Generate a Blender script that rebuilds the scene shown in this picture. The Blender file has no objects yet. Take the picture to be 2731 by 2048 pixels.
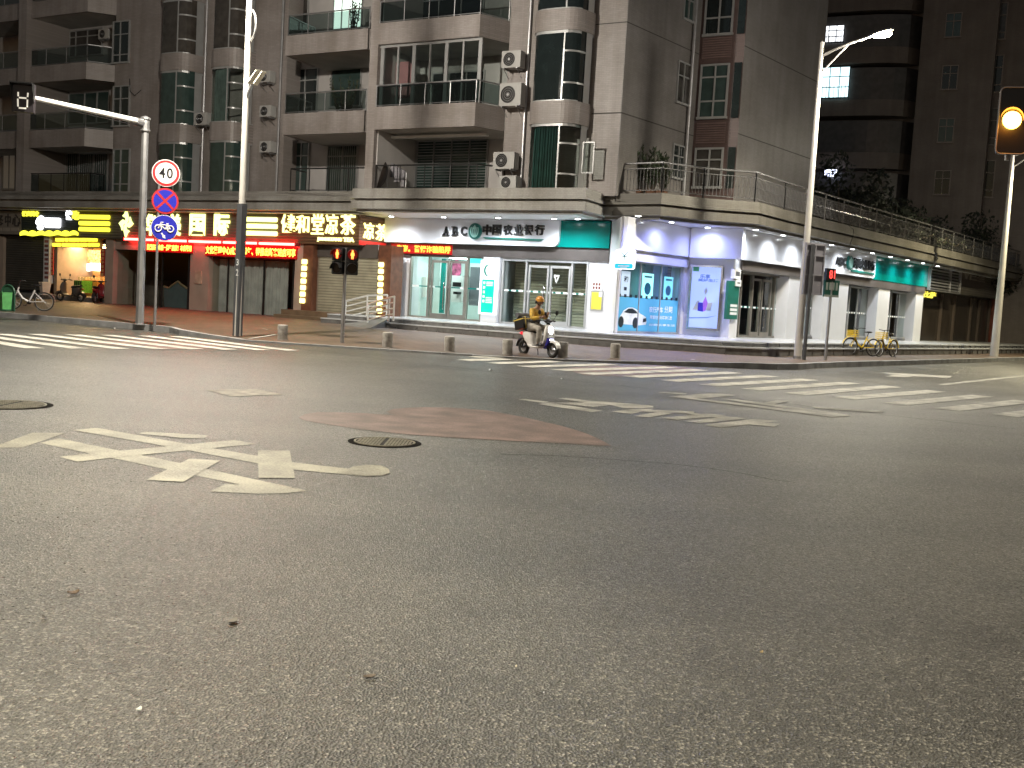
import bpy, math, random
from mathutils import Vector, Matrix
R = math.radians
random.seed(7)
S = bpy.context.scene
COL = S.collection
# ------------------------------------------------------------------ camera
CAM_H, F_PX, CX, CY = 1.5, 2800.0, 1365.5, 1024.0
cd = bpy.data.cameras.new('camera'); cd.sensor_width = 36; cd.lens = 36*F_PX/2731
cd.clip_start = 0.05; cd.clip_end = 600
cam = bpy.data.objects.new('camera', cd); COL.objects.link(cam)
ROT = Matrix.Rotation(R(90-4.545), 3, 'X') @ Matrix.Rotation(R(3.31), 3, 'Z')
cam.matrix_world = Matrix.Translation((0, 0, CAM_H)) @ ROT.to_4x4()
S.camera = cam
# ------------------------------------------------------------------ night sky, moonlight, exposure
W = bpy.data.worlds.new('World'); S.world = W; W.use_nodes = True
nt = W.node_tree
sky = nt.nodes.new('ShaderNodeTexSky'); sky.sky_type = 'NISHITA'; sky.sun_disc = False
sky.sun_elevation = R(-1.5); sky.sun_rotation = R(200)
nt.links.new(sky.outputs[0], nt.nodes['Background'].inputs[0])
nt.nodes['Background'].inputs[1].default_value = 0.12
sd = bpy.data.lights.new('moonlight', 'SUN'); sd.energy = 0.012; sd.angle = R(0.5); sd.color = (1, .95, .88)
so = bpy.data.objects.new('moonlight', sd); COL.objects.link(so); so.rotation_euler = (R(50), 0, R(200))
S.view_settings.view_transform = 'Standard'; S.view_settings.look = 'None'
S.view_settings.exposure = 1.3; S.view_settings.gamma = 1
S.render.engine = 'CYCLES'
S.cycles.use_denoising = True
S.cycles.max_bounces = 5; S.cycles.diffuse_bounces = 3; S.cycles.glossy_bounces = 3
S.cycles.transparent_max_bounces = 12; S.cycles.sample_clamp_indirect = 6
S.cycles.caustics_reflective = False; S.cycles.caustics_refractive = False
# ------------------------------------------------------------------ survey helpers: photo pixel -> place
def ray(x, y): return ROT @ Vector(((x-CX)/F_PX, -(y-CY)/F_PX, -1))
EYE = Vector((0, 0, CAM_H))
def G(x, y, z=0.0):
    d = ray(x, y); return EYE + d*((z-CAM_H)/d.z)
class Fr:
    """Facade frame: u along the wall to the right, d out to the street, z up."""
    def __init__(s, du, ref):
        s.du = Vector((du[0], du[1], 0)).normalized(); s.dn = Vector((s.du.y, -s.du.x, 0)); s.ref = ref
    def P(s, u, d, z): return s.du*u + s.dn*(s.ref+d) + Vector((0, 0, z))
    def uz(s, x, y, d):
        r = ray(x, y); t = (s.ref+d - EYE.dot(s.dn))/r.dot(s.dn); p = EYE + r*t
        return p.dot(s.du), p.z
    def ud(s, p): return p.dot(s.du), p.dot(s.dn)-s.ref
    def rect(s, x0, y0, x1, y1, d):
        ym = (y0+y1)/2
        return s.uz(x0, ym, d)[0], s.uz(x1, ym, d)[0], s.uz((x0+x1)/2, y1, d)[1], s.uz((x0+x1)/2, y0, d)[1]
FA = Fr((.873, -.487), -31.5)
FB = Fr((.623, .782), -17.5)
class WF:                         # plain world frame, for things modelled at the origin
    du = Vector((1, 0, 0)); dn = Vector((0, 1, 0))
    def P(s, u, d, z): return Vector((u, d, z))
FW = WF()
# ------------------------------------------------------------------ materials
MATS = {}
def mat(name, col, rough=.6, metal=0, var=.12, scale=3, bump=0, bscale=40, spec=.5, detail=6):
    if name in MATS: return MATS[name]
    m = bpy.data.materials.new(name); m.use_nodes = True; t = m.node_tree; b = t.nodes['Principled BSDF']
    b.inputs['Roughness'].default_value = rough; b.inputs['Metallic'].default_value = metal
    b.inputs['Specular IOR Level'].default_value = spec
    tc = t.nodes.new('ShaderNodeTexCoord')
    n = t.nodes.new('ShaderNodeTexNoise'); n.inputs['Scale'].default_value = scale; n.inputs['Detail'].default_value = detail
    t.links.new(tc.outputs['Object'], n.inputs['Vector'])
    cr = t.nodes.new('ShaderNodeValToRGB')
    a = [max(0, c*(1-var)) for c in col]; z = [min(1, c*(1+var)) for c in col]
    cr.color_ramp.elements[0].color = (*a, 1); cr.color_ramp.elements[0].position = .3
    cr.color_ramp.elements[1].color = (*z, 1); cr.color_ramp.elements[1].position = .7
    t.links.new(n.outputs['Fac'], cr.inputs['Fac']); t.links.new(cr.outputs['Color'], b.inputs['Base Color'])
    if bump:
        n2 = t.nodes.new('ShaderNodeTexNoise'); n2.inputs['Scale'].default_value = bscale; n2.inputs['Detail'].default_value = 4
        t.links.new(tc.outputs['Object'], n2.inputs['Vector'])
        bp = t.nodes.new('ShaderNodeBump'); bp.inputs['Strength'].default_value = bump; bp.inputs['Distance'].default_value = .02
        t.links.new(n2.outputs['Fac'], bp.inputs['Height']); t.links.new(bp.outputs['Normal'], b.inputs['Normal'])
    MATS[name] = m; return m
def em(name, col, st):
    if name in MATS: return MATS[name]
    m = bpy.data.materials.new(name); m.use_nodes = True; b = m.node_tree.nodes['Principled BSDF']
    b.inputs['Base Color'].default_value = (*[c*.6 for c in col], 1); b.inputs['Roughness'].default_value = .4
    b.inputs['Emission Color'].default_value = (*col, 1); b.inputs['Emission Strength'].default_value = st*.55
    MATS[name] = m; return m
def glass(name, tint=(.8, .88, .86), refl=1.0, rough=.02):
    m = bpy.data.materials.new(name); m.use_nodes = True; t = m.node_tree
    t.nodes.remove(t.nodes['Principled BSDF']); out = t.nodes['Material Output']
    tr = t.nodes.new('ShaderNodeBsdfTransparent'); tr.inputs[0].default_value = (*tint, 1)
    gl = t.nodes.new('ShaderNodeBsdfGlossy'); gl.inputs['Roughness'].default_value = rough
    gl.inputs[0].default_value = (refl, refl, refl, 1)
    fr = t.nodes.new('ShaderNodeFresnel'); fr.inputs[0].default_value = 1.5
    geo = t.nodes.new('ShaderNodeNewGeometry')      # keep the outside index on both faces of a thin pane
    iorm = t.nodes.new('ShaderNodeMix'); iorm.inputs[2].default_value = 1.5; iorm.inputs[3].default_value = 1/1.5
    t.links.new(geo.outputs['Backfacing'], iorm.inputs[0]); t.links.new(iorm.outputs[0], fr.inputs[0])
    mx = t.nodes.new('ShaderNodeMixShader')
    t.links.new(fr.outputs[0], mx.inputs[0]); t.links.new(tr.outputs[0], mx.inputs[1]); t.links.new(gl.outputs[0], mx.inputs[2])
    t.links.new(mx.outputs[0], out.inputs[0]); MATS[name] = m; return m
def tiles(name, col, du, rough=.45, bw=.2, bh=.06, mortar=.75, grime=.35):
    """Small glazed facade tiles laid along wall direction du, with rain streaks and grime."""
    m = bpy.data.materials.new(name); m.use_nodes = True; t = m.node_tree; b = t.nodes['Principled BSDF']
    b.inputs['Roughness'].default_value = rough
    tc = t.nodes.new('ShaderNodeNewGeometry')
    dot = t.nodes.new('ShaderNodeVectorMath'); dot.operation = 'DOT_PRODUCT'; dot.inputs[1].default_value = du
    t.links.new(tc.outputs['Position'], dot.inputs[0])
    sep = t.nodes.new('ShaderNodeSeparateXYZ'); t.links.new(tc.outputs['Position'], sep.inputs[0])
    cmb = t.nodes.new('ShaderNodeCombineXYZ'); t.links.new(dot.outputs['Value'], cmb.inputs[0]); t.links.new(sep.outputs[2], cmb.inputs[1])
    br = t.nodes.new('ShaderNodeTexBrick'); br.inputs['Scale'].default_value = 1; br.inputs['Brick Width'].default_value = bw
    br.inputs['Row Height'].default_value = bh; br.inputs['Mortar Size'].default_value = .006; br.inputs['Mortar Smooth'].default_value = .3
    br.inputs['Color1'].default_value = (*col, 1); br.inputs['Color2'].default_value = (*[c*.88 for c in col], 1)
    br.inputs['Mortar'].default_value = (*[c*mortar for c in col], 1)
    t.links.new(cmb.outputs[0], br.inputs['Vector'])
    mp = t.nodes.new('ShaderNodeMapping'); mp.inputs['Scale'].default_value = (2.2, .12, 1); t.links.new(cmb.outputs[0], mp.inputs['Vector'])
    n = t.nodes.new('ShaderNodeTexNoise'); n.inputs['Scale'].default_value = 1; n.inputs['Detail'].default_value = 7; n.inputs['Roughness'].default_value = .65
    t.links.new(mp.outputs[0], n.inputs['Vector'])
    n2 = t.nodes.new('ShaderNodeTexNoise'); n2.inputs['Scale'].default_value = .7; n2.inputs['Detail'].default_value = 8
    t.links.new(cmb.outputs[0], n2.inputs['Vector'])
    mu = t.nodes.new('ShaderNodeMath'); mu.operation = 'MULTIPLY'; t.links.new(n.outputs[0], mu.inputs[0]); t.links.new(n2.outputs[0], mu.inputs[1])
    cr = t.nodes.new('ShaderNodeValToRGB'); cr.color_ramp.elements[0].position = .12; cr.color_ramp.elements[1].position = .36
    cr.color_ramp.elements[0].color = (1-grime, 1-grime*1.05, 1-grime*1.15, 1); cr.color_ramp.elements[1].color = (1, 1, 1, 1)
    t.links.new(mu.outputs[0], cr.inputs[0])
    mx = t.nodes.new('ShaderNodeMix'); mx.data_type = 'RGBA'; mx.blend_type = 'MULTIPLY'; mx.inputs[0].default_value = 1
    t.links.new(br.outputs[0], mx.inputs[6]); t.links.new(cr.outputs[0], mx.inputs[7]); t.links.new(mx.outputs[2], b.inputs['Base Color'])
    bp = t.nodes.new('ShaderNodeBump'); bp.inputs['Strength'].default_value = .35; bp.inputs['Distance'].default_value = .01; bp.invert = True
    t.links.new(br.outputs['Fac'], bp.inputs['Height']); t.links.new(bp.outputs[0], b.inputs['Normal'])
    MATS[name] = m; return m
def asphalt():
    m = bpy.data.materials.new('asphalt'); m.use_nodes = True; t = m.node_tree; b = t.nodes['Principled BSDF']
    tc = t.nodes.new('ShaderNodeTexCoord')
    v = t.nodes.new('ShaderNodeTexVoronoi'); v.inputs['Scale'].default_value = 92
    n = t.nodes.new('ShaderNodeTexNoise'); n.inputs['Scale'].default_value = 150; n.inputs['Detail'].default_value = 3
    big = t.nodes.new('ShaderNodeTexNoise'); big.inputs['Scale'].default_value = .35; big.inputs['Detail'].default_value = 9; big.inputs['Roughness'].default_value = .6
    for q in (v, n, big): t.links.new(tc.outputs['Object'], q.inputs['Vector'])
    cr = t.nodes.new('ShaderNodeValToRGB')           # stones: mostly dark, some pale chips
    e = cr.color_ramp.elements; e[0].position = .0; e[0].color = (.046, .0455, .042, 1); e[1].position = .62; e[1].color = (.082, .080, .073, 1)
    x = e.new(.85); x.color = (.125, .121, .108, 1); x = e.new(.97); x.color = (.30, .288, .256, 1)
    sep = t.nodes.new('ShaderNodeSeparateColor'); t.links.new(v.outputs['Color'], sep.inputs[0]); t.links.new(sep.outputs[0], cr.inputs[0])
    c2 = t.nodes.new('ShaderNodeValToRGB'); c2.color_ramp.elements[0].position = .32; c2.color_ramp.elements[1].position = .68
    c2.color_ramp.elements[0].color = (.60, .60, .61, 1); c2.color_ramp.elements[1].color = (1.15, 1.14, 1.11, 1)
    t.links.new(big.outputs[0], c2.inputs[0])
    mx = t.nodes.new('ShaderNodeMix'); mx.data_type = 'RGBA'; mx.blend_type = 'MULTIPLY'; mx.inputs[0].default_value = 1
    t.links.new(cr.outputs[0], mx.inputs[6]); t.links.new(c2.outputs[0], mx.inputs[7])
    # tyre-polished lanes and drips running along the street, and oil spots
    mp = t.nodes.new('ShaderNodeMapping'); mp.inputs['Rotation'].default_value = (0, 0, R(29)); mp.inputs['Scale'].default_value = (.07, .85, 1); t.links.new(tc.outputs['Object'], mp.inputs[0])
    ln = t.nodes.new('ShaderNodeTexNoise'); ln.inputs['Scale'].default_value = 1; ln.inputs['Detail'].default_value = 5; t.links.new(mp.outputs[0], ln.inputs[0])
    sp = t.nodes.new('ShaderNodeTexNoise'); sp.inputs['Scale'].default_value = 1.7; sp.inputs['Detail'].default_value = 3; t.links.new(tc.outputs['Object'], sp.inputs[0])
    c3 = t.nodes.new('ShaderNodeValToRGB'); c3.color_ramp.elements[0].position = .3; c3.color_ramp.elements[1].position = .7; c3.color_ramp.elements[0].color = (.66, .66, .67, 1); c3.color_ramp.elements[1].color = (1.18, 1.17, 1.15, 1); t.links.new(ln.outputs[0], c3.inputs[0])
    c4 = t.nodes.new('ShaderNodeValToRGB'); c4.color_ramp.elements[0].position = .2; c4.color_ramp.elements[1].position = .42; c4.color_ramp.elements[0].color = (.74, .73, .72, 1); t.links.new(sp.outputs[0], c4.inputs[0])
    m2 = t.nodes.new('ShaderNodeMix'); m2.data_type = 'RGBA'; m2.blend_type = 'MULTIPLY'; m2.inputs[0].default_value = 1; t.links.new(mx.outputs[2], m2.inputs[6]); t.links.new(c3.outputs[0], m2.inputs[7])
    m3 = t.nodes.new('ShaderNodeMix'); m3.data_type = 'RGBA'; m3.blend_type = 'MULTIPLY'; m3.inputs[0].default_value = 1; t.links.new(m2.outputs[2], m3.inputs[6]); t.links.new(c4.outputs[0], m3.inputs[7])
    t.links.new(m3.outputs[2], b.inputs['Base Color'])
    rr = t.nodes.new('ShaderNodeMapRange'); rr.inputs[3].default_value = .27; rr.inputs[4].default_value = .58
    t.links.new(sep.outputs[1], rr.inputs[0]); t.links.new(rr.outputs[0], b.inputs['Roughness'])
    ad = t.nodes.new('ShaderNodeMath'); ad.operation = 'MULTIPLY_ADD'; ad.inputs[1].default_value = .5
    t.links.new(n.outputs[0], ad.inputs[0]); t.links.new(v.outputs['Distance'], ad.inputs[2])
    bp = t.nodes.new('ShaderNodeBump'); bp.inputs['Strength'].default_value = .75; bp.inputs['Distance'].default_value = .008
    t.links.new(ad.outputs[0], bp.inputs['Height']); t.links.new(bp.outputs[0], b.inputs['Normal'])
    b.inputs['Specular IOR Level'].default_value = .75
    MATS['asphalt'] = m; return m
def paint(name, col, wear=.45, rough=.5):
    """Worn road paint: the asphalt shows where the paint has gone."""
    m = bpy.data.materials.new(name); m.use_nodes = True; t = m.node_tree; b = t.nodes['Principled BSDF']
    tc = t.nodes.new('ShaderNodeTexCoord')
    n = t.nodes.new('ShaderNodeTexNoise'); n.inputs['Scale'].default_value = 60; n.inputs['Detail'].default_value = 5
    g = t.nodes.new('ShaderNodeTexNoise'); g.inputs['Scale'].default_value = 2.2; g.inputs['Detail'].default_value = 8
    for q in (n, g): t.links.new(tc.outputs['Object'], q.inputs['Vector'])
    mu = t.nodes.new('ShaderNodeMath'); mu.operation = 'ADD'; t.links.new(n.outputs[0], mu.inputs[0]); t.links.new(g.outputs[0], mu.inputs[1])
    cr = t.nodes.new('ShaderNodeValToRGB'); cr.color_ramp.elements[0].position = wear-.08; cr.color_ramp.elements[1].position = wear+.1
    cr.color_ramp.elements[0].color = (.08, .076, .068, 1); cr.color_ramp.elements[1].color = (*[c*.72 for c in col], 1)
    x = cr.color_ramp.elements.new(min(.95, wear+.22)); x.color = (*[min(1, c*1.18) for c in col], 1)
    hv = t.nodes.new('ShaderNodeMath'); hv.operation = 'MULTIPLY'; hv.inputs[1].default_value = .5
    t.links.new(mu.outputs[0], hv.inputs[0]); t.links.new(hv.outputs[0], cr.inputs[0]); t.links.new(cr.outputs[0], b.inputs['Base Color'])
    b.inputs['Roughness'].default_value = rough
    bp = t.nodes.new('ShaderNodeBump'); bp.inputs['Strength'].default_value = .4; bp.inputs['Distance'].default_value = .006
    t.links.new(n.outputs[0], bp.inputs['Height']); t.links.new(bp.outputs[0], b.inputs['Normal'])
    MATS[name] = m; return m
def pavers(name, c1, c2, bw, bh, rough=.55):
    m = bpy.data.materials.new(name); m.use_nodes = True; t = m.node_tree; b = t.nodes['Principled BSDF']
    tc = t.nodes.new('ShaderNodeTexCoord'); mp = t.nodes.new('ShaderNodeMapping'); mp.inputs['Rotation'].default_value = (0, 0, R(29))
    t.links.new(tc.outputs['Object'], mp.inputs[0])
    br = t.nodes.new('ShaderNodeTexBrick'); br.inputs['Scale'].default_value = 1; br.inputs['Brick Width'].default_value = bw; br.inputs['Row Height'].default_value = bh
    br.inputs['Mortar Size'].default_value = .008; br.inputs['Color1'].default_value = (*c1, 1); br.inputs['Color2'].default_value = (*c2, 1)
    br.inputs['Mortar'].default_value = (*[c*.4 for c in c1], 1); t.links.new(mp.outputs[0], br.inputs[0])
    n = t.nodes.new('ShaderNodeTexNoise'); n.inputs['Scale'].default_value = .8; n.inputs['Detail'].default_value = 9; n.inputs['Roughness'].default_value = .7
    t.links.new(tc.outputs['Object'], n.inputs[0])
    cr = t.nodes.new('ShaderNodeValToRGB'); cr.color_ramp.elements[0].position = .3; cr.color_ramp.elements[1].position = .7
    cr.color_ramp.elements[0].color = (.55, .54, .52, 1); cr.color_ramp.elements[1].color = (1.15, 1.13, 1.1, 1); t.links.new(n.outputs[0], cr.inputs[0])
    mx = t.nodes.new('ShaderNodeMix'); mx.data_type = 'RGBA'; mx.blend_type = 'MULTIPLY'; mx.inputs[0].default_value = 1
    t.links.new(br.outputs[0], mx.inputs[6]); t.links.new(cr.outputs[0], mx.inputs[7]); t.links.new(mx.outputs[2], b.inputs['Base Color'])
    b.inputs['Roughness'].default_value = rough
    bp = t.nodes.new('ShaderNodeBump'); bp.inputs['Strength'].default_value = .4; bp.inputs['Distance'].default_value = .01; bp.invert = True
    t.links.new(br.outputs['Fac'], bp.inputs[2] if False else bp.inputs['Height']); t.links.new(bp.outputs[0], b.inputs['Normal'])
    MATS[name] = m; return m
def slats(name, c1, c2, pitch, rough=.5, metal=0):
    """Horizontal slats: colour and relief repeat with height."""
    m = bpy.data.materials.new(name); m.use_nodes = True; t = m.node_tree; b = t.nodes['Principled BSDF']
    g = t.nodes.new('ShaderNodeNewGeometry'); sp = t.nodes.new('ShaderNodeSeparateXYZ'); t.links.new(g.outputs['Position'], sp.inputs[0])
    d = t.nodes.new('ShaderNodeMath'); d.operation = 'DIVIDE'; d.inputs[1].default_value = pitch; t.links.new(sp.outputs[2], d.inputs[0])
    fr = t.nodes.new('ShaderNodeMath'); fr.operation = 'FRACT'; t.links.new(d.outputs[0], fr.inputs[0])
    pp = t.nodes.new('ShaderNodeMath'); pp.operation = 'PINGPONG'; pp.inputs[1].default_value = .5; t.links.new(fr.outputs[0], pp.inputs[0])
    cr = t.nodes.new('ShaderNodeValToRGB'); cr.color_ramp.elements[0].position = .02; cr.color_ramp.elements[1].position = .16
    cr.color_ramp.elements[0].color = (*c2, 1); cr.color_ramp.elements[1].color = (*c1, 1); t.links.new(pp.outputs[0], cr.inputs[0])
    n = t.nodes.new('ShaderNodeTexNoise'); n.inputs['Scale'].default_value = 2; n.inputs['Detail'].default_value = 6; t.links.new(g.outputs['Position'], n.inputs[0])
    c2r = t.nodes.new('ShaderNodeValToRGB'); c2r.color_ramp.elements[0].color = (.7, .7, .7, 1); c2r.color_ramp.elements[0].position = .3; c2r.color_ramp.elements[1].position = .7
    t.links.new(n.outputs[0], c2r.inputs[0])
    mx = t.nodes.new('ShaderNodeMix'); mx.data_type = 'RGBA'; mx.blend_type = 'MULTIPLY'; mx.inputs[0].default_value = 1
    t.links.new(cr.outputs[0], mx.inputs[6]); t.links.new(c2r.outputs[0], mx.inputs[7]); t.links.new(mx.outputs[2], b.inputs['Base Color'])
    bp = t.nodes.new('ShaderNodeBump'); bp.inputs['Strength'].default_value = .7; bp.inputs['Distance'].default_value = .03
    t.links.new(pp.outputs[0], bp.inputs['Height']); t.links.new(bp.outputs[0], b.inputs['Normal'])
    b.inputs['Roughness'].default_value = rough; b.inputs['Metallic'].default_value = metal
    MATS[name] = m; return m
M_ASPH = asphalt()
M_WHITEPAINT = paint('road_paint_white', (.60, .58, .52), .35, .7)
M_SYMPAINT = paint('road_paint_symbol', (.33, .315, .255), .37, .6)
M_OLDPAINT = paint('road_paint_worn', (.50, .485, .44), .38, .7)
M_PINK = paint('road_paint_pink', (.235, .165, .148), .38, .6)
M_PAVE = pavers('paving', (.125, .088, .066), (.155, .108, .08), .4, .2)
M_KERB = mat('kerb_stone', (.36, .36, .365), .6, var=.3, scale=2.5, bump=.3)
M_STEP = mat('step_granite', (.15, .148, .145), .45, var=.25, scale=5, bump=.15)
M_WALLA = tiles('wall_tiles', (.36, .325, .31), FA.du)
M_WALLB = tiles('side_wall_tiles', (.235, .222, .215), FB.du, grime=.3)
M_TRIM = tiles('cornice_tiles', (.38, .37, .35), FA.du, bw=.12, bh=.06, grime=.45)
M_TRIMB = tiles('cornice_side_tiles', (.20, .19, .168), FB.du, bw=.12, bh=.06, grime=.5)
M_SOFFIT = mat('soffit_plaster', (.42, .40, .37), .7, var=.2, scale=.8)
M_INNER = mat('balcony_plaster', (.46, .44, .43), .75, var=.15, scale=.8)
M_ROSE = tiles('rose_tiles', (.135, .09, .085), FB.du, grime=.3)
M_FRAME = mat('window_frame', (.38, .385, .385), .35, .3, var=.08)
M_DARKFRAME = mat('dark_metal', (.035, .034, .034), .4, .5)
M_DARKGLASS = mat('dark_pane', (.012, .018, .018), .05, var=.2, spec=.6)
M_GREENPANE = mat('green_pane', (.035, .06, .055), .06, var=.2, spec=.6)
M_GLASS = glass('clear_glass')
M_RAILGLASS = glass('tinted_rail_glass', (.28, .34, .33))
M_CURT = mat('green_curtain', (.035, .12, .11), .8, var=.3, scale=2)
M_GREYCURT = mat('grey_curtain', (.42, .38, .37), .85, var=.2, scale=2)
M_STEEL = mat('steel', (.55, .55, .56), .22, 1, var=.08)
M_RAILST = mat('rail_steel', (.30, .30, .31), .25, .75, var=.1)
M_BRIGHT = mat('bright_rail', (.72, .72, .70), .3, .3, var=.05)
M_GALV = mat('galvanised', (.42, .42, .43), .42, .8, var=.15)
M_WHITE = mat('white_enamel', (.74, .74, .72), .35, var=.05)
M_POLE = mat('lamp_post_paint', (.68, .66, .62), .35, .1, var=.06)
M_GREYSLEEVE = mat('post_sleeve', (.11, .115, .125), .45, .3, var=.15)
M_BLACK = mat('black_plastic', (.012, .012, .013), .4, var=.2)
M_RUBBER = mat('rubber', (.018, .017, .016), .8, var=.3)
M_STONE = mat('bollard_stone', (.34, .32, .29), .7, var=.3, scale=9, bump=.4, bscale=60)
M_BANKWALL = mat('bank_panel_white', (.62, .62, .64), .35, var=.06, scale=1)
M_FASCIA = mat('bank_fascia_white', (.70, .71, .74), .14, var=.05, scale=1.5)
M_TEAL = mat('bank_teal', (.0, .19, .165), .16, var=.06, scale=2)
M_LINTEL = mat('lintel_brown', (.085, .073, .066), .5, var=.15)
M_FLOORT = mat('platform_tile', (.48, .49, .50), .25, var=.12, scale=2)
M_SHUTTER = slats('roller_shutter', (.40, .375, .28), (.17, .155, .115), .11)
M_SHUTDARK = slats('dark_shutter', (.06, .055, .045), (.025, .022, .02), .11)
M_TAUPE = slats('taupe_cladding', (.12, .10, .078), (.045, .037, .03), .125)
M_WOOD = slats('wood_cladding', (.15, .075, .038), (.05, .024, .012), .125)
M_WOODP = mat('wood_pillar', (.14, .055, .03), .5, var=.3, scale=4)
M_DARKBOARD = slats('dark_board', (.02, .03, .028), (.008, .012, .011), .11)
M_AC = mat('aircon_white', (.42, .415, .40), .45, var=.1)
M_PILLAR = mat('pillar_tile', (.36, .29, .24), .4, var=.15, scale=1.2)
E_WARMCH = em('sign_white_glow', (1, .93, .30), 2.2)
E_LIME = em('sign_lime_glow', (.80, 1.0, .08), 1.6)
E_YELLOW = em('sign_yellow_glow', (1, .92, .05), 1.5)
E_WHITE = em('lightbox_white', (.95, .98, 1), 3)
E_RED = em('led_red', (1, .03, .02), 5)
E_LEDY = em('led_amber', (1, .62, .08), 2.6)
E_LEDBACK = em('led_red_field', (.55, .003, .004), .38)
E_DOWN = em('downlight_glow', (.92, .96, 1), 30)
E_CHALK = mat('printed_white', (.7, .72, .72), .5)
M_LEAF = mat('leaf', (.030, .048, .020), .6, var=.4, scale=3)
M_BARK = mat('bark', (.09, .07, .05), .8, var=.3, scale=9)
# ------------------------------------------------------------------ object helpers
def tag(o, label=None, cat=None, group=None, kind=None):
    if label: o['label'] = label
    if cat: o['category'] = cat
    if group: o['group'] = group
    if kind: o['kind'] = kind
    return o
def thing(name, label, cat, loc=(0, 0, 0), rz=0, group=None):
    o = bpy.data.objects.new(name, None); COL.objects.link(o); o.location = loc; o.rotation_euler = (0, 0, rz)
    o.empty_display_size = .2
    return tag(o, label, cat, group)
def wloc(p):
    v = Vector((0, 0, 0))
    while p: v = v + p.location; p = p.parent
    return v
class MB:
    def __init__(s): s.v = []; s.f = []; s.mi = []; s.cur = 0
    def add(s, vs, fs):
        b = len(s.v); s.v += [Vector(p) for p in vs]
        for f in fs: s.f.append([b+i for i in f]); s.mi.append(s.cur)
        return s
    def quad(s, a, b, c, d): return s.add([a, b, c, d], [(0, 1, 2, 3)])
    def poly(s, pts): return s.add(pts, [tuple(range(len(pts)))])
    def box(s, F, u0, u1, d0, d1, z0, z1):
        P = F.P
        vs = [P(u0, d0, z0), P(u1, d0, z0), P(u1, d1, z0), P(u0, d1, z0), P(u0, d0, z1), P(u1, d0, z1), P(u1, d1, z1), P(u0, d1, z1)]
        return s.add(vs, [(3, 2, 1, 0), (4, 5, 6, 7), (0, 1, 5, 4), (1, 2, 6, 5), (2, 3, 7, 6), (3, 0, 4, 7)])
    def prism(s, pts, off):          # closed outline pushed along a vector
        n = len(pts); off = Vector(off); a = [Vector(p) for p in pts]; b = [p+off for p in a]
        s.add(a+b, [tuple(range(n-1, -1, -1)), tuple(range(n, 2*n))] + [(i, (i+1) % n, n+(i+1) % n, n+i) for i in range(n)])
        return s
    def tube(s, pts, r, n=8, caps=True):
        pts = [Vector(p) for p in pts]; k = len(pts); rs = r if isinstance(r, (list, tuple)) else [r]*k
        vs = []; up = None
        for i, p in enumerate(pts):
            t = (pts[min(i+1, k-1)]-pts[max(i-1, 0)]).normalized()
            if up is None:
                up = Vector((0, 0, 1)) if abs(t.z) < .9 else Vector((1, 0, 0))
            x = (up - t*up.dot(t)).normalized(); y = t.cross(x); up = x
            for j in range(n):
                a = 2*math.pi*j/n; vs.append(p + (x*math.cos(a)+y*math.sin(a))*rs[i])
        fs = [(i*n+j, i*n+(j+1) % n, (i+1)*n+(j+1) % n, (i+1)*n+j) for i in range(k-1) for j in range(n)]
        if caps: fs += [tuple(range(n-1, -1, -1)), tuple(range((k-1)*n, k*n))]
        return s.add(vs, fs)
    def lathe(s, c, prof, n=20, axis=None):
        c = Vector(c); ax = Vector(axis).normalized() if axis else Vector((0, 0, 1))
        x = (Vector((1, 0, 0)) if abs(ax.x) < .9 else Vector((0, 1, 0))); x = (x-ax*x.dot(ax)).normalized(); y = ax.cross(x)
        vs = []; k = len(prof)
        for r_, z in prof:
            for j in range(n):
                a = 2*math.pi*j/n; vs.append(c+ax*z+(x*math.cos(a)+y*math.sin(a))*max(r_, 1e-4))
        fs = [(i*n+j, i*n+(j+1) % n, (i+1)*n+(j+1) % n, (i+1)*n+j) for i in range(k-1) for j in range(n)]
        fs += [tuple(range(n-1, -1, -1)), tuple(range((k-1)*n, k*n))]
        return s.add(vs, fs)
    def torus(s, c, ax, Rr, r, n=28, m=8):
        c = Vector(c); ax = Vector(ax).normalized(); x = Vector((0, 0, 1)) if abs(ax.z) < .9 else Vector((1, 0, 0))
        x = (x-ax*x.dot(ax)).normalized(); y = ax.cross(x); vs = []
        for i in range(n):
            a = 2*math.pi*i/n; e = x*math.cos(a)+y*math.sin(a)
            for j in range(m):
                b = 2*math.pi*j/m; vs.append(c+e*(Rr+r*math.cos(b))+ax*(r*math.sin(b)))
        return s.add(vs, [(i*m+j, ((i+1) % n)*m+j, ((i+1) % n)*m+(j+1) % m, i*m+(j+1) % m) for i in range(n) for j in range(m)])
    def ball(s, c, rx, ry=None, rz=None, n=14, k=9, rot=None):
        ry = ry or rx; rz = rz or rx; c = Vector(c); vs = []
        for i in range(k+1):
            th = math.pi*i/k
            for j in range(n):
                ph = 2*math.pi*j/n; q = Vector((rx*math.sin(th)*math.cos(ph), ry*math.sin(th)*math.sin(ph), rz*math.cos(th)))
                vs.append(c+(rot @ q if rot else q))
        return s.add(vs, [(i*n+j, (i+1)*n+j, (i+1)*n+(j+1) % n, i*n+(j+1) % n) for i in range(k) for j in range(n)])
    def build(s, name, m, parent=None, smooth=False, bevel=0):
        o0 = wloc(parent) if parent else Vector((0, 0, 0))
        me = bpy.data.meshes.new(name); me.from_pydata([p-o0 for p in s.v], [], s.f)
        for x in (m if isinstance(m, (list, tuple)) else [m]): me.materials.append(x)
        for p, i in zip(me.polygons, s.mi): p.material_index = i
        if smooth: me.shade_smooth()
        me.update()
        if smooth:
            me.set_sharp_from_angle(angle=R(42))
        o = bpy.data.objects.new(name, me); COL.objects.link(o)
        if parent: o.parent = parent
        if bevel:
            b = o.modifiers.new('bevel', 'BEVEL'); b.width = bevel; b.segments = 2; b.limit_method = 'ANGLE'
        return o
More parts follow.
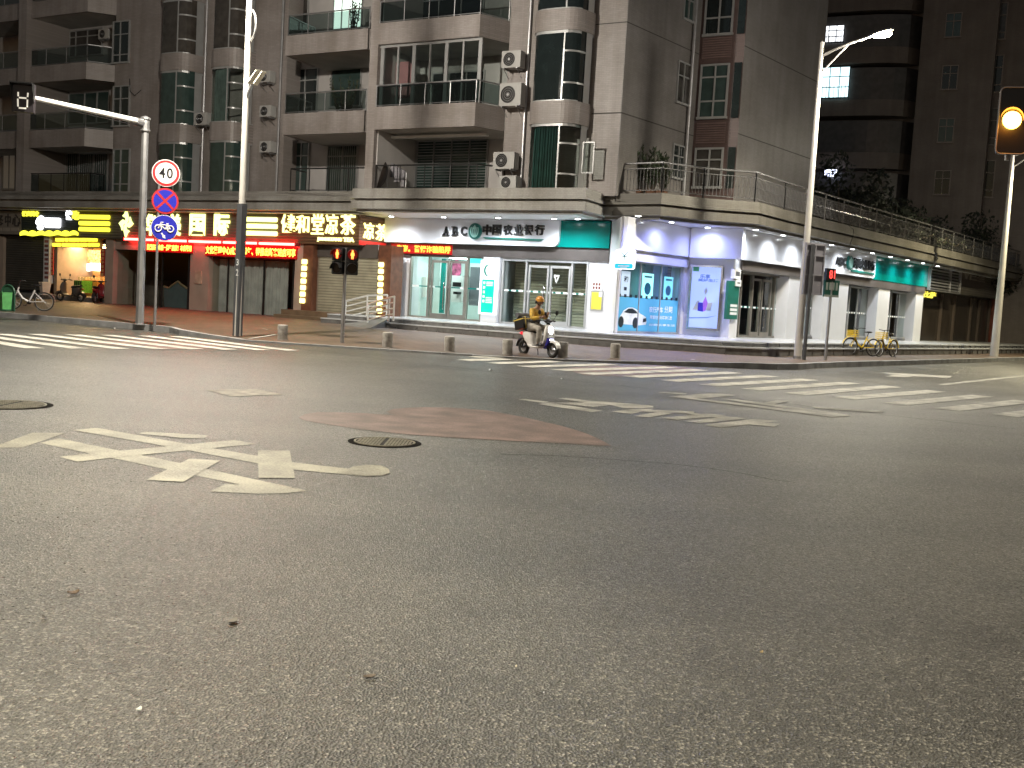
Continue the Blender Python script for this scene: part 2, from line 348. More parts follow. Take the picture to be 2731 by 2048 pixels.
def build_each(mb, name, m, parent=None, **k):
    """every loose piece of a builder as an object of its own"""
    par = list(range(len(mb.v)))
    def find(i):
        while par[i] != i: par[i] = par[par[i]]; i = par[i]
        return i
    for f in mb.f:
        for i in f[1:]: par[find(i)] = find(f[0])
    groups = {}
    for f in mb.f: groups.setdefault(find(f[0]), []).append(f)
    out = []
    for fs in groups.values():
        ids = sorted({i for f in fs for i in f}); mp = {j: i for i, j in enumerate(ids)}; b = MB(); b.add([mb.v[j] for j in ids], [[mp[j] for j in f] for f in fs]); out.append(b.build(name, m, parent, **k))
    return out
def copy_tree(o, parent=None):
    c = o.copy(); COL.objects.link(c)
    if parent: c.parent = parent
    for ch in list(o.children): copy_tree(ch, c)
    return c
_TX = {}
def glyphs(body, off=0.0):
    k = (body, off)
    if k not in _TX:
        c = bpy.data.curves.new('tmp', 'FONT'); c.body = body; c.offset = off; c.resolution_u = 3
        o = bpy.data.objects.new('tmp', c); COL.objects.link(o)
        me = bpy.data.meshes.new_from_object(o.evaluated_get(bpy.context.evaluated_depsgraph_get()))
        vs = [v.co.copy() for v in me.vertices]; fs = [tuple(p.vertices) for p in me.polygons]
        bpy.data.objects.remove(o); bpy.data.curves.remove(c); bpy.data.meshes.remove(me)
        x0 = min(v.x for v in vs); x1 = max(v.x for v in vs); y0 = min(v.y for v in vs); y1 = max(v.y for v in vs)
        _TX[k] = ([((v.x-x0)/(x1-x0), (v.y-y0)/(y1-y0)) for v in vs], fs)
    return _TX[k]
def put_text(mb, body, F, u0, u1, z0, z1, d, th=.03, off=.012):
    """Lettering fitted to a rectangle of a facade frame, th thick, standing off plane d."""
    vs, fs = glyphs(body, off)
    front = [F.P(u0+(u1-u0)*a, d+th, z0+(z1-z0)*b) for a, b in vs]
    mb.add(front, fs)
    if th > .004:
        back = [F.P(u0+(u1-u0)*a, d, z0+(z1-z0)*b) for a, b in vs]
        cnt = {}
        for f in fs:
            for i in range(len(f)):
                e = (f[i], f[(i+1) % len(f)]); cnt[e] = 1
        n = len(vs); edges = [e for e in cnt if (e[1], e[0]) not in cnt]
        mb.add(front+back, [(a, n+a, n+b, b) for a, b in edges])
    return mb
def rrect(F, u0, u1, z0, z1, d, r, seg=4, corners=(1, 1, 1, 1)):
    pts = []
    for (cu, cz, a0, k) in ((u1-r, z1-r, 0, 0), (u0+r, z1-r, 90, 1), (u0+r, z0+r, 180, 2), (u1-r, z0+r, 270, 3)):
        if corners[k]:
            for i in range(seg+1):
                a = R(a0+90*i/seg); pts.append(F.P(cu+r*math.cos(a), d, cz+r*math.sin(a)))
        else:
            pts.append(F.P(u1 if k in (0, 3) else u0, d, z1 if k in (0, 1) else z0))
    return pts
def pxbox(mb, F, x0, y0, x1, y1, d0, d1):
    u0, u1, z0, z1 = F.rect(x0, y0, x1, y1, max(d0, d1)); mb.box(F, u0, u1, min(d0, d1), max(d0, d1), z0, z1); return u0, u1, z0, z1
# ================================================================== GROUND
mb = MB(); mb.quad((-250, -60, 0), (250, -60, 0), (250, 330, 0), (-250, 330, 0))
tag(mb.build('road', M_ASPH), kind='structure')
edge = []                                            # kerb line, with its height
for u in (-75, -60, -45, -35, -30, -26, -23.6): p = FA.P(u, 9.75, 0); edge.append((p.x, p.y, .15))
edge += [(-9.39, 29.5, .13), (-8.34, 28.77, .07), (-7.23, 28.04, .03), (-5.4, 27.75, .03), (-3.51, 27.45, .03), (-1.05, 27.15, .03), (1.3, 27.45, .03),
         (3.15, 28.0, .05), (5.07, 28.55, .11), (6.3, 28.8, .15), (7.3, 29.15, .15), (8.1, 30.0, .15), (8.9, 31.2, .15)]
for u in (32, 36, 42, 50, 60, 75, 95): p = FB.P(u, 4.95, 0); edge.append((p.x, p.y, .15))
inner = []
iA = lambda u: FA.P(u, -4, .3); iB = lambda u: FB.P(u, -3, .3)
srcs = [iA(u) for u in (-75, -60, -45, -35, -30, -26, -23.6)] + [iA(-22.5), iA(-21.6), iA(-20.8), iA(-20), iA(-19), iA(-18), iA(-17), iA(-16)] + \
       [iB(31.5), iB(32), iB(32.4), iB(32.8), iB(33.2)] + [iB(u) for u in (34, 37, 43, 51, 61, 76, 96)]
mb = MB(); n = len(edge)
assert len(srcs) == n, (len(srcs), n)
rows = 5
for k in range(rows+1):
    for i in range(n):
        a = Vector(edge[i]); b = srcs[i]; t = k/rows; q = a.lerp(b, t); q.z = a.z+(b.z-a.z)*min(1, t*1.35); mb.v.append(q)
for k in range(rows):
    for i in range(n-1): mb.f.append([k*n+i, k*n+i+1, (k+1)*n+i+1, (k+1)*n+i]); mb.mi.append(0)
tag(mb.build('pavement', M_PAVE), kind='structure')
mb = MB()
for i in range(n-1):
    a, b = Vector(edge[i]), Vector(edge[i+1]); L = (b-a).length; k = max(1, round(L/.9))
    nn = Vector((b.y-a.y, a.x-b.x, 0)).normalized()
    for j in range(k):
        p = a.lerp(b, j/k+.004/L); q = a.lerp(b, (j+1)/k-.004/L); w = .14
        p0 = p+nn*.03; q0 = q+nn*.03; zt = Vector((0, 0, .012+.004*((i*7+j*3) % 3)))
        P4 = [p0+zt, q0+zt, q-nn*w+zt, p-nn*w+zt]
        mb.add(P4+[Vector((v.x, v.y, -.05)) for v in P4], [(0, 1, 2, 3), (0, 4, 5, 1), (1, 5, 6, 2), (2, 6, 7, 3), (3, 7, 4, 0)])
tag(mb.build('kerb', M_KERB), kind='structure')
def pave_z(p):
    """height of the pavement surface at a point (nearest kerb point to building line)"""
    best = min(range(n), key=lambda i: (Vector(edge[i])-Vector((p.x, p.y, edge[i][2]))).length)
    a = Vector(edge[best]); b = srcs[best]; ab = (b-a).xy; t = max(0, min(1, (Vector((p.x, p.y))-a.xy).dot(ab)/ab.length_squared))
    return a.z+(b.z-a.z)*min(1, t*1.35)
def on_pave(x, y, z0=.1):
    p = G(x, y, z0)
    for _ in range(4): p = G(x, y, pave_z(p))
    return p
# ---- painted markings: sheets 4 mm above the asphalt
def decal(mb, pts, z): mb.poly([G(x, y, z) for x, y in pts])
def stripes(lines, w, z, mb):
    for (x0, y0), (x1, y1) in lines:
        a, b = G(x0, y0, z), G(x1, y1, z); s = Vector((b.y-a.y, a.x-b.x, 0)).normalized()*w/2
        mb.quad(a-s, b-s, b+s, a+s)
mb = MB()
stripes([((-60, 904), (95, 929)), ((-60, 893), (215, 929.5)), ((0, 890), (325, 930)), ((95, 890.5), (432, 930.5)), ((192, 892), (525, 931)),
         ((285, 893), (615, 932)), ((385, 895), (702, 933.5)), ((465, 896.5), (778, 934.5))], .42, .008, mb)
tag(mb.build('crosswalk_marking', M_WHITEPAINT), kind='structure')
mb = MB()
stripes([((1262, 951.8), (1366, 952.5)), ((1236, 960.6), (1352, 957.3)), ((1313, 968.6), (1485, 963.4)), ((1398, 977.6), (1632, 971.2)), ((1488, 987), (1790, 979)),
         ((1560, 997), (1870, 986)), ((1682, 1005), (1960, 993)), ((1784, 1015.5), (2057, 1002)), ((1889, 1027), (2160, 1011.5)), ((2004, 1038.5), (2272, 1020.3)), ((2121, 1050.5), (2380, 1030)),
         ((2252, 1062), (2497, 1042.3)), ((2387, 1077), (2620, 1055)), ((2525, 1092), (2735, 1069)), ((2679, 1108), (2860, 1086))], .45, .008, mb)
tag(mb.build('crosswalk_marking', M_WHITEPAINT), kind='structure')
mb = MB()
decal(mb, [(250, 916), (300, 908), (360, 906), (430, 914), (470, 910), (560, 914), (620, 922), (560, 929), (480, 931), (360, 926)], .004)
decal(mb, [(1500, 982), (1580, 976), (1740, 973.5), (1830, 980), (1880, 987), (1820, 996), (1680, 1004), (1560, 1001)], .004)
tag(mb.build('faded_heart_marking', paint('road_paint_pink_worn', (.36, .22, .19), .47)), kind='structure')
mb = MB(); K = lambda L, ox, oy, s: [(ox+x*s, oy+y*s) for x, y in L]
decal(mb, K([(40, 525), (80, 502), (170, 489), (290, 490), (450, 494), (560, 502), (690, 508), (640, 500), (615, 485), (660, 468), (760, 459), (870, 456), (1050, 459), (1280, 478), (1500, 518), (1750, 576), (1900, 618), (2000, 660), (2095, 712), (1900, 702), (1700, 690), (1400, 675), (1000, 652), (700, 630), (400, 595), (150, 557), (70, 541)], 780, 900, .4069), .004)
tag(mb.build('heart_marking', M_PINK), kind='structure')
mb = MB(); C5 = lambda L: K(L, 0, 1000, .5425)
for j, L in enumerate(([(-10, 345), (160, 283), (318, 285), (110, 357), (-10, 357)], [(195, 334), (288, 311), (900, 436), (1400, 545), (1500, 568), (1270, 556), (1130, 528)],
          [(1030, 572), (1110, 537), (1400, 545), (1512, 569), (1400, 581), (1270, 584)], [(355, 270), (480, 260), (800, 318), (1280, 400), (1430, 428), (1790, 470), (1860, 475), (1800, 498), (1420, 463), (800, 347)],
          [(290, 402), (400, 390), (1150, 320), (1262, 338), (560, 405), (380, 426)], [(680, 288), (720, 278), (1025, 297), (1000, 312), (880, 308)], [(720, 515), (930, 412), (1085, 420), (900, 525)],
          [(1268, 370), (1425, 372), (1450, 506), (1272, 505)], [(1735, 450), (1800, 441), (1870, 443), (1912, 462), (1915, 482), (1880, 494), (1790, 496), (1690, 478)])):
    decal(mb, C5(L), .003+.0005*j)
tag(mb.build('lane_symbol_marking', M_SYMPAINT), kind='structure')
mb = MB(); C6 = lambda L: K(L, 1600, 880, .5113); j = 0
for L in ([(18, 41), (55, 42), (130, 51), (110, 54)], [(155, 39), (185, 38), (270, 48), (400, 57), (465, 64), (468, 69), (420, 71), (370, 71), (330, 61), (250, 54)], [(90, 58), (130, 53), (305, 80), (265, 84)], [(130, 53), (250, 53), (322, 62), (270, 67)],
          [(330, 82), (400, 74), (472, 73), (395, 90)], [(400, 97), (480, 84), (562, 82), (455, 101)], [(490, 103), (640, 89), (702, 95), (545, 109)], [(570, 114), (690, 100), (767, 105), (620, 120)], [(630, 126), (790, 107), (877, 113), (690, 134)],
          [(400, 74), (600, 82), (600, 88), (430, 82)], [(560, 84), (770, 104), (740, 108), (590, 92)], [(740, 114), (880, 122), (860, 132), (760, 122)], [(490, 18), (576, 23), (571, 27), (484, 21)], [(515, 35), (555, 30), (660, 22), (737, 29), (620, 40)],
          [(513, 33), (560, 34), (820, 64), (1112, 96), (1050, 100), (800, 68)], [(688, 41), (737, 42), (1112, 94), (1085, 98)], [(828, 53), (880, 44), (914, 47), (860, 58)], [(983, 66), (1218, 80), (1210, 86), (1000, 72)]):
    decal(mb, K(L, 1360, 1030, .819), .003+.0005*j); j += 1
tag(mb.build('lane_lettering_marking', M_OLDPAINT), kind='structure')
mb = MB(); decal(mb, C6([(1470, 222), (1620, 229), (1835, 240), (1825, 250), (1640, 241), (1590, 246), (1490, 242), (1530, 234)]), .004)
decal(mb, C6([(1760, 283), (2300, 226), (2310, 231), (1790, 288)]), .005)
tag(mb.build('faded_arrow_marking', M_OLDPAINT), kind='structure')
# white setting-out lines worn into the pavement
mb = MB()
for a, b in (((1845, 960), (1990, 940)), ((1690, 950), (1755, 957)), ((1555, 930), (1640, 936)), ((665, 904), (735, 893)), ((700, 877), (740, 886))):
    p, q = on_pave(*a), on_pave(*b); s = Vector((q.y-p.y, p.x-q.x, 0)).normalized()*.05; h = Vector((0, 0, .012)); mb.quad(p-s+h, q-s+h, q+s+h, p+s+h)
tag(mb.build('pavement_line_marking', M_OLDPAINT), kind='structure')
# ---- covers, patch, crack and litter
def cover(name, label, px, py, r, ring):
    c = G(px, py, 0); t = thing(name, label, 'manhole cover', c)
    mb = MB(); mb.lathe(c, [(r+ring, .002), (r+ring, .006), (r+.012, .006), (r+.012, .004)], 36); mb.build('rim', mat('cover_rim', (.012, .011, .010), 1, spec=.05), t)
    MB().lathe(c, [(r-.019, .0), (r-.019, .007)], 40).build('pit', mat('pit_dark', (.012, .011, .010), .9), t)
    mb = MB(); mb.lathe(c, [(r, .0), (r, .013), (r-.02, .013), (r-.02, .006)], 40); mb.f.pop(); mb.mi.pop()
    s = 9
    for i in range(-s, s+1):
        for k in range(-s, s+1):
            x, y = i*r/(s+.7), k*r/(s+.7)
            if x*x+y*y < (r-.03)**2 and i != 0: mb.box(FW, c.x+x-.011, c.x+x+.011, c.y+y-.012, c.y+y+.012, .006, .013)
    mb.build('grate', mat('cast_iron', (.30, .28, .22), .42, .6, var=.3, scale=12), t); return t
cover('manhole_cover', 'round cast iron grid cover in a dark ragged rim next to the pink heart', 1026, 1180, .31, .06)
cover('manhole_cover', 'round manhole cover cut by the left edge of the road', 22, 1080, .40, .07)
mb = MB(); decal(mb, K([(1350, 491), (1680, 486), (1860, 521), (1520, 534)], 0, 840, .4069), .006)
pat = tag(mb.build('road_patch', mat('concrete_patch', (.34, .31, .27), .7, var=.45, scale=5, bump=.5)), 'pale square concrete patch set in the asphalt left of the pink heart', 'road patch')
mb = MB(); cr_ = [(1330, 1212), (1480, 1216), (1640, 1226), (1790, 1236), (1900, 1249), (2000, 1266), (2060, 1278), (2125, 1287)]
pts = [G(x+random.uniform(-6, 6), y+random.uniform(-1.5, 1.5), .003) for x, y in cr_]
for a, b in zip(pts, pts[1:]):
    s = Vector((b.y-a.y, a.x-b.x, 0)).normalized()*.009; mb.quad(a-s, b-s, b+s, a+s)
for L, w in (([(560, 912), (780, 928), (1014, 957), (1300, 990), (1500, 1011), (1680, 1031), (1900, 1055), (2162, 1084), (2450, 1116), (2760, 1149)], .012),):
    pts = []
    for (x0, y0), (x1, y1) in zip(L, L[1:]):
        for i in range(6): pts.append(G(x0+(x1-x0)*i/6+random.uniform(-3, 3), y0+(y1-y0)*i/6+random.uniform(-.8, .8), .003))
    for a, b in zip(pts, pts[1:]):
        s = Vector((b.y-a.y, a.x-b.x, 0)).normalized()*w*random.uniform(.5, 1.3); mb.quad(a-s, b-s, b+s, a+s)
tag(mb.build('crack', mat('crack_dark', (.015, .014, .013), .9)), kind='structure')
def scrap(px, py, sz, col, label, cat, pave=False, curl=.3):
    c = on_pave(px, py) if pave else G(px, py, 0); mb = MB(); rnd = random.Random(px*7+py); vs = []; m = 5
    a0 = rnd.uniform(0, 6)
    for i in range(m):
        for k in range(2):
            t = i/(m-1)-.5; w = sz*.28*(1-(2*t)**2*.7)*(1 if k else -1)
            vs.append(c+Vector((math.cos(a0)*t*sz-math.sin(a0)*w, math.sin(a0)*t*sz+math.cos(a0)*w, .012+sz*curl*(t*t*2+.25*k))))
    mb.add(vs, [(2*i, 2*i+2, 2*i+3, 2*i+1) for i in range(m-1)])
    mb.add([v-Vector((0, 0, .004)) for v in vs], [(2*i+1, 2*i+3, 2*i+2, 2*i) for i in range(m-1)])
    tag(mb.build('leaf' if cat == 'leaf' else 'litter', mat('scrap_'+cat+str(col), col, .6)), label, cat)
scrap(1308, 989, .13, (.7, .7, .7), 'white crumpled tissue on the road left of the right crosswalk', 'litter')
scrap(1499, 1012, .09, (.7, .7, .68), 'small white paper scrap on the road below the pink crosswalk patch', 'litter')
scrap(305, 877, .10, (.75, .74, .7), 'white scrap at the foot of the grey kerb', 'litter')
scrap(556, 883, .12, (.7, .68, .6), 'white scrap on the pavement left of the grey sleeved lamp post', 'litter', True)
scrap(195, 1587, .055, (.09, .05, .02), 'brown curled dry leaf lying left on the near asphalt', 'leaf')
scrap(118, 1653, .03, (.04, .03, .02), 'small dark leaf at the far left of the near asphalt', 'leaf')
scrap(620, 1662, .07, (.10, .085, .06), 'pale brown twig like leaf in the middle of the near asphalt', 'leaf', curl=.1)
scrap(2030, 1745, .022, (.5, .38, .18), 'tiny tan chip on the near asphalt right of centre', 'leaf')
scrap(1376, 1784, .018, (.6, .55, .42), 'tiny cream chip on the near asphalt at the centre', 'leaf')
scrap(985, 1810, .05, (.12, .09, .06), 'thin brown leaf stalk on the near asphalt below the centre', 'leaf', curl=.1)
scrap(370, 1900, .03, (.7, .72, .68), 'small white paper fleck low on the near asphalt', 'leaf')
# ---- granite platform and steps in front of the bank
plat = [FA.P(-25.3, .6, 0), FA.P(-20, .75, 0), FA.P(-16, .75, 0), FA.P(-14.6, .8, 0), FA.P(-13.4, .55, 0), Vector((4.6, 33.2, 0)), Vector((6.5, 32.9, 0))]
plat += [Vector((7.6, 33.4, 0)), FB.P(31.6, 2.75, 0), FB.P(40, 2.75, 0), FB.P(50, 2.75, 0), FB.P(80, 2.75, 0)]
def offs(path, d, ends=True):
    out = []
    for i in range(len(path)):
        a = path[max(i-1, 0)]; b = path[i]; c = path[min(i+1, len(path)-1)]
        n1 = Vector(((b-a).y, -(b-a).x, 0)); n2 = Vector(((c-b).y, -(c-b).x, 0))
        if n1.length < 1e-6: n1 = n2
        if n2.length < 1e-6: n2 = n1
        n1.normalize(); n2.normalize(); m_ = (n1+n2).normalized(); out.append(b+m_*(d/max(.45, m_.dot(n1))))
    return out
backs = [FB.P(80, -4, 0), FB.P(33, -6, 0), FA.P(-15, -6, 0), FA.P(-25.3, -6, 0)]
mbt, mbr = MB(), MB()
for z0, z1, o_ in ((.1, .46, .36), (.30, .62, 0)):
    pp = offs(plat, o_); top = [v+Vector((0, 0, z1)) for v in pp]
    lip = [v+Vector((0, 0, z1)) for v in offs(pp, .025)]
    mbt.poly(lip+[v+Vector((0, 0, z1)) for v in backs])
    for i in range(len(pp)-1):
        mbt.quad(lip[i], lip[i+1], lip[i+1]-Vector((0, 0, .04)), lip[i]-Vector((0, 0, .04)))
        mbt.quad(lip[i]-Vector((0, 0, .04)), lip[i+1]-Vector((0, 0, .04)), top[i+1]-Vector((0, 0, .04)), top[i]-Vector((0, 0, .04)))
        L = (pp[i+1]-pp[i]).length; k = max(1, round(L/.9))
        for j in range(k):
            a = pp[i].lerp(pp[i+1], j/k+.003); b = pp[i].lerp(pp[i+1], (j+1)/k-.003)
            mbr.quad(a+Vector((0, 0, z0)), b+Vector((0, 0, z0)), b+Vector((0, 0, z1-.04)), a+Vector((0, 0, z1-.04)))
    a, b = top[0], FA.P(-25.3, -6, z1); mbr.quad(b-Vector((0, 0, z1)), a-Vector((0, 0, z1)), a, b)
tag(mbt.build('platform_paving', M_FLOORT), kind='structure')
tag(mbr.build('platform_steps', M_STEP), kind='structure')
# ================================================================== APARTMENT BUILDING
bld = thing('apartment_building', 'pale tiled apartment block wrapping the street corner above the shops and the bank', 'building', FA.P(-22, -3, 0))
def part(name, mb, m, parent=bld, **k): return mb.build(name, m, parent, **k)
def parts(name, mb, m, parent=bld, **k): return build_each(mb, name, m, parent, **k)
def uA(px, d, py=500): return FA.uz(px, py, d)[0]
WN = [0]
def window(F, x0, y0, x1, y1, d, vs=(), hs=(), pane=None, fr=.055, parent=bld, dep=.07, frame=M_FRAME, rectuz=None, sash=()):
    u0, u1, z0, z1 = rectuz or F.rect(x0, y0, x1, y1, d+dep)
    WN[0] += 1; pane = pane or (M_DARKGLASS, M_DARKGLASS, mat('curtained_pane', (.050, .046, .042), .12, var=.4, scale=2), M_GREENPANE)[WN[0]*7 % 4]
    mb = MB()
    mb.box(F, u0, u1, d, d+dep, z1-fr, z1); mb.box(F, u0-.03, u1+.03, d, d+dep+.03, z0-.02, z0+fr)
    mb.box(F, u0, u0+fr, d, d+dep, z0+fr, z1-fr); mb.box(F, u1-fr, u1, d, d+dep, z0+fr, z1-fr)
    for t in vs: c = u0+(u1-u0)*t; mb.box(F, c-fr*.4, c+fr*.4, d+.01, d+dep-.008, z0+fr, z1-fr)
    for t in hs: c = z0+(z1-z0)*t; mb.box(F, u0+fr, u1-fr, d+.012, d+dep-.012, c-fr*.4, c+fr*.4)
    w = mb.build('window', frame, parent)
    p = MB(); p.quad(F.P(u0+fr, d+.02, z0+fr), F.P(u1-fr, d+.02, z0+fr), F.P(u1-fr, d+.02, z1-fr), F.P(u0+fr, d+.02, z1-fr)); p.build('pane', pane, w)
    return w
TOP = 18.0
# ---- right section walls
pC = FA.P(uA(1657, -1.2, 300), -1.2, 0); uC = FA.ud(pC)[0]; dB1 = FB.ud(pC)[1]; uBC = FB.ud(pC)[0]
uS = -19.15                                               # where the corner balcony ends against the wall
mb = MB(); mb.box(FA, uS, uC-.02, -6, -1.2, 5.2, TOP)
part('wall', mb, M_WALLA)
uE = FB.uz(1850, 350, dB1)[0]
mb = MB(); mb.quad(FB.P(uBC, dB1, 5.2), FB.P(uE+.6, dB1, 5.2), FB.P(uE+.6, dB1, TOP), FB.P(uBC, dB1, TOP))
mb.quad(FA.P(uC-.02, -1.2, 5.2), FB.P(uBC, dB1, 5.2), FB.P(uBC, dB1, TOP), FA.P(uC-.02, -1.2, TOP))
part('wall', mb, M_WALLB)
pE = FB.P(uE, dB1, 0); FR = Fr((.873, -.487), pE.dot(FA.dn)); uR0 = pE.dot(FR.du)
ratio = ray(1968, 355); pT = pE.copy(); tt_ = 0
while tt_ < 5 and pT.x/pT.y < ratio.x/ratio.y: tt_ += .01; pT = pE+FR.du*tt_
uT, dT = FB.ud(pT); uR1 = pT.dot(FR.du)
mb = MB(); mb.quad(FR.P(uR0, 0, 5.2), FR.P(uR1-.35, 0, 5.2), FR.P(uR1-.35, 0, TOP), FR.P(uR0, 0, TOP))
a, b = FR.P(uR1-.35, 0, 0), pT
mb.quad(a+Vector((0, 0, 5.2)), b+Vector((0, 0, 5.2)), b+Vector((0, 0, TOP)), a+Vector((0, 0, TOP)))
part('rose_wall', mb, M_ROSE)
uT1 = FB.uz(2186, 300, dT)[0]
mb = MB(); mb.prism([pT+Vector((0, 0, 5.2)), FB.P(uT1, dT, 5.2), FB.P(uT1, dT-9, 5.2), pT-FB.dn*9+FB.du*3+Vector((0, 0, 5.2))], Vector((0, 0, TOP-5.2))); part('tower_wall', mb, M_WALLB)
mb = MB()
for (x, y) in ((1615, 302), (1628, 62)):
    z = FA.uz(x, y, -1.2)[1]; mb.box(FA, uA(1578, -1.2, y), uC, -1.25, -1.196, z-.018, z+.018); mb.box(FB, uBC, uE, dB1-.05, dB1+.004, z-.018, z+.018)
for (x, y) in ((1968, 356), (2000, 129)):
    z = FB.uz(x, y, dT)[1]; mb.box(FB, uT, uT1, dT-.05, dT+.004, z-.018, z+.018)
parts('wall_joint', mb, mat('joint_dark', (.07, .065, .06), .8))
for r in ((1821, -30, 1850, 58), (1803, 165, 1838, 280), (1790, 385, 1822, 478)):
    u0, u1, z0, z1 = FB.rect(*r, dB1); window(FB, 0, 0, 0, 0, dB1, (.5,), (.66,), rectuz=(u0, u1, z0, z1))
uw0, uw1 = uR0+.12, uR1-.48
for (yt, yb, hs) in ((-60, 97, (.3,)), (172, 317, (.32, .76)), (394, 502, (.7,))):
    z1 = FR.uz(1890, yt, 0)[1]; z0 = FR.uz(1890, yb, 0)[1]
    window(FR, 0, 0, 0, 0, 0, (.52,), hs, rectuz=(uw0, uw1, z0, z1), fr=.07)
    a_ = FR.P(uR1-.30, .03, 0); du = (pT-FR.P(uR1-.35, 0, 0)).normalized()
    m2 = MB(); off = Vector((du.y, -du.x, 0))*.03; L = .28
    for q0, q1, w_ in ((z0, z1, 0),):
        A_, B_ = a_, a_+du*L
        m2.quad(A_+off+Vector((0, 0, q0)), B_+off+Vector((0, 0, q0)), B_+off+Vector((0, 0, q1)), A_+off+Vector((0, 0, q1)))
    m2.build('side_pane', M_DARKGLASS, bld)
mb = MB()
for yc in (129, 355):
    zc = FR.uz(1890, yc, 0)[1]
    for i in range(-4, 5): mb.box(FR, uw0, uw1, 0, .05, zc+i*.085-.026, zc+i*.085+.026)
    part('rose_louvre', mb, mat('rose_slat', (.18, .12, .11), .6)); mb = MB()
# ---- corner balcony stack (right section)
u0b, u1b = uA(990, 0), FA.uz(1268.7, 270.6, 0)[0]
mb = MB(); mb.box(FA, uA(970, -.1), uA(990, -.1)+.02, -3.4, -.1, 5.2, TOP); part('column', mb, M_WALLA)
mb = MB(); mb.box(FA, u0b-.3, uS+.2, -3.6, -2.8, 5.2, TOP)
mb.box(FA, uA(990, -.1)+.02, uA(990, -.1)+.06, -2.8, -.3, 5.3, TOP)
parts('balcony_wall', mb, M_INNER)
def fascia(path, z0, z1, back, name='balcony', m=M_WALLA, th=.14):
    """solid balcony edge along a plan path plus its slab; returns the part"""
    mb = MB(); P0 = [FA.P(u, d, 0) for u, d in path]; P1 = offs(P0, -th)
    for i in range(len(P0)-1):
        a, b, c, d = P0[i], P0[i+1], P1[i+1], P1[i]; Z0, Z1 = Vector((0, 0, z0)), Vector((0, 0, z1))
        mb.quad(a+Z0, b+Z0, b+Z1, a+Z1); mb.quad(d+Z1, c+Z1, c+Z0, d+Z0); mb.quad(a+Z1, b+Z1, c+Z1, d+Z1); mb.quad(d+Z0, c+Z0, b+Z0, a+Z0)
    o = part(name, mb, m)
    mb = MB(); bk = [FA.P(path[-1][0], back, 0), FA.P(path[0][0], back, 0)]
    for z in (z0+.02, z0+.16): mb.poly([p+Vector((0, 0, z)) for p in P1+bk])
    mb.build('slab', M_SOFFIT, o); return o
def rail(o, path, z0, z1, m_rail=M_GALV, gl=M_RAILGLASS, step=1.15, bars=0):
    P0 = offs([FA.P(u, d, 0) for u, d in path], -.07); mb = MB(); mg = MB()
    for i in range(len(P0)-1):
        a, b = P0[i], P0[i+1]; L = (b-a).length; k = max(1, round(L/step))
        mb.tube([a+Vector((0, 0, z1)), b+Vector((0, 0, z1))], .028, 6)
        mb.tube([a+Vector((0, 0, z0+.06)), b+Vector((0, 0, z0+.06))], .016, 5)
        for j in range(k+1): p = a.lerp(b, j/k); mb.tube([p+Vector((0, 0, z0)), p+Vector((0, 0, z1))], .02, 5)
        if bars:
            kk = round(L/bars)
            for j in range(kk): p = a.lerp(b, (j+.5)/kk); mb.tube([p+Vector((0, 0, z0+.06)), p+Vector((0, 0, z1))], .009, 4, False)
        if gl: mg.quad(a+Vector((0, 0, z0+.05)), b+Vector((0, 0, z0+.05)), b+Vector((0, 0, z1-.04)), a+Vector((0, 0, z1-.04)))
    r = mb.build('railing', m_rail, o)
    if gl: mg.build('rail_glass', gl, r)
    return r
pathR = [(u0b, 0), (u1b, 0), (uS, -1.18)]
LV = ((7.46, 8.28), (10.52, 11.28), (13.55, 14.3))
balR = [fascia(pathR, z0, z1, -2.8) for z0, z1 in LV]
for o, (z0, z1) in zip(balR, LV): rail(o, pathR, z1, z1+.78, step=1.0)
# glazed-in balcony on the third floor
mb = MB()
z0, z1 = 8.30, 10.52; k = 6
for i in range(k+1):
    u = u0b+.1+(u1b-u0b-.14)*i/k; w = .07 if i % 2 == 0 else .035; mb.box(FA, u-w, u+w, -.26, -.18, z0, z1)
mb.box(FA, u0b, u1b, -.27, -.17, z1-.09, z1); mb.box(FA, u0b, u1b, -.258, -.182, 9.02, 9.08)
sash = part('balcony_window', mb, M_FRAME)
p = MB(); p.quad(FA.P(u0b, -.22, z0), FA.P(u1b-.1, -.22, z0), FA.P(u1b-.1, -.22, z1), FA.P(u0b, -.22, z1)); p.build('pane', M_GLASS, sash)
mb = MB(); pts = [FA.P(u0b+.35, -1.2, 8.4)]
uu0, uu1, zz0, zz1 = FA.rect(1005, 166, 1096, 262, -1.2)
mb.prism(rrect(FA, uu0, uu1, zz0, zz1, -1.25, .2), FA.dn*.04); part('pink_screen', mb, mat('pink_cloth', (.36, .16, .17), .7))
window(FA, 1150, 190, 1290, 285, -2.8, (.33, .66), (.7,))
window(FA, 1000, -30, 1290, 60, -2.8, (.2, .4, .6, .8), (.65,))
# ground-level flat behind the bank cornice: barred green windows, lit plaster
window(FA, 1108, 372, 1298, 520, -2.8, (.25, .5, .75), (.72,), pane=M_GREENPANE)
mb = MB(); u0, u1, z0, z1 = FA.rect(1108, 372, 1298, 512, -2.65)
for i in range(19): z = z0+(z1-z0)*(i+.5)/19; mb.tube([FA.P(u0, -2.66, z), FA.P(u1, -2.66, z)], .012, 4)
for i in range(5): u = u0+(u1-u0)*i/4; mb.tube([FA.P(u, -2.66, z0), FA.P(u, -2.66, z1)], .02, 4)
part('window_grille', mb, M_GALV)
mb = MB(); mb.box(FA, uA(1045, -1.2, 360), uA(1300, -1.2, 360), -1.3, -1.1, 7.32, 7.40); part('ceiling_beam', mb, M_WHITE)
z = 5.3
balG = part('floor_slab', MB().box(FA, u0b, u1b+.5, -3, -.1, 5.1, 5.25), M_SOFFIT)
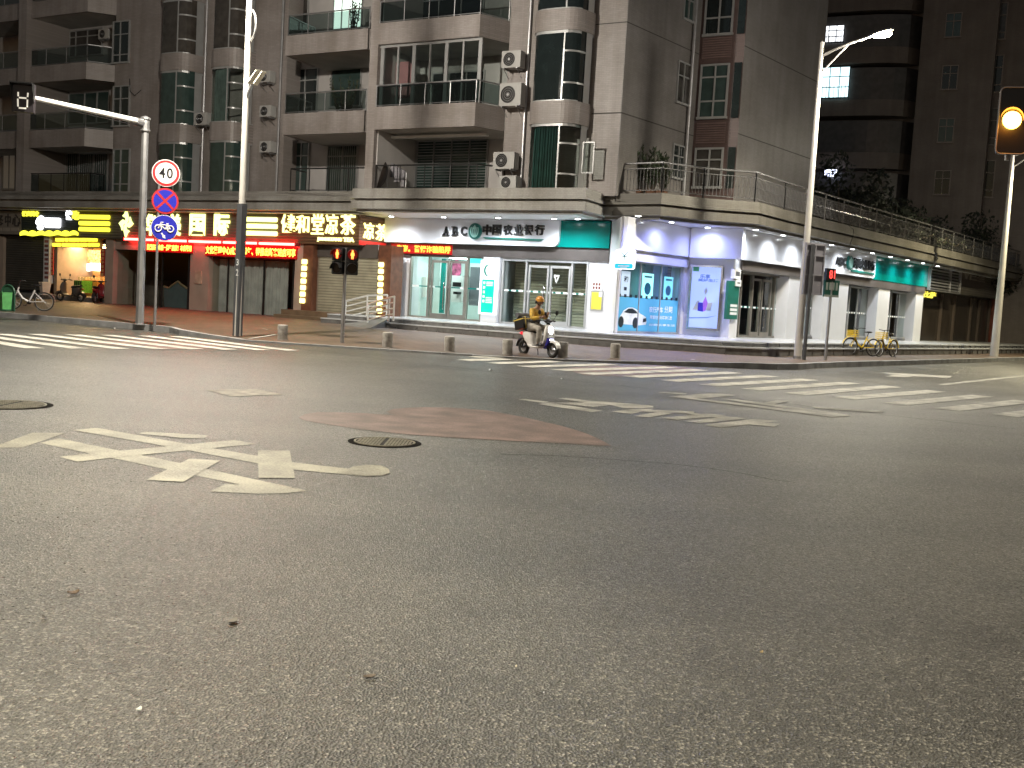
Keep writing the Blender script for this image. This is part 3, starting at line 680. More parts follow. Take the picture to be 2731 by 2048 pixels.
rail(balG, [(u0b, -.15), (u1b+.1, -.15), (uS+.2, -1.1)], 5.3, 6.18, M_DARKFRAME, None, 1.1)
# ---- round bay windows
def bay(xl, xr, y, dw, df, spand, wins, split=.7):
    ul, ur = FA.uz(xl, y, df-.15)[0], FA.uz(xr, y, dw+.05)[0]
    def out(t, g=0): return FA.P(ul-g+(ur-ul+2*g)*t, dw+(df-dw+g)*(max(0, 1-abs(2*t-1)**4.5))**.5, 0)
    N = 22; T = [.5-.5*math.cos(math.pi*i/N) for i in range(N+1)]
    def band(ts, z0, z1, g): 
        mb = MB(); P = [out(t, g) for t in ts]
        for i in range(len(P)-1): mb.quad(P[i]+Vector((0, 0, z0)), P[i+1]+Vector((0, 0, z0)), P[i+1]+Vector((0, 0, z1)), P[i]+Vector((0, 0, z1)))
        return mb, P
    mb = MB()
    for z0, z1 in spand:
        m_, P = band(T, z0, z1, .04); mb.add(m_.v, m_.f)
        bk = [FA.P(ur, dw, 0), FA.P(ul, dw, 0)]
        for z in (z0, z1): mb.poly([p+Vector((0, 0, z)) for p in P])
        o = part('bay_spandrel', mb, M_WALLA, smooth=True); mb = MB()
    for z0, z1, pane, curt in wins:
        fr = MB()
        for ta in (.012, split, .985):
            p, q = out(ta-.012, .015), out(ta+.012, .015); fr.prism([p+Vector((0, 0, z0)), q+Vector((0, 0, z0)), q+Vector((0, 0, z1)), p+Vector((0, 0, z1))], FA.dn*-.05)
        for zz, t0, t1, h in ((z1, 0, 1, .09), (z0+.04, 0, 1, .08), (z0+(z1-z0)*.72, split, .985, .06), (z0+(z1-z0)*.27, split, .985, .06)):
            ts = [t0+(t1-t0)*i/12 for i in range(13)]; m_, P = band(ts, zz-h, zz, .012); fr.add(m_.v, m_.f)
        w = fr.build('bay_window', M_FRAME, bld, smooth=True)
        m_, P = band([.01+.975*i/20 for i in range(21)], z0, z1, -.01); m_.build('pane', pane, w, smooth=True)
        if curt:
            mb2 = MB(); ts = [i/90*split for i in range(2, 91)]
            P = [out(t, -.16)+FA.dn*(.05*math.sin(i*1.25)+.03*math.sin(i*.47)) for i, t in enumerate(ts)]
            for i in range(len(P)-1): mb2.quad(P[i]+Vector((0, 0, z0+.02)), P[i+1]+Vector((0, 0, z0+.02)), P[i+1]+Vector((0, 0, z1-.05)), P[i]+Vector((0, 0, z1-.05)))
            mb2.build('curtain', curt, w, smooth=True)
    return o
bay(1404, 1572, 268, -1.2, -.2, ((7.5, 8.24), (10.55, 11.25), (13.5, 14.2)), ((5.25, 7.5, M_GLASS, M_CURT), (8.24, 10.55, M_DARKGLASS, None), (11.25, 13.5, M_DARKGLASS, None)))
# open casement by the green curtained bay
mb = MB(); u0, u1, z0, z1 = FA.rect(1552, 378, 1584, 462, -.7); 
for a, b in ((u0, u0+.04), (u1-.04, u1)): mb.box(FA, a, b, -.74, -.7, z0, z1)
for a, b in ((z0, z0+.04), (z1-.04, z1)): mb.box(FA, u0+.04, u1-.04, -.738, -.702, a, b)
oc = part('open_casement', mb, M_FRAME); MB().quad(FA.P(u0, -.72, z0), FA.P(u1, -.72, z0), FA.P(u1, -.72, z1), FA.P(u0, -.72, z1)).build('pane', M_GLASS, oc)
# ---- left section
DW = -2.4
mb = MB(); mb.box(FA, uA(298, DW), uA(752, DW), -6, DW, 5.2, TOP)
part('wall', mb, M_WALLA)
mb = MB(); mb.box(FA, uA(742, DW), uA(970, -3.2)+.1, -6.2, -3.3, 5.2, TOP); mb.box(FA, uA(-140, -3.6), uA(300, DW)+.02, -6.2, -3.7, 5.2, TOP)
mb.box(FA, uA(1000, -3.2), u0b, -6.2, -3.3, 5.2, TOP)
parts('balcony_wall', mb, M_INNER)
SP = ((7.5, 8.26), (10.55, 11.28), (13.55, 14.3)); GP = M_GREENPANE
for xl, xr in ((414, 538), (551, 672)):
    bay(xl, xr, 332, DW, -1.35, SP, ((5.25, 7.5, GP, None), (8.26, 10.55, GP if xl < 500 else M_GLASS, None if xl < 500 else mat('curtain_sage', (.10, .13, .12), .8, var=.3)), (11.28, 13.55, mat('brown_pane', (.06, .052, .045), .12, var=.3), None)))
u2a, u2b = uA(752, -.4, 300), uA(970, -.4, 300)
path2 = [(u2a-.25, -2.35), (u2a, -.45), (u2b, -.45)]
for z0, z1 in LV:
    o = fascia(path2, z0, z1, -3.3); rail(o, path2, z1, z1+.78, step=1.1)
gs = part('floor_slab', MB().box(FA, uA(-140, -1.5), u2b, -3.7, -.75, 5.1, 5.25), M_SOFFIT)
rail(gs, [(u2a, -1.9), (u2a+.1, -.8), (u2b, -.8)], 5.3, 6.2, M_DARKFRAME, None, 1.0)
window(FA, 738, 378, 822, 512, DW-.85, (.45, .75), (.72,), pane=GP)
window(FA, 870, 386, 952, 512, -3.3, (.5,), (.76,), pane=GP)
mb = MB(); u0, u1, z0, z1 = FA.rect(870, 386, 952, 512, -3.1)
for i in range(16): u = u0+(u1-u0)*i/15; mb.tube([FA.P(u, -3.15, z0), FA.P(u, -3.15, z1)], .012, 4)
part('window_grille', mb, M_GALV)
window(FA, 746, 182, 846, 300, -3.3, (.42, .66), (.72,)); window(FA, 880, 178, 962, 285, -3.3, (), ())
window(FA, 745, -40, 822, 75, -3.3, (.4, .7), (.7,))
window(FA, 888, -40, 966, 78, -3.3, (.3, .66), (), pane=em('lit_room', (.82, 1, .86), 1.6))
for y0, y1 in ((396, 514), (228, 337), (55, 168), (-110, -5)):
    window(FA, 299, y0, 344, y1, DW, (.45,), (.68, .2), pane=GP if y0 > 300 else M_DARKGLASS)
# far-left balconies with a chamfered end
uL0, uL1, uL2 = uA(64, -1.5, 340), uA(226, -1.5, 338), uA(300, -2.4, 340)
pathL = [(uL0, -1.5), (uL1, -1.5), (uL2, -2.45)]; pathLL = [(uL0-8, -1.5), (uL0-.5, -1.5)]
for z0, z1 in LV:
    o = fascia(pathL, z0, z1, -3.7); rail(o, pathL, z1, z1+.8, step=1.3)
    o = fascia(pathLL, z0, z1, -3.7); rail(o, pathLL, z1, z1+.8, step=1.3)
rail(gs, [(uL0, -1.6), (uL1+.3, -1.6), (uL2-.3, -2.3)], 5.3, 6.25, M_DARKFRAME, M_RAILGLASS, 1.0)
mb = MB(); mb.box(FA, uA(44, -1.3), uA(64, -1.3), -3.7, -1.25, 5.2, TOP); part('column', mb, M_WALLA)
window(FA, 172, 402, 288, 516, -3.7, (.33, .66), (), pane=GP)
mb = MB(); u0, u1, z0, z1 = FA.rect(172, 402, 288, 516, -3.5)
for i in range(22): u = u0+(u1-u0)*i/21; mb.tube([FA.P(u, -3.55, z0), FA.P(u, -3.55, z1)], .012, 4)
part('window_grille', mb, M_GALV)
mb = MB(); pxbox(mb, FA, 196, 400, 286, 406, -3.6, -3.0); part('window_awning', mb, M_WHITE)
window(FA, 180, 245, 290, 330, -3.7, (.4, .7), ()); window(FA, 183, 78, 272, 150, -3.7, (.2, .55), (.75,))
window(FA, 5, 405, 40, 505, -3.7, (.5,), (), pane=em('dim_room', (.5, .42, .32), .06))
window(FA, 108, -40, 165, 8, -3.7, (.33, .66), (), pane=em('lit_room_pink', (1, .86, .95), 1.5))
# ---- cornice and podium edge (one moulded band on a plan path)
PROF = ((0, 5.30), (0, 5.03), (.07, 5.02), (.07, 4.93), (-.1, 4.92), (-.1, 4.86), (0.02, 4.85), (.02, 4.56), (-.14, 4.54), (-.14, 4.45))
def cornice(path, m, flip=1):
    rows_ = [[v+Vector((0, 0, z)) for v in offs(path, o_)] for o_, z in PROF]; mb = MB()
    inn = [v+Vector((0, 0, 5.30)) for v in offs(path, -.5)]; so_ = [v+Vector((0, 0, 4.45)) for v in offs(path, -.5)]
    rr = [inn]+rows_+[so_]
    for a, b in zip(rr, rr[1:]):
        for i in range(len(path)-1): mb.quad(b[i], b[i+1], a[i+1], a[i])
    return part('cornice', mb, m)
uK = uA(970, -.5)
cA1 = [FA.P(-75, -.75, 0), FA.P(uK, -.75, 0)]
cA2 = [FA.P(uK, -1.2, 0), FA.P(uK, .18, 0), Vector((2.05, 34.62, 0)), Vector((2.95, 36.6, 0))]
cB = [Vector((2.75, 36.25, 0)), Vector((3.2, 35.89, 0)), Vector((4.55, 34.88, 0)), Vector((6.16, 35.75, 0)), Vector((8.03, 36.05, 0)), FB.P(36, 1.15, 0), FB.P(85, .95, 0)]
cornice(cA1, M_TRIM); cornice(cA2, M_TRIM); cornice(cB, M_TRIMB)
mb = MB()
for z, pth, bk in ((4.47, cA1, (FA.P(uK, -7, 0), FA.P(-75, -7, 0))), (4.47, cA2[1:], (FB.P(30.5, -5, 0), FA.P(-16, -7, 0), FA.P(uK, -7, 0))), (4.475, cB, (FB.P(85, -4, 0), FB.P(34, -6, 0), FA.P(-16, -6.8, 0)))):
    pp = offs(pth, -.3); mb.poly([v+Vector((0, 0, z)) for v in pp+list(bk)])
part('soffit', mb, mat('soffit_panel', (.62, .62, .63), .55, var=.08, scale=1))
mb = MB()
for pth, bk in ((cA1, (FA.P(uK, -7, 0), FA.P(-75, -7, 0))), (cA2[1:], (FB.P(30.5, -5, 0), FA.P(-16, -7, 0), FA.P(uK, -7, 0))), (cB, (FB.P(85, -14, 0), FB.P(34, -14, 0), FA.P(-16, -6.8, 0)))):
    pp = offs(pth, -.3); mb.poly([v+Vector((0, 0, 5.22)) for v in pp+list(bk)])
part('terrace_deck', mb, M_SOFFIT)
# ---- terrace railing
tr = thing('terrace_railing', 'steel baluster railing along the roof terrace edge above the bank corner', 'railing', (6.1, 35.7, 5.3))
def balus(path, step, parts):
    P0 = offs(path, -.22); top, bars, posts = parts
    for i in range(len(P0)-1):
        a, b = P0[i], P0[i+1]; L = (b-a).length
        if L < .5: continue
        for z, r_ in ((6.32, .035), (6.14, .018), (5.42, .018)): top.tube([a+Vector((0, 0, z)), b+Vector((0, 0, z))], r_, 6)
        k = round(L/step)
        for j in range(k): p = a.lerp(b, (j+.5)/k); bars.tube([p+Vector((0, 0, 5.42)), p+Vector((0, 0, 5.78)), p+Vector((0, 0, 5.80)), p+Vector((0, 0, 5.83)), p+Vector((0, 0, 6.14))], [.011, .011, .022, .011, .011], 4, False)
        k = max(1, round(L/1.9))
        for j in range(k+1): p = a.lerp(b, j/k); posts.tube([p+Vector((0, 0, 5.05)), p+Vector((0, 0, 6.32))], .028, 6)
PT = (MB(), MB(), MB()); balus(cB[1:], .13, PT)
PT[0].build('handrail', M_RAILST, tr); PT[1].build('baluster_row', M_RAILST, tr); build_each(PT[2], 'post', M_RAILST, tr)
# ================================================================== SHOPFRONTS (left)
DS = -1.45
def zA(px, py, d): return FA.uz(px, py, d)[1]
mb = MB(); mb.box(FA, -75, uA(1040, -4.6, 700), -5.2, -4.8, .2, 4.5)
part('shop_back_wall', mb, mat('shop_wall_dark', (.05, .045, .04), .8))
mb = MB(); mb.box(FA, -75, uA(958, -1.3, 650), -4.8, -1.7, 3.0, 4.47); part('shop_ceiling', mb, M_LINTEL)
mb = MB()
for x0, x1 in ((279, 300), (506, 555), (785, 807)):
    mb.box(FA, uA(x0, -1.3, 720), uA(x1, -1.3, 720), -2.2, -1.32, .25, 3.32)
parts('shop_pillar', mb, M_PILLAR)
mb = MB()
for u in (uA(279, -1.3, 720)-.25, uA(131, -1.3, 720)-.02, uA(832, -1.4, 720)): mb.box(FA, u, u+.2, -4.8, -1.6, .2, 3.2)
parts('party_wall', mb, mat('party_wall', (.28, .22, .17), .7))
# dark shutter at the far left, its plinth, the poster pillar
mb = MB(); pxbox(mb, FA, 8, 630, 116, 772, -1.7, -1.55); part('roller_shutter', mb, M_SHUTDARK)
mb = MB(); mb.box(FA, -75, uA(262, -1.2, 780), -4.8, -.95, .15, .52); part('shop_step', mb, M_STEP)
mb = MB(); pxbox(mb, FA, -30, 630, 8, 775, -1.7, -1.4); parts('shop_pillar', mb, M_PILLAR)
mb = MB(); pxbox(mb, FA, 116, 630, 131, 755, -1.6, -1.35); pp_ = part('poster_pillar', mb, M_BANKWALL)
mb = MB()
for i in range(9): y = 640+i*12; pxbox(mb, FA, 118.5, y, 128.5, y+7, -1.35, -1.335)
mb.build('notice_row', mat('notice_print', (.22, .08, .08), .6, var=.8, scale=6), pp_)
# noodle shop: a lit room
uN0, uN1 = uA(132, -1.5, 720), uA(279, -1.5, 720)
mb = MB(); mb.box(FA, uN0, uN1, -4.7, -3.6, .3, 3.1); part('noodle_shop_wall', mb, mat('ochre_wall', (.62, .33, .09), .6, var=.12))
mb = MB(); mb.box(FA, uN0, uN1, -3.6, -1.45, .45, .53); part('noodle_shop_floor', mb, mat('ochre_floor', (.45, .34, .22), .3))
mb = MB()
for i in range(3): mb.box(FA, uN0+.4+i*.85, uN0+1.0+i*.85, -3.0, -2.3, 2.86, 2.9)
parts('ceiling_lamp', mb, em('shop_lamp', (1, .66, .30), 30))
mb = MB(); pxbox(mb, FA, 131, 740, 190, 792, -3.5, -2.6)
part('brick_counter', mb, MATS.setdefault('brick', pavers('brick_face', (.35, .16, .09), (.42, .22, .13), .2, .06)))
mb = MB(); pxbox(mb, FA, 138, 634, 270, 660, -1.6, -1.5); hb = part('header_board', mb, mat('ochre_board', (.5, .28, .12), .5))
mb = MB()
for y, xs in ((635, ((147, 169), (172, 180), (183, 209), (211, 229), (231, 258))), (648.5, ((139, 160), (164, 199), (201, 211), (213, 230), (233, 240), (242, 263)))):
    for a, b in xs:
        k = max(1, round((b-a)/8))
        for i in range(k): pxbox(mb, FA, a+(b-a)*i/k+.4, y, a+(b-a)*(i+1)/k-.4, y+8.5, -1.5, -1.45)
mb.build('glowing_lettering', E_YELLOW, hb)
def sign_box(name, label, cat, F, x0, y0, x1, y1, d0, d1, m, group=None):
    u0, u1, z0, z1 = F.rect(x0, y0, x1, y1, d1)
    t = thing(name, label, cat, F.P((u0+u1)/2, d0, z0), 0, group)
    MB().box(F, u0, u1, d0, d1, z0, z1).build('panel', m, t); return t, (u0, u1, z0, z1)
M_RED = mat('couplet_red', (.42, .02, .015), .5)
for x0, y0, x1, y1, lb in ((133, 655, 142, 733, 'left'), (268, 662, 279, 738, 'right')):
    t, (u0, u1, z0, z1) = sign_box('couplet', 'red paper couplet with pale characters on the %s side of the noodle shop door' % lb, 'couplet', FA, x0, y0, x1, y1, -1.5, -1.46, M_RED)
    mb = MB()
    for i in range(7):
        zc = z0+(z1-z0)*(i+.5)/7; put_text(mb, '福春吉财安和旺'[i] if lb == 'left' else '喜祥康宁丰顺泰'[i], FA, u0+.03, u1-.03, zc-.07, zc+.07, -1.458, .004)
    mb.build('characters', mat('couplet_gold', (.75, .5, .2), .5), t)
t, _ = sign_box('wall_poster', 'small glowing blue framed notice on the ochre wall of the noodle shop', 'poster', FA, 177, 688, 194, 717, -3.58, -3.54, em('blue_poster', (.45, .85, .95), 1.2))
t, (u0, u1, z0, z1) = sign_box('menu_board', 'food picture menu above white light boxes inside the noodle shop', 'menu', FA, 211, 666, 268, 701, -3.4, -3.3, mat('food_print', (.6, .32, .2), .5, var=.9, scale=9))
mb = MB()
for a, b in ((210, 238), (240, 268)): pxbox(mb, FA, a, 702, b, 722, -3.35, -3.28)
mb.build('light_box', em('menu_light', (1, .97, .92), 3.5), t)
t, _ = sign_box('service_counter', 'orange fronted counter with food trays inside the noodle shop', 'counter', FA, 219, 747, 258, 790, -3.1, -2.5, mat('orange_front', (.65, .32, .06), .5))
mb = MB()
for i in range(6): u0, u1, z0, z1 = FA.rect(212+i*8, 738, 218+i*8, 746, -2.7); mb.box(FA, u0, u1, -2.9, -2.6, z0, z1)
mb.build('food_tray', mat('tray_cream', (.7, .62, .42), .5, var=.3, scale=12), t)
t, _ = sign_box('green_crate', 'bright green slatted crate beside the orange noodle shop counter', 'crate', FA, 197, 748, 218, 780, -2.5, -1.9, mat('crate_green', (.10, .34, .03), .5, var=.4, scale=20))
mb = MB()
for i in range(4): u0, u1, z0, z1 = FA.rect(199+i*5, 750, 201+i*5, 779, -1.9); mb.box(FA, u0, u1, -1.9, -1.88, z0, z1)
mb.build('slats', M_DARKFRAME, t)
t, (u0, u1, z0, z1) = sign_box('standing_sign', 'tilted red folding sign on the floor of the noodle shop', 'sign', FA, 148, 724, 165, 756, -2.0, -1.94, mat('sign_red', (.6, .03, .03), .5))
put_text(MB(), '面', FA, u0+.06, u1-.06, z0+.3, z1-.06, -1.94, .006).build('character', E_CHALK, t)
# planter under the poster pillar
p = FA.P(uA(124, -.8, 765), -.72, .5); t = thing('planter_tub', 'square tapered white tub in front of the poster pillar', 'tub', p)
mb = MB(); mb.lathe(p, [(.20, 0), (.29, .52), (.31, .54), (.31, .60), (.26, .60), (.25, .5)], 4); mb.build('tub', mat('tub_white', (.66, .6, .55), .5), t)
MB().lathe(p, [(.24, .50), (.24, .53)], 4).build('soil', M_BARK, t)
# glass shop with dark interior, screen board, curtained windows
def frontage(x0, x1, ytop, ybot, d, mull, m=M_GLASS, fr=.06, frame=M_DARKFRAME):
    u0, u1, z0, z1 = FA.rect(x0, ytop, x1, ybot, d); return window(FA, 0, 0, 0, 0, d, mull, (), pane=m, rectuz=(u0, u1, z0, z1), fr=fr, frame=frame)
frontage(301, 506, 668, 826, -1.6, (.33, .66)); frontage(556, 785, 690, 842, -1.6, (.24, .66))
mb = MB(); mb.box(FA, uA(301, -1.4, 650), uA(506, -1.4, 650), -1.62, -1.42, zA(400, 668, -1.4), 3.3); part('shop_lintel', mb, M_PILLAR)
mb = MB(); u0, u1 = uA(556, -2.2, 770), uA(786, -2.2, 770); z0, z1 = .3, 3.0; k = 260; P = []
for i in range(k+1):
    t_ = i/k; P.append(FA.P(u0+(u1-u0)*t_, -1.82+.045*math.sin(i*.9)+.03*math.sin(i*.31+1), 0))
for i in range(k):
    if .17 < i/k < .20: continue
    mb.quad(P[i]+Vector((0, 0, z0)), P[i+1]+Vector((0, 0, z0)), P[i+1]+Vector((0, 0, z1)), P[i]+Vector((0, 0, z1)))
part('curtain', mb, M_GREYCURT, smooth=True)
uo = [FA.uz(x, y, -2.3) for x, y in ((440, 818), (440, 764), (453, 768), (466, 758), (478, 750), (484, 757), (500, 768), (506, 770), (506, 824))]
p0 = FA.P(uo[0][0], -2.3, .3); t = thing('screen_board', 'grey blue scalloped headboard standing behind the dark shop glass', 'screen', p0)
mb = MB(); mb.prism([FA.P(u, -2.3, max(.3, z)) for u, z in uo], FA.dn*.05); mb.build('board', mat('screen_blue', (.10, .14, .15), .5), t)
mb = MB(); pts = [FA.P(u, -2.24, z) for u, z in uo[1:8]]; mb.tube(pts, .05, 6); mb.build('gilt_edge', mat('gilt', (.4, .3, .18), .4, .3), t)
for i, (x, y, c, w_, h_) in enumerate(((325, 800, (.2, .17, .15), .5, .9), (385, 806, (.16, .12, .09), .7, .8), (332, 730, (.25, .2, .18), .4, .5))):
    pass
mb = MB(); pxbox(mb, FA, 318, 700, 330, 745, -3.8, -3.7); pxbox(mb, FA, 372, 745, 430, 815, -4.2, -3.6); pxbox(mb, FA, 335, 745, 365, 752, -4.2, -3.9); pxbox(mb, FA, 385, 725, 398, 748, -4.0, -3.95)
tag(part('shop_fittings', mb, mat('fittings', (.16, .12, .10), .5, var=.5, scale=2)))
t, _ = sign_box('notice_box', 'small framed notice fixed to the pink lit pillar between the shop windows', 'notice', FA, 520, 722, 536, 756, -1.32, -1.26, mat('notice_cream', (.4, .33, .25), .5, var=.3))
# herbal tea shop
mb = MB(); pxbox(mb, FA, 832, 685, 1010, 838, -1.75, -1.6); part('roller_shutter', mb, M_SHUTTER)
mb = MB(); mb.box(FA, uA(832, -1.6, 670), uA(1010, -1.6, 670), -1.74, -1.55, zA(900, 686, -1.55), 3.35); part('shop_lintel', mb, M_LINTEL)
mb = MB(); mb.box(FA, uA(805, -1.3, 760), uA(832, -1.3, 760), -1.75, -1.30, .55, 3.33); mb.box(FA, uA(1006, -1.5, 760), uA(1040, -1.5, 760), -2.3, -1.5, .6, 3.33); parts('wood_pillar', mb, M_WOODP)
mb = MB()
mb.box(FA, uA(742, -.6, 840), uA(975, -.6, 840), -1.8, -.75, .2, .62); mb.box(FA, uA(720, -.2, 845), uA(965, -.2, 845), -1.8, -.4, .2, .42)
parts('tea_shop_step', mb, mat('step_brown', (.16, .11, .07), .4, var=.25))
for x0, y0, dy, k, d, lb in ((804.5, 691, 17.3, 7, -1.28, 'left'), (1009, 699, 17.6, 8, -1.48, 'right')):
    u, z = FA.uz(x0+8, y0+60, d); t = thing('lightbox_column', 'column of glowing white square letter boxes on the %s wooden pillar of the tea shop' % lb, 'illuminated sign', FA.P(u, d, z-1.2))
    for i in range(k):
        xx = x0-i*1.0+(0 if lb == 'left' else .3*i); u0, u1, z0, z1 = FA.rect(xx, y0+i*dy, xx+13, y0+i*dy+13.5, d+.05)
        MB().prism(rrect(FA, u0, u1, z0, z1, d, .05), FA.dn*.05).build('letter_box', E_WARMCH, t)
# ---- shop signs
GS = 'shop sign boards above the left shops'
t, (u0, u1, z0, z1) = sign_box('shop_sign', 'unlit grey sign board with dark characters at the far left edge', 'shop sign', FA, -40, 562, 57, 624, -1.6, -1.2, mat('grey_board', (.20, .18, .155), .5), GS)
mb = MB()
for ch, a, b in (('修', -22, 9), ('中', 14, 29), ('心', 33, 55)): q = FA.rect(a, 570, b, 604, -1.19); put_text(MB(), ch, FA, *q, -1.2, .03).build('character', mat('sign_char_dark', (.04, .035, .03), .5), t)
mb = MB()
for a, b in ((-16, 5), (8, 26), (29, 50)): pxbox(mb, FA, a, 607, b, 616, -1.2, -1.19)
mb.build('panel_row', mat('grey_board_light', (.30, .27, .23), .5), t)
t, _ = sign_box('shop_sign', 'dark sign board with a white glowing box, yellow letters and a yellow wave below', 'shop sign', FA, 57, 561, 211, 630, -1.6, -1.2, M_DARKBOARD, GS)
mb = MB(); q = FA.rect(59, 563, 103, 577, -1.17); put_text(mb, '健康美味', FA, *q, -1.2, .05, .03); mb.build('small_lettering', E_YELLOW, t)
mb = MB(); u0, u1, z0, z1 = FA.rect(119, 581, 159, 607, -1.13); mb.prism(rrect(FA, u0, u1, z0, z1, -1.2, .08), FA.dn*.08); mb.build('light_box', em('box_white', (.95, .95, 1), 3), t)
mb = MB(); u0, u1, z0, z1 = FA.rect(94, 574, 118, 613, -1.13); C = [(.5, 0), (.72, .05), (.78, .2), (.7, .32), (.95, .5), (1, .7), (.85, .86), (.62, .97), (.55, 1), (.4, .9), (.2, .8), (.05, .62), (0, .5), (.12, .38), (.25, .3), (.2, .15), (.3, .03)]
mb.prism([FA.P(u0+(u1-u0)*a, -1.2, z0+(z1-z0)*b) for a, b in C], FA.dn*.07); mb.build('bowl_emblem', em('box_white', (.95, .95, 1), 3), t)
mb = MB(); q = FA.rect(174, 561, 192, 586, -1.15); put_text(mb, '快', FA, *q, -1.2, .05, .04); mb.build('white_lettering', em('box_white', (.95, .95, 1), 3), t)
mb = MB(); q = FA.rect(192, 561, 209, 586, -1.15); put_text(mb, '吃', FA, *q, -1.2, .05, .04); mb.build('yellow_lettering', E_YELLOW, t)
mb = MB(); up, lo = [], []
for i in range(57):
    x = 53+i*(207-53)/56; y = 621-5.5*abs(math.sin(math.pi*i/8)); u, z = FA.uz(x, y-1, -1.15); up.append((u, z)); u, z = FA.uz(x, 628-1.5*math.sin(math.pi*i/8), -1.15); lo.append((u, z))
for i in range(56):
    a, b, c, d = up[i], up[i+1], lo[i+1], lo[i]; mb.prism([FA.P(*[a[0], -1.19, a[1]]), FA.P(b[0], -1.19, b[1]), FA.P(c[0], -1.19, c[1]), FA.P(d[0], -1.19, d[1])], FA.dn*.05)
mb.build('neon_wave', E_YELLOW, t)
t, _ = sign_box('shop_sign', 'long taupe slatted sign board with glowing bars, pinwheel and white characters', 'shop sign', FA, 211, 562, 737, 642, -1.6, -1.2, M_TAUPE, GS)
mb = MB()
for y in (573, 590, 606): u0, u1, z0, z1 = FA.rect(209.5, y, 290, y+11, -1.12); mb.prism(rrect(FA, u0, u1, z0, z1, -1.2, .06), FA.dn*.08)
build_each(mb, 'glow_stripe', E_YELLOW, t)
mb = MB(); uc, zc = FA.uz(335, 596, -1.14); s_ = .62
leaf = [(0, 0), (.13, .10), (.17, .28), (.10, .45), (0, .62), (-.14, .42), (-.30, .34), (-.17, .28), (-.06, .3), (-.01, .18)]
for k in range(4):
    a = R(90*k); sx = 1 if k % 2 == 0 else .78
    mb.prism([FA.P(uc+(x*math.cos(a)-y*math.sin(a))*(.72), -1.2, zc+(x*math.sin(a)+y*math.cos(a))*(1.0)) for x, y in leaf], FA.dn*.07)
mb.build('pinwheel_emblem', em('lime_pale', (.85, 1, .3), 1.8), t)
mb = MB()
for ch, a, b in (('华', 384, 412), ('美', 446, 479), ('国', 503, 543), ('际', 568, 609)): q = FA.rect(a, 570, b, 628, -1.1); put_text(MB(), ch, FA, *q, -1.2, .06, .03).build('character', em('char_white', (.95, 1, .30), 2.2), t)
mb = MB()
for y in (579, 597, 616): u0, u1, z0, z1 = FA.rect(650, y, 737, y+12, -1.12); mb.prism(rrect(FA, u0, u1, z0, z1, -1.2, .06), FA.dn*.08)
build_each(mb, 'glow_stripe', em('char_white', (.95, 1, .30), 2.2), t)
t, _ = sign_box('shop_sign', 'brown wooden sign board with five glowing white brush characters', 'shop sign', FA, 737, 563, 958, 651, -1.6, -1.2, M_WOOD, GS)
mb = MB()
for ch, a, b, y0, y1 in (('健', 747, 784, 571, 620), ('和', 786, 821, 573, 621), ('堂', 828, 860, 570, 625), ('凉', 865, 898, 570, 625), ('茶', 905, 945, 568, 626)):
    q = FA.rect(a, y0, b, y1, -1.1); put_text(MB(), ch, FA, *q, -1.2, .06, .01).build('character', E_WARMCH, t)
mb = MB(); put_text(mb, 'JIANHETANG', FA, *FA.rect(845, 633, 910, 645, -1.15), -1.2, .05, .04); put_text(mb, 'TEA', FA, *FA.rect(914, 633, 943, 645, -1.15), -1.2, .05, .04); mb.build('small_lettering', E_WARMCH, t)
pS = FA.P(uA(958, -1.2, 610), -1.2, 0); FS = Fr((.623, .782), pS.dot(FB.dn)); us0 = pS.dot(FS.du); us1 = us0+1.62
zb, zt = zA(958, 652, -1.2), zA(958, 575, -1.2)
t = thing('shop_sign', 'brown side board with two glowing tea characters turned towards the bank', 'shop sign', pS+Vector((0, 0, zb)), 0, GS)
MB().box(FS, us0+.02, us1, -.35, -.02, zb, zt).build('panel', M_WOOD, t); MB().box(FS, us0+.02, us1, -.02, .02, zb, zb+.16).build('red_trim', em('red_trim', (.8, .03, .02), .35), t)
mb = MB()
for ch, a, b in (('凉', .14, .48), ('茶', .54, .93)): put_text(MB(), ch, FS, us0+(us1-us0)*a, us0+(us1-us0)*b, zb+.24, zt-.22, -.02, .05, .01).build('character', E_WARMCH, t)
# ---- red LED message strips and the pink tube above them
for x0, x1, y0, y1, body, lb in ((391, 512, 648, 673, '热烈庆祝本店一周年店庆！本店聘用', 'first red message strip, under the slatted sign behind the sign post'), (547, 790, 655, 686, '文化管理中心成立六周年、特推出新客进店可享', 'long red message strip above the curtained shop window')):
    t, (u0, u1, z0, z1) = sign_box('led_strip', lb, 'led sign', FA, x0, y0, x1, y1, -1.3, -1.22, E_LEDBACK)
    put_text(MB(), body, FA, u0+.03, u1-.03, z0+.07, z1-.07, -1.22, .012, .02).build('lettering', E_LEDY, t)
u0, z0 = FA.uz(331, 637, -1.1); u1, z1 = FA.uz(790, 652, -1.1); t = thing('neon_tube', 'long pink red light tube running under the slatted shop sign', 'light tube', FA.P(u0, -1.1, z0))
mb = MB(); mb.tube([FA.P(u0, -1.1, z0), FA.P((u0+u1)/2, -1.1, (z0+z1)/2-.01), FA.P(u1, -1.1, z1)], .05, 8); mb.build('tube', em('tube_red', (1, .035, .03), 26), t)
mb = MB()
for i in range(6): q = i/5; mb.box(FA, u0+(u1-u0)*q-.04, u0+(u1-u0)*q+.04, -1.28, -1.04, z0+(z1-z0)*q-.08, z0+(z1-z0)*q+.08)
mb.build('bracket', mat('bracket_red', (.3, .03, .03), .5), t)
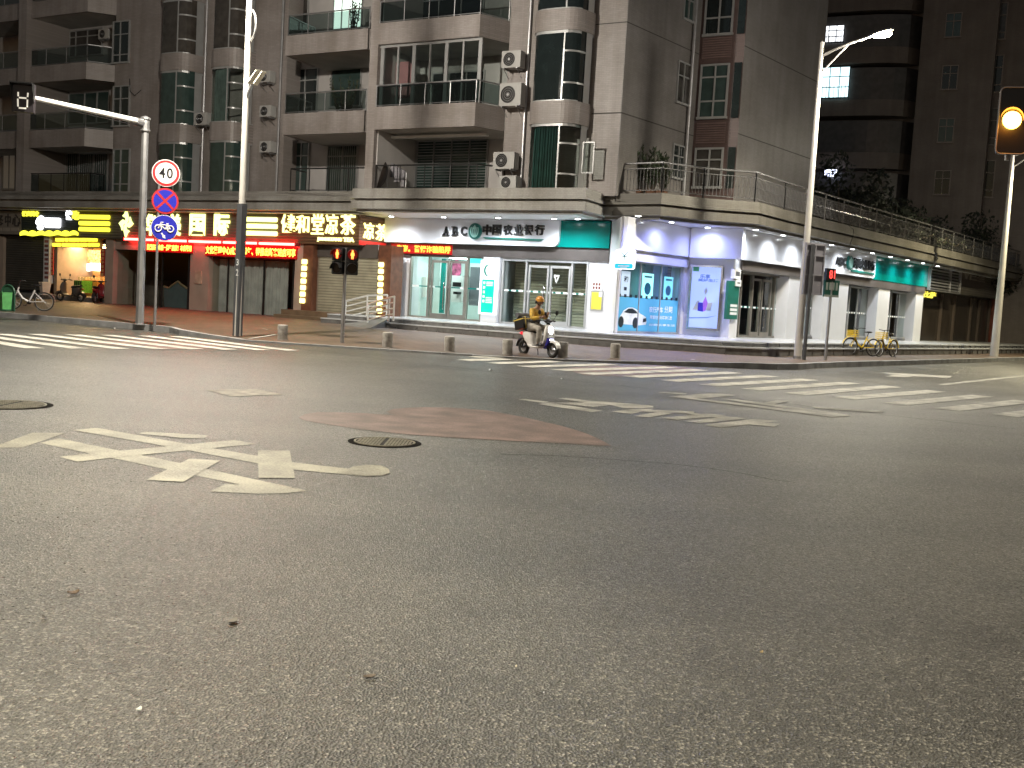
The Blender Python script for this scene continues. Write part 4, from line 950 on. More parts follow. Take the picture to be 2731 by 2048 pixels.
# ================================================================== BANK, FRONT SIDE
DBK = -2.7
def uB_(px, d, py): return FB.uz(px, py, d)[0]
uL = FS.P(us1, 0, 0); uBk0 = FA.ud(uL)[0]
uBk1 = uA(1619, DBK, 780)
mb = MB(); mb.box(FA, uBk0-.05, uBk1, -3.4, DBK-.05, 3.05, 4.47); mb.box(FA, uBk1-.001-(uBk1-uA(1566, DBK, 780)), uBk1, -3.4, DBK, .62, 3.06)
mb.box(FA, uBk0-.05, uA(1091, DBK, 770), -3.4, DBK, .62, 3.05)
part('bank_wall', mb, M_BANKWALL)
mb = MB(); u0, u1, z0, z1 = FA.rect(1042, 662, 1621, 688, DBK); mb.box(FA, uBk0, uBk1+.01, DBK-.05, DBK+.06, 3.06, 3.52); part('lintel', mb, M_LINTEL)
# interior rooms
mw = mat('atm_room_wall', (.62, .70, .68), .5, var=.06); uI0, uI1, uI2, uI3 = uA(1088, DBK, 770), uA(1300, DBK, 770), uA(1330, DBK, 770), uA(1568, DBK, 770)
mb = MB(); mb.box(FA, uI0-.2, uI1+.2, -6.2, -6.0, .6, 3.2); mb.box(FA, uI0-.25, uI0-.1, -6, -2.9, .6, 3.2); mb.box(FA, uI1+.1, uI1+.2, -6, -2.9, .6, 3.2); part('atm_room_wall', mb, mw)
mb = MB(); mb.box(FA, uI0-.1, uI1+.1, -6, -2.6, .6, .63); part('atm_room_floor', mb, mat('atm_floor', (.55, .58, .52), .2))
mb = MB(); mb.box(FA, uI0-.1, uI1+.1, -6, -2.75, 3.1, 3.2); part('atm_room_ceiling', mb, M_WHITE)
mb = MB()
for i in range(2):
    for j in range(2): mb.box(FA, uI0+.5+i*1.7, uI0+1.3+i*1.7, -5.4+j*1.4, -4.8+j*1.4, 3.06, 3.09)
parts('ceiling_lamp', mb, em('atm_lamp', (.82, 1, .97), 15))
mb = MB(); mb.box(FA, uI2, uI3, -4.0, -3.9, .62, 3.1); part('roller_shutter', mb, M_SHUTTER)
mb = MB(); mb.box(FA, uI2-.05, uI3+.05, -4, -3, 3.0, 3.1); part('door_ceiling', mb, M_SOFFIT)
def doorset(x0, x1, y0, y1, F, d, xs, leafs, m=M_FRAME, fr=.07, pane=M_GLASS, dots=None, handles=True):
    u0, u1, z0, z1 = F.rect(x0, y0, x1, y1, d); z0 = .63; mb = MB()
    mb.box(F, u0, u1, d-.12, d+.03, z1-.12, z1); mb.box(F, u0, u0+fr, d-.12, d+.03, z0, z1-.12); mb.box(F, u1-fr, u1, d-.12, d+.03, z0, z1-.12); mb.box(F, u0+fr, u1-fr, d-.11, d, z0, z0+.06)
    for x in xs: u = uAB(F, x, d, (y0+y1)/2); mb.box(F, u-fr/2, u+fr/2, d-.115, d+.02, z0+.06, z1-.12)
    g = mb.build('door_frame', m, bld)
    MB().quad(F.P(u0, d-.05, z0), F.P(u1, d-.05, z0), F.P(u1, d-.05, z1), F.P(u0, d-.05, z1)).build('pane', pane, g)
    for a, b in leafs:
        a, b = uAB(F, a, d, 780), uAB(F, b, d, 780); mb = MB(); zt_ = z1-.24
        mb.box(F, a, b, d-.09, d-.01, zt_-.09, zt_); mb.box(F, a, b, d-.09, d-.01, z0+.06, z0+.2); mb.box(F, a, a+.07, d-.09, d-.01, z0+.2, zt_-.09); mb.box(F, b-.07, b, d-.09, d-.01, z0+.2, zt_-.09)
        l = mb.build('door_leaf', m, bld)
        if handles:
            h = MB(); hx = b-.14 if (a, b) == (uAB(F, leafs[0][0], d, 780), uAB(F, leafs[0][1], d, 780)) else a+.14
            h.tube([F.P(hx, d+.04, 1.0), F.P(hx, d+.07, 1.05), F.P(hx, d+.07, 2.0), F.P(hx, d+.04, 2.05)], .018, 6); h.build('door_handle', M_STEEL, l)
    if dots:
        mb = MB(); zc = F.uz((x0+x1)/2, dots[0], d)[1]; u = u0+.1
        while u < u1-.15: mb.box(F, u, u+dots[1], d-.045, d-.04, zc-.035, zc+.035); u += dots[1]*dots[2]
        mb.build('sticker_row', E_CHALK, g)
        MB().quad(F.P(u0+.05, d-.046, zc-.02), F.P(u1-.05, d-.046, zc-.02), F.P(u1-.05, d-.046, zc+.02), F.P(u0+.05, d-.046, zc+.02)).build('sticker_band', M_TEAL, g)
    return g, (u0, u1, z0, z1)
def uAB(F, x, d, y): return F.uz(x, y, d)[0]
M_BRONZE = mat('door_frame_bronze', (.27, .25, .22), .35, .5)
doorset(1091, 1287, 678, 858, FA, DBK, (1142, 1244), ((1147, 1193), (1195, 1240)), M_BRONZE, dots=(766, .34, 2.2))
doorset(1336, 1566, 690, 882, FA, DBK, (1400, 1522), ((1406, 1460), (1464, 1518)), M_FRAME, dots=(779, .2, 1.55))
mb = MB(); u0, u1, z0, z1 = FA.rect(1476, 733, 1492, 757, DBK-.03)
tri = [(u0, z1), (u1, z1), ((u0+u1)/2, z0)]; c = ((u0+u1)/2, (z0+2*z1)/3); inn = [(c[0]+(x-c[0])*.45, c[1]+(z-c[1])*.45) for x, z in tri]
for i in range(3): a, b, e, f = tri[i], tri[(i+1) % 3], inn[(i+1) % 3], inn[i]; mb.quad(*[FA.P(x, DBK-.035, z) for x, z in (a, b, e, f)])
part('triangle_sticker', mb, E_CHALK)
# things seen in the lobby of machines
def lobby(name, label, cat, x0, y0, x1, y1, d, m, th=.3):
    t, q = sign_box(name, label, cat, FA, x0, y0, x1, y1, d-th, d, m); return t, q
t, (u0, u1, z0, z1) = lobby('cash_machine', 'white cash machine with dark screen behind the glass bank door', 'cash machine', 1204, 735, 1232, 806, -4.2, M_WHITE, .7)
MB().box(FA, u0+.05, u1-.05, -4.2, -4.19, z0+.62, z0+.8).build('screen', M_BLACK, t); MB().box(FA, u0+.25, u1-.03, -4.2, -3.95, z0+.32, z0+.42).build('keypad_shelf', M_BLACK, t)
t, _ = lobby('wall_poster', 'dark teal poster with a pink flower above the cash machine', 'poster', 1202, 696, 1228, 734, -5.9, mat('teal_poster', (.02, .16, .15), .5), .04)
mb = MB(); q = FA.rect(1207, 703, 1226, 733, -5.88); mb.ball(FA.P((q[0]+q[1])/2, -5.89, (q[2]+q[3])/2), .25, .02, .4, rot=Matrix.Rotation(math.atan2(FA.du.y, FA.du.x), 3, 'Z')); mb.build('flower_print', mat('pink_print', (.6, .12, .25), .5, var=.7, scale=6), t)
t, _ = lobby('lobby_column', 'pale rounded column behind the left bank door', 'column', 1152, 690, 1172, 842, -4.6, mw, .4)
t, _ = lobby('green_banner', 'narrow dark green pull up banner behind the left bank door leaf', 'banner', 1174, 690, 1184, 835, -4.4, M_TEAL, .1)
t, (u0, u1, z0, z1) = lobby('notice_board', 'white notice board with blue side behind the left bank sidelight', 'notice board', 1108, 738, 1136, 792, -3.8, M_WHITE, .1)
MB().box(FA, u0, u0+.18, -3.8, -3.78, z0, z1).build('blue_panel', mat('print_blue', (.05, .3, .6), .5), t)
t, _ = lobby('grey_cabinet', 'dark grey cabinet behind the right bank sidelight', 'cabinet', 1252, 712, 1284, 815, -4.5, mat('cabinet_grey', (.15, .16, .18), .5), .5)
t, _ = lobby('lobby_sign', 'small glowing cyan sign above the grey cabinet', 'sign', 1254, 686, 1284, 702, -4.4, em('cyan_sign', (.05, .75, .8), 1.2), .05)
t, _ = lobby('floor_stand', 'small white floor stand with a black slot behind the left bank sidelight', 'stand', 1099, 803, 1111, 838, -3.3, M_WHITE, .25)
mb = MB(); pxbox(mb, FA, 1104, 805, 1110, 828, -3.3, -3.29); mb.build('slot', M_BLACK, t)
# lit pillar with service sign
mb = MB(); u0, u1 = uA(1285, -2.5, 770), uA(1328, -2.5, 770); mb.box(FA, u0, u1, -3.2, -2.5, .62, 3.06); part('bank_pillar', mb, M_BANKWALL)
t, (u0, u1, z0, z1) = sign_box('service_sign', 'white light box with a dark crescent and a green notice on the lit bank pillar', 'illuminated sign', FA, 1279, 694, 1322, 838, -2.5, -2.32, em('box_cold', (.90, .97, 1), 1.5))
mb = MB(); q = FA.rect(1283, 745, 1316, 834, -2.3); mb.prism(rrect(FA, *q, -2.32, .03), FA.dn*.01); g = mb.build('green_panel', em('green_panel', (.0, .52, .36), .8), t)
mb = MB()
for i in range(5): u = q[0]+.06; z = q[3]-.13-i*.17; mb.box(FA, u, u+.09, -2.309, -2.303, z-.05, z+.05)
for i in (0, .05, .1, .48, .53, .58, .63): z = q[3]-.1-i*1.2; mb.box(FA, q[0]+.2, q[1]-.06, -2.309, -2.303, z-.02, z+.02)
mb.build('notice_text', E_CHALK, g)
def crescent(F, u, z, r, d, fat=.35, n=14, h=1.15):
    out = [(u+r*math.cos(R(70+220*i/n)), z+h*r*math.sin(R(70+220*i/n))) for i in range(n+1)]
    inn = [(u+fat*r+r*.92*math.cos(R(290-220*i/n)), z+h*r*.92*math.sin(R(290-220*i/n))) for i in range(n+1)]
    return [F.P(a, d, b) for a, b in out+inn]
uc, zc = FA.uz(1302, 721, -2.3); mb = MB(); mb.prism(crescent(FA, uc, zc, .2, -2.318), FA.dn*.01); mb.box(FA, uc-.22, uc+.22, -2.318, -2.308, zc+.33, zc+.36); mb.build('crescent_emblem', mat('emblem_green', (.01, .16, .13), .4), t)
# notices on the pillar right of the doors
t, (u0, u1, z0, z1) = sign_box('opening_hours_notice', 'small white notice with dark symbols on the bank pillar above the yellow board', 'notice', FA, 1578, 752, 1606, 774, DBK, DBK+.02, E_CHALK)
mb = MB()
for i in range(3):
    for j in range(2): mb.box(FA, u0+.05+i*.11, u0+.12+i*.11, DBK+.02, DBK+.025, z0+.04+j*.13, z0+.13+j*.13)
mb.build('symbol_row', mat('notice_maroon', (.15, .03, .02), .5), t)
t, _ = sign_box('yellow_notice_board', 'yellow notice in a pale frame on the bank pillar', 'notice board', FA, 1574, 776, 1607, 828, DBK, DBK+.03, M_FRAME)
mb = MB(); pxbox(mb, FA, 1577, 779, 1604, 825, DBK+.03, DBK+.035); mb.build('sheet', mat('yellow_sheet', (.62, .55, .06), .5), t)
mb = MB(); pxbox(mb, FA, 1597, 778, 1606, 792, DBK+.036, DBK+.04); mb.build('pinned_note', E_CHALK, t)
# ---- long bank sign
t = thing('bank_sign', 'long white and teal bank sign with black characters above the front doors', 'bank sign', FA.P(uBk0, DBK, 3.5))
u0, u1, z0, z1 = FA.rect(1042, 586, 1493, 648, -2.5); zT = 4.46
zb_ = zA(1300, 653, -2.55)
mb = MB(); mb.box(FA, uBk0, uBk1+.02, DBK-.05, -2.56, 3.52, 4.465); mb.build('teal_panel', M_TEAL, t)
mb = MB(); mb.prism(rrect(FA, uBk0+.02, u1, zb_, 4.462, -2.56, .24, 6, (0, 0, 0, 1)), FA.dn*.12); mb.build('white_panel', M_FASCIA, t)
ink = mat('sign_black', (.012, .013, .014), .35)
mb = MB(); de = -2.44
for ch, a, b in (('A', 1182, 1201), ('B', 1207, 1225), ('C', 1229, 1248)):
    q = FA.rect(a, 604, b, 629, de); mb = MB(); put_text(mb, ch, FA, q[0]+.03, q[1]-.03, q[2], q[3], de, .07, .035)
    if ch == 'A':
        for w0, w1 in ((0, .42), (.58, 1)): mb.box(FA, q[0]+(q[1]-q[0])*w0, q[0]+(q[1]-q[0])*w1, de, de+.07, q[2], q[2]+.045)
    if ch == 'B': mb.box(FA, q[0]-.02, q[0]+.12, de, de+.07, q[2], q[2]+.045); mb.box(FA, q[0]-.02, q[0]+.12, de, de+.07, q[3]-.045, q[3])
    mb.build('character', ink, t)
for ch, a, b in zip('中国农业银行', (1289, 1315, 1344, 1373, 1400, 1428), (1312, 1338, 1368, 1396, 1423, 1453)): q = FA.rect(a, 599, b, 627, de); put_text(MB(), ch, FA, *q, de, .07, .03).build('character', ink, t)
def emblem(F, q, d, t):
    u0, u1, z0, z1 = q; uc, zc, ru, rz = (u0+u1)/2, (z0+z1)/2, (u1-u0)/2, (z1-z0)/2
    pts = [(math.cos(2*math.pi*i/36), math.sin(2*math.pi*i/36)) for i in range(36)]
    mb = MB(); mb.prism([F.P(uc+x*ru, d, zc+(y if y > -.6 else y*1.02)*rz) for x, y in pts], F.dn*.1); o = mb.build('emblem', mat('emblem_teal', (.005, .13, .11), .3), t)
    mb = MB()
    for s in (-1, 1):
        for r_ in (.28, .62): 
            L = [(s*r_*math.sin(R(a))*.95, -.75+1.35*(1-math.cos(R(a)))*.62) for a in range(10, 125, 12)]
            mb.tube([F.P(uc+x*ru, d+.11, zc+y*rz) for x, y in L], .022, 5)
    mb.tube([F.P(uc, d+.11, zc-.8*rz), F.P(uc, d+.11, zc+.75*rz)], .022, 5)
    for z in (.35, .55): mb.tube([F.P(uc-.2*ru, d+.11, zc+z*rz), F.P(uc, d+.11, zc+(z-.15)*rz), F.P(uc+.2*ru, d+.11, zc+z*rz)], .018, 5)
    mb.build('wheat_lines', mat('emblem_line', (.35, .6, .55), .3), o)
emblem(FA, FA.rect(1251, 595, 1284, 638, de+.05), de, t)
mb = MB(); q = FA.rect(1288, 634, 1451, 641, de); mb.prism([FA.P(q[0], de, q[3]), FA.P(q[0]+.12, de, q[2]+.03), FA.P(q[1]-.1, de, q[2]), FA.P(q[1], de, q[3]-.03)], FA.dn*.05); mb.build('underline', mat('emblem_green', (.01, .16, .13), .4), t)
t, (u0, u1, z0, z1) = sign_box('led_strip', 'red message strip with amber characters on the lintel left of the bank doors', 'led sign', FA, 1042, 651, 1204, 677, DBK+.06, DBK+.14, em('led_field_dark', (.35, .004, .004), .6))
put_text(MB(), '：集资。警惕诈骗陷阱', FA, u0+.03, u1-.03, z0+.05, z1-.05, DBK+.14, .012, .02).build('lettering', em('led_orange', (1, .36, .04), 2.4), t)
# projecting light boxes at both ends of the front
def blade(label, cx_, x0, y0, x1, y1, d, kind, yaw):
    u0, u1, z0, z1 = FA.rect(x0, y0, x1, y1, d); t = thing('projecting_sign', label, 'illuminated sign', FA.P((u0+u1)/2, d, z0))
    mb = MB(); mb.prism(rrect(FA, u0, u1, z0, z1, d-.09, .08), FA.dn*.18); mb.build('light_box', em('box_blade', (.95, .98, 1), 1.6), t)
    F = FA; h = z1-z0
    mb = MB(); a, b = (z0+.02, z0+h*.28) if kind else (z0+h*.1, z0+h*.27)
    mb.prism(rrect(F, u0+(.0 if kind else .12), u1-(.0 if kind else .12), a, b, d+.09, .05), F.dn*.01); p = mb.build('teal_band', em('blade_teal', (.0, .42, .55), .8), t)
    mb = MB(); uc = (u0+u1)/2
    for i, w in enumerate((.2, .12) if kind else (.17,)): zc = b-.08-i*.07; mb.box(F, uc-w, uc+w, d+.1, d+.106, zc-.02, zc+.02)
    mb.build('band_text', E_CHALK, p)
    mb = MB(); zc = z0+h*.64
    if kind:
        for pts in ([(0, -.15), (0, .02)], [(0, .02), (-.13, .15)], [(0, .02), (.13, .15)], [(-.1, 0), (.1, 0)], [(-.2, .02), (-.16, .02)], [(.17, -.12), (.2, -.12)]): mb.tube([F.P(uc+x, d+.095, zc+z) for x, z in pts], .018, 5)
    else: mb.prism(crescent(F, uc-.02, zc, .17, d+.09), F.dn*.01)
    mb.build('emblem', mat('emblem_green', (.01, .16, .13), .4), t)
    MB().box(F, (u0+u1)/2-.03, (u0+u1)/2+.03, d-.95, d-.09, z0+h*.5, z0+h*.56).build('bracket', M_DARKFRAME, t)
    return t
blade('small white light box with a crescent projecting at the left end of the bank', 0, 1031, 674, 1066, 722, -2.1, 0, 0)
blade('square white light box with a branching green mark projecting from the bank corner', 0, 1644, 665, 1692, 718, -.55, 1, 0)
# ================================================================== BANK, CORNER AND SIDE
pB0 = FB.P(FB.uz(1950, 800, .1)[0], .1, 0); FQ = Fr((.873, -.487), pB0.dot(FA.dn)); uq0 = FQ.uz(1826, 800, 0)[0]
FC0 = Fr((.623, .782), FQ.P(uq0, 0, 0).dot(FB.dn)); pK = FC0.P(FC0.uz(1648, 800, 0)[0], 0, 0); FC = Fr((.623, .782), pK.dot(FB.dn)); uc0 = pK.dot(FC.du)         # corner window wall
pQ = FQ.P(uq0, 0, 0); uc1 = pQ.dot(FC.du); uq1 = pB0.dot(FQ.du)
pQ1 = FQ.P(uq1, 0, 0)
mb = MB(); mb.box(FC, uc0, FC.uz(1652, 800, 0)[0], -.06, 0, .62, 4.47); mb.box(FC, uc0, uc1, -.06, .0, 3.08, 4.47); mb.box(FC, FC.uz(1818, 800, 0)[0], uc1, -.5, 0, .62, 3.08)
mb.box(FQ, uq0-.4, uq1, -.4, 0, .62, 4.47)
part('bank_wall', mb, M_BANKWALL)
mb = MB(); ch0, ch1 = FA.P(uBk1, DBK, 0), pK; mb.quad(ch0+Vector((0, 0, .62)), ch1+Vector((0, 0, .62)), ch1+Vector((0, 0, 4.47)), ch0+Vector((0, 0, 4.47))); part('chamfer_panel', mb, M_BANKWALL)
mb = MB(); mb.box(FC, uc0+.05, uc1+.2, .002, .16, 3.42, 4.462); part('fascia', mb, M_FASCIA)
mb = MB(); mb.box(FQ, uq0+.17, FQ.uz(1979, 660, .3)[0], .002, .3, 3.40, 4.462); part('fascia', mb, M_FASCIA)
mb = MB(); mb.box(FC, FC.uz(1690, 690, .1)[0], uc1-.02, .0, .10, 3.05, 3.30); part('lintel_box', mb, M_BANKWALL)
u0, u1 = FC.uz(1650, 800, 0)[0], FC.uz(1816, 800, 0)[0]
window(FC, 0, 0, 0, 0, -.12, ((FC.uz(1709, 800, 0)[0]-u0)/(u1-u0), (FC.uz(1765, 800, 0)[0]-u0)/(u1-u0)), (), pane=M_GLASS, rectuz=(u0, u1, .64, 3.06))
wcx = (u0, u1)
mb = MB(); mb.box(FC, u0+1.0, u1+.2, -.85, -.75, .6, 3.1); part('room_wall', mb, mat('room_grey', (.22, .24, .27), .6, var=.3, scale=.6))
# printed film on the lower half of the corner window, with a white saloon car
t = thing('window_print', 'blue printed film with a white car and white characters across the lower corner window', 'window poster', FC.P((u0+u1)/2, -.13, .66))
zt = FC.uz(1730, 796, -.1)[1]; mb = MB(); mb.quad(FC.P(u0+.05, -.085, .66), FC.P(u1-.05, -.085, .66), FC.P(u1-.05, -.085, zt), FC.P(u0+.05, -.085, zt))
mb.build('film', em('film_blue', (.10, .42, .66), .38), t)
def fpt(x, y): return FC.uz(x, y, -.08)
car = [(1649, 860), (1651, 848), (1656, 840), (1663, 828), (1676, 820), (1688, 820), (1698, 825), (1707, 836), (1716, 841), (1723, 846), (1725, 858), (1722, 866), (1700, 868), (1660, 864)]
MB().poly([FC.P(*[fpt(x, y)[0], -.082, fpt(x, y)[1]]) for x, y in car]).build('car_print', mat('car_white', (.72, .78, .75), .4), t)
mb = MB(); mb.poly([FC.P(fpt(x, y)[0], -.079, fpt(x, y)[1]) for x, y in ((1664, 832), (1676, 823), (1687, 823), (1696, 829), (1701, 836), (1684, 836), (1670, 834))])
for x, y in ((1656, 858), (1694, 861)): 
    uu, zz = fpt(x, y); MB().poly([FC.P(uu+.17*math.cos(i*.4488), -.079, zz+.19*math.sin(i*.4488)) for i in range(14)]).build('wheel_print', mat('car_dark', (.02, .03, .03), .3), t)
mb.build('car_dark_print', mat('car_dark', (.02, .03, .03), .3), t); mb = MB()
mb.poly([FC.P(fpt(x, y)[0], -.079, fpt(x, y)[1]) for x, y in ((1715, 850), (1724, 848), (1724, 857), (1714, 860))]); mb.build('bumper_print', mat('car_dark', (.02, .03, .03), .3), t)
mb = MB()
for body, x0, x1, y0, y1 in (('农行汽车', 1731, 1768, 818, 834), ('分期', 1772, 1793, 817, 835), ('零首付低利率享优惠', 1733, 1792, 842, 852), ('分期乐享生活', 1730, 1800, 864, 870)):
    q0, q1 = fpt(x0, (y0+y1)/2)[0], fpt(x1, (y0+y1)/2)[0]; zz0, zz1 = fpt((x0+x1)/2, y1)[1], fpt((x0+x1)/2, y0)[1]; put_text(MB(), body, FC, q0, q1, zz0, zz1, -.081, .003, .02).build('lettering', mat('film_white', (.8, .85, .88), .4), t)
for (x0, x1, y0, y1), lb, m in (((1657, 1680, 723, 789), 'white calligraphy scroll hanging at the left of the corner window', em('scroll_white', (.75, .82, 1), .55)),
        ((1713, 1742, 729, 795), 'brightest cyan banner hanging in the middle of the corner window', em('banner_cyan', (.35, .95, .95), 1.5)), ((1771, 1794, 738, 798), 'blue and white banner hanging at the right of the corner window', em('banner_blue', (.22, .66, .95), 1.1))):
    q0, q1 = FC.uz(x0, (y0+y1)/2, -.35)[0], FC.uz(x1, (y0+y1)/2, -.35)[0]; a, b = FC.uz((x0+x1)/2, y1, -.35)[1], FC.uz((x0+x1)/2, y0, -.35)[1]
    t = thing('hanging_banner', lb, 'banner', FC.P((q0+q1)/2, -.35, a), 0, 'banners hanging in the corner window'); MB().box(FC, q0, q1, -.37, -.35, a, b).build('cloth', m, t)
    mb = MB(); mb.tube([FC.P(q0+.05, -.36, b), FC.P(q0+.05, -.36, 3.05)], .006, 4); mb.tube([FC.P(q1-.05, -.36, b), FC.P(q1-.05, -.36, 3.05)], .006, 4); mb.build('cord', M_STEEL, t)
    mb = MB(); h = b-a; w = q1-q0
    if 'scroll' in lb: put_text(mb, '和', FC, q0+w*.25, q1-w*.25, a+h*.55, a+h*.8, -.349, .003, .02); mb.box(FC, q0+w*.35, q1-w*.35, -.35, -.347, a+h*.22, a+h*.36); mm = mat('scroll_ink', (.05, .05, .09), .5)
    else: mb.ball(FC.P((q0+q1)/2, -.35, a+h*.38), w*.3, .003, w*.3, rot=Matrix.Rotation(math.atan2(FC.du.y, FC.du.x), 3, 'Z')); mb.box(FC, q0+w*.15, q1-w*.15, -.35, -.347, a+h*.82, a+h*.9); mm = mat('banner_ink', (.0, .22, .35), .5)
    mb.build('print', mm, t)
mb = MB(); zc = FC.uz(1730, 793, -.1)[1]; u = u0+.1
while u < u1-.2: mb.box(FC, u, u+.14, -.084, -.078, zc-.05, zc+.05); u += .34
tag(mb.build('sticker_strip', M_BLACK), 'broken row of small dark stickers above the blue film on the corner window', 'stickers')
# glowing poster case on the angled wall
q = [FQ.uz(1838, 795, 0)[0], FQ.uz(1925, 795, 0)[0], FQ.uz(1882, 880, .05)[1], FQ.uz(1882, 707, .05)[1]]
t = thing('poster_case', 'tall backlit lilac poster with a purple gem on the angled bank wall', 'poster', FQ.P((q[0]+q[1])/2, 0, q[2]))
mb = MB(); 
for a in ((q[0], q[0]+.07, q[2], q[3]), (q[1]-.07, q[1], q[2], q[3]), (q[0]+.07, q[1]-.07, q[2], q[2]+.07), (q[0]+.07, q[1]-.07, q[3]-.07, q[3])): mb.box(FQ, a[0], a[1], .002, .09, a[2], a[3])
mb.build('frame', M_STEEL, t)
MB().quad(*[FQ.P(u, .05, z) for u, z in ((q[0], q[2]), (q[1], q[2]), (q[1], q[3]), (q[0], q[3]))]).build('poster_sheet', em('poster_lilac', (.40, .52, .95), .62), t)
W_, H_ = q[1]-q[0], q[3]-q[2]; pq = lambda L, o=.055: [FQ.P(q[0]+W_*a, o, q[2]+H_*b) for a, b in L]
MB().poly(pq([(.08, .9), (.26, .9), (.26, .97), (.08, .97)])).build('green_tab', mat('tab_green', (.08, .4, .16), .5), t)
mb = MB(); mb.poly(pq([(.45, .43), (.52, .52), (.60, .42), (.55, .30), (.47, .28)])); mb.build('gem_print', mat('gem_violet', (.38, .14, .62), .4), t)
mb = MB(); mb.poly(pq([(.30, .42), (.45, .42), (.47, .28), (.30, .29)], .054)); mb.build('gem_dark_print', mat('gem_indigo', (.04, .03, .42), .4), t)
mb = MB(); mb.poly(pq([(.46, .60), (.52, .66), (.57, .60), (.51, .54)])); mb.poly(pq([(.14, .30), (.26, .44), (.34, .45), (.30, .30)], .053)); mb.poly(pq([(.60, .42), (.74, .43), (.70, .30), (.56, .30)], .053)); mb.build('cube_print', mat('cube_cream', (.45, .45, .40), .5), t)
mb = MB(); put_text(mb, '乐享', FQ, q[0]+W_*.30, q[0]+W_*.62, q[2]+H_*.79, q[2]+H_*.86, .052, .004, .03).build('lettering', mat('poster_ink', (.12, .22, .5), .5), t); mb = MB(); put_text(mb, '美好生活', FQ, q[0]+W_*.25, q[0]+W_*.88, q[2]+H_*.745, q[2]+H_*.79, .052, .004, .03)
mb.poly(pq([(.05, .18), (.6, .20), (.92, .235), (.6, .185), (.05, .165)])); mb.build('lettering', mat('poster_ink', (.12, .22, .5), .5), t)
# side wall of the bank
DB = .1
def uB(px, d=DB, py=780): return FB.uz(px, py, d)[0]
zB = lambda px, py, d=DB: FB.uz(px, py, d)[1]
uEnd = uB(2463)
mb = MB()
for x0, x1 in ((2103, 2140), (2198, 2262), (2343, 2374), (2444, 2464)): mb.box(FB, uB(x0), uB(x1), -.7, DB, .62, 3.06)
mb.box(FB, FB.uz(1979, 660, .1)[0], uEnd, -.7, DB-.05, 3.06, 4.47); mb.quad(pQ1+Vector((0, 0, .62)), FB.P(uB(1972), DB, .62), FB.P(uB(1972), DB, 3.4), pQ1+Vector((0, 0, 3.4)))
mb.box(FB, uB(1968), uB(1972), -.7, DB-.01, .62, 3.06)
part('bank_wall', mb, M_BANKWALL)
mb = MB(); mb.box(FB, FB.uz(1982, 700, .18)[0], uEnd, DB-.05, DB+.07, 3.06, 3.40); part('lintel', mb, M_LINTEL)
mb = MB(); mb.box(FB, uB(1972), uEnd, -3.1, -3.0, .62, 3.1); part('roller_shutter', mb, M_SHUTTER)
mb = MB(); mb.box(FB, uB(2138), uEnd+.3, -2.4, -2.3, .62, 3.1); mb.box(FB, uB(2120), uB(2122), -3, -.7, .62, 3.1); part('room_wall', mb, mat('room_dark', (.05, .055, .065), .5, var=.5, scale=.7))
mb = MB(); mb.box(FB, uB(1972), uEnd, -3, DB-.1, 3.05, 3.12); part('door_ceiling', mb, M_LINTEL)
doorset(1972, 2104, 728, 902, FB, -.35, (2004, 2063), ((2008, 2030), (2034, 2058)), M_BRONZE, dots=(822, .2, 1.9))
for x0, x1, vs, lb in ((2141, 2197, (.42,), 0), (2263, 2342, (.28, .62), 0), (2375, 2443, (.32, .66), 0)):
    w = window(FB, 0, 0, 0, 0, -.4, vs, (), pane=M_GLASS, rectuz=(uB(x0, -.4), uB(x1, -.4), .72, 3.02), fr=.07, frame=M_FRAME)
    mb = MB(); u, ue, zc = uB(x0, -.3)+.1, uB(x1, -.3)-.1, zB((x0+x1)/2, 822 if x0 < 2200 else 836 if x0 < 2300 else 846, -.3)
    while u < ue-.1: mb.box(FB, u, u+.17, -.372, -.366, zc-.035, zc+.035); u += .30
    mb.build('sticker_row', E_CHALK, w)
mb = MB()
for x0 in (2141, 2263, 2375): mb.box(FB, uB(x0), uB({2141: 2197, 2263: 2342, 2375: 2443}[x0]), -.7, -.25, .62, .72)
parts('window_sill', mb, M_STEP)
u0, u1 = uB(2171, -.6), uB(2186, -.6); t = thing('hanging_banner', 'red and white banner hanging in the narrow side window of the bank', 'banner', FB.P(u0, -.6, 1.6)); MB().box(FB, u0, u1, -.62, -.6, zB(2178, 823, -.6), zB(2178, 785, -.6)).build('cloth', em('banner_pink', (.9, .30, .36), .5), t)
MB().tube([FB.P((u0+u1)/2, -.61, zB(2178, 785, -.6)), FB.P((u0+u1)/2, -.61, 3.0)], .006, 4).build('cord', M_STEEL, t)
u0, u1 = uB(2068, -2), uB(2089, -2); t = thing('light_panel', 'glowing white poster with a reddish print behind the side door glass', 'poster', FB.P(u0, -2, 1.7)); MB().box(FB, u0, u1, -2.05, -2, zB(2078, 818, -2), zB(2078, 764, -2)).build('panel', em('panel_cool', (.75, .85, 1), .8), t)
MB().box(FB, u0+.15, u1-.15, -1.998, -1.99, zB(2078, 812, -2), zB(2078, 790, -2)).build('print', mat('print_maroon', (.3, .06, .06), .5, var=.8, scale=5), t)
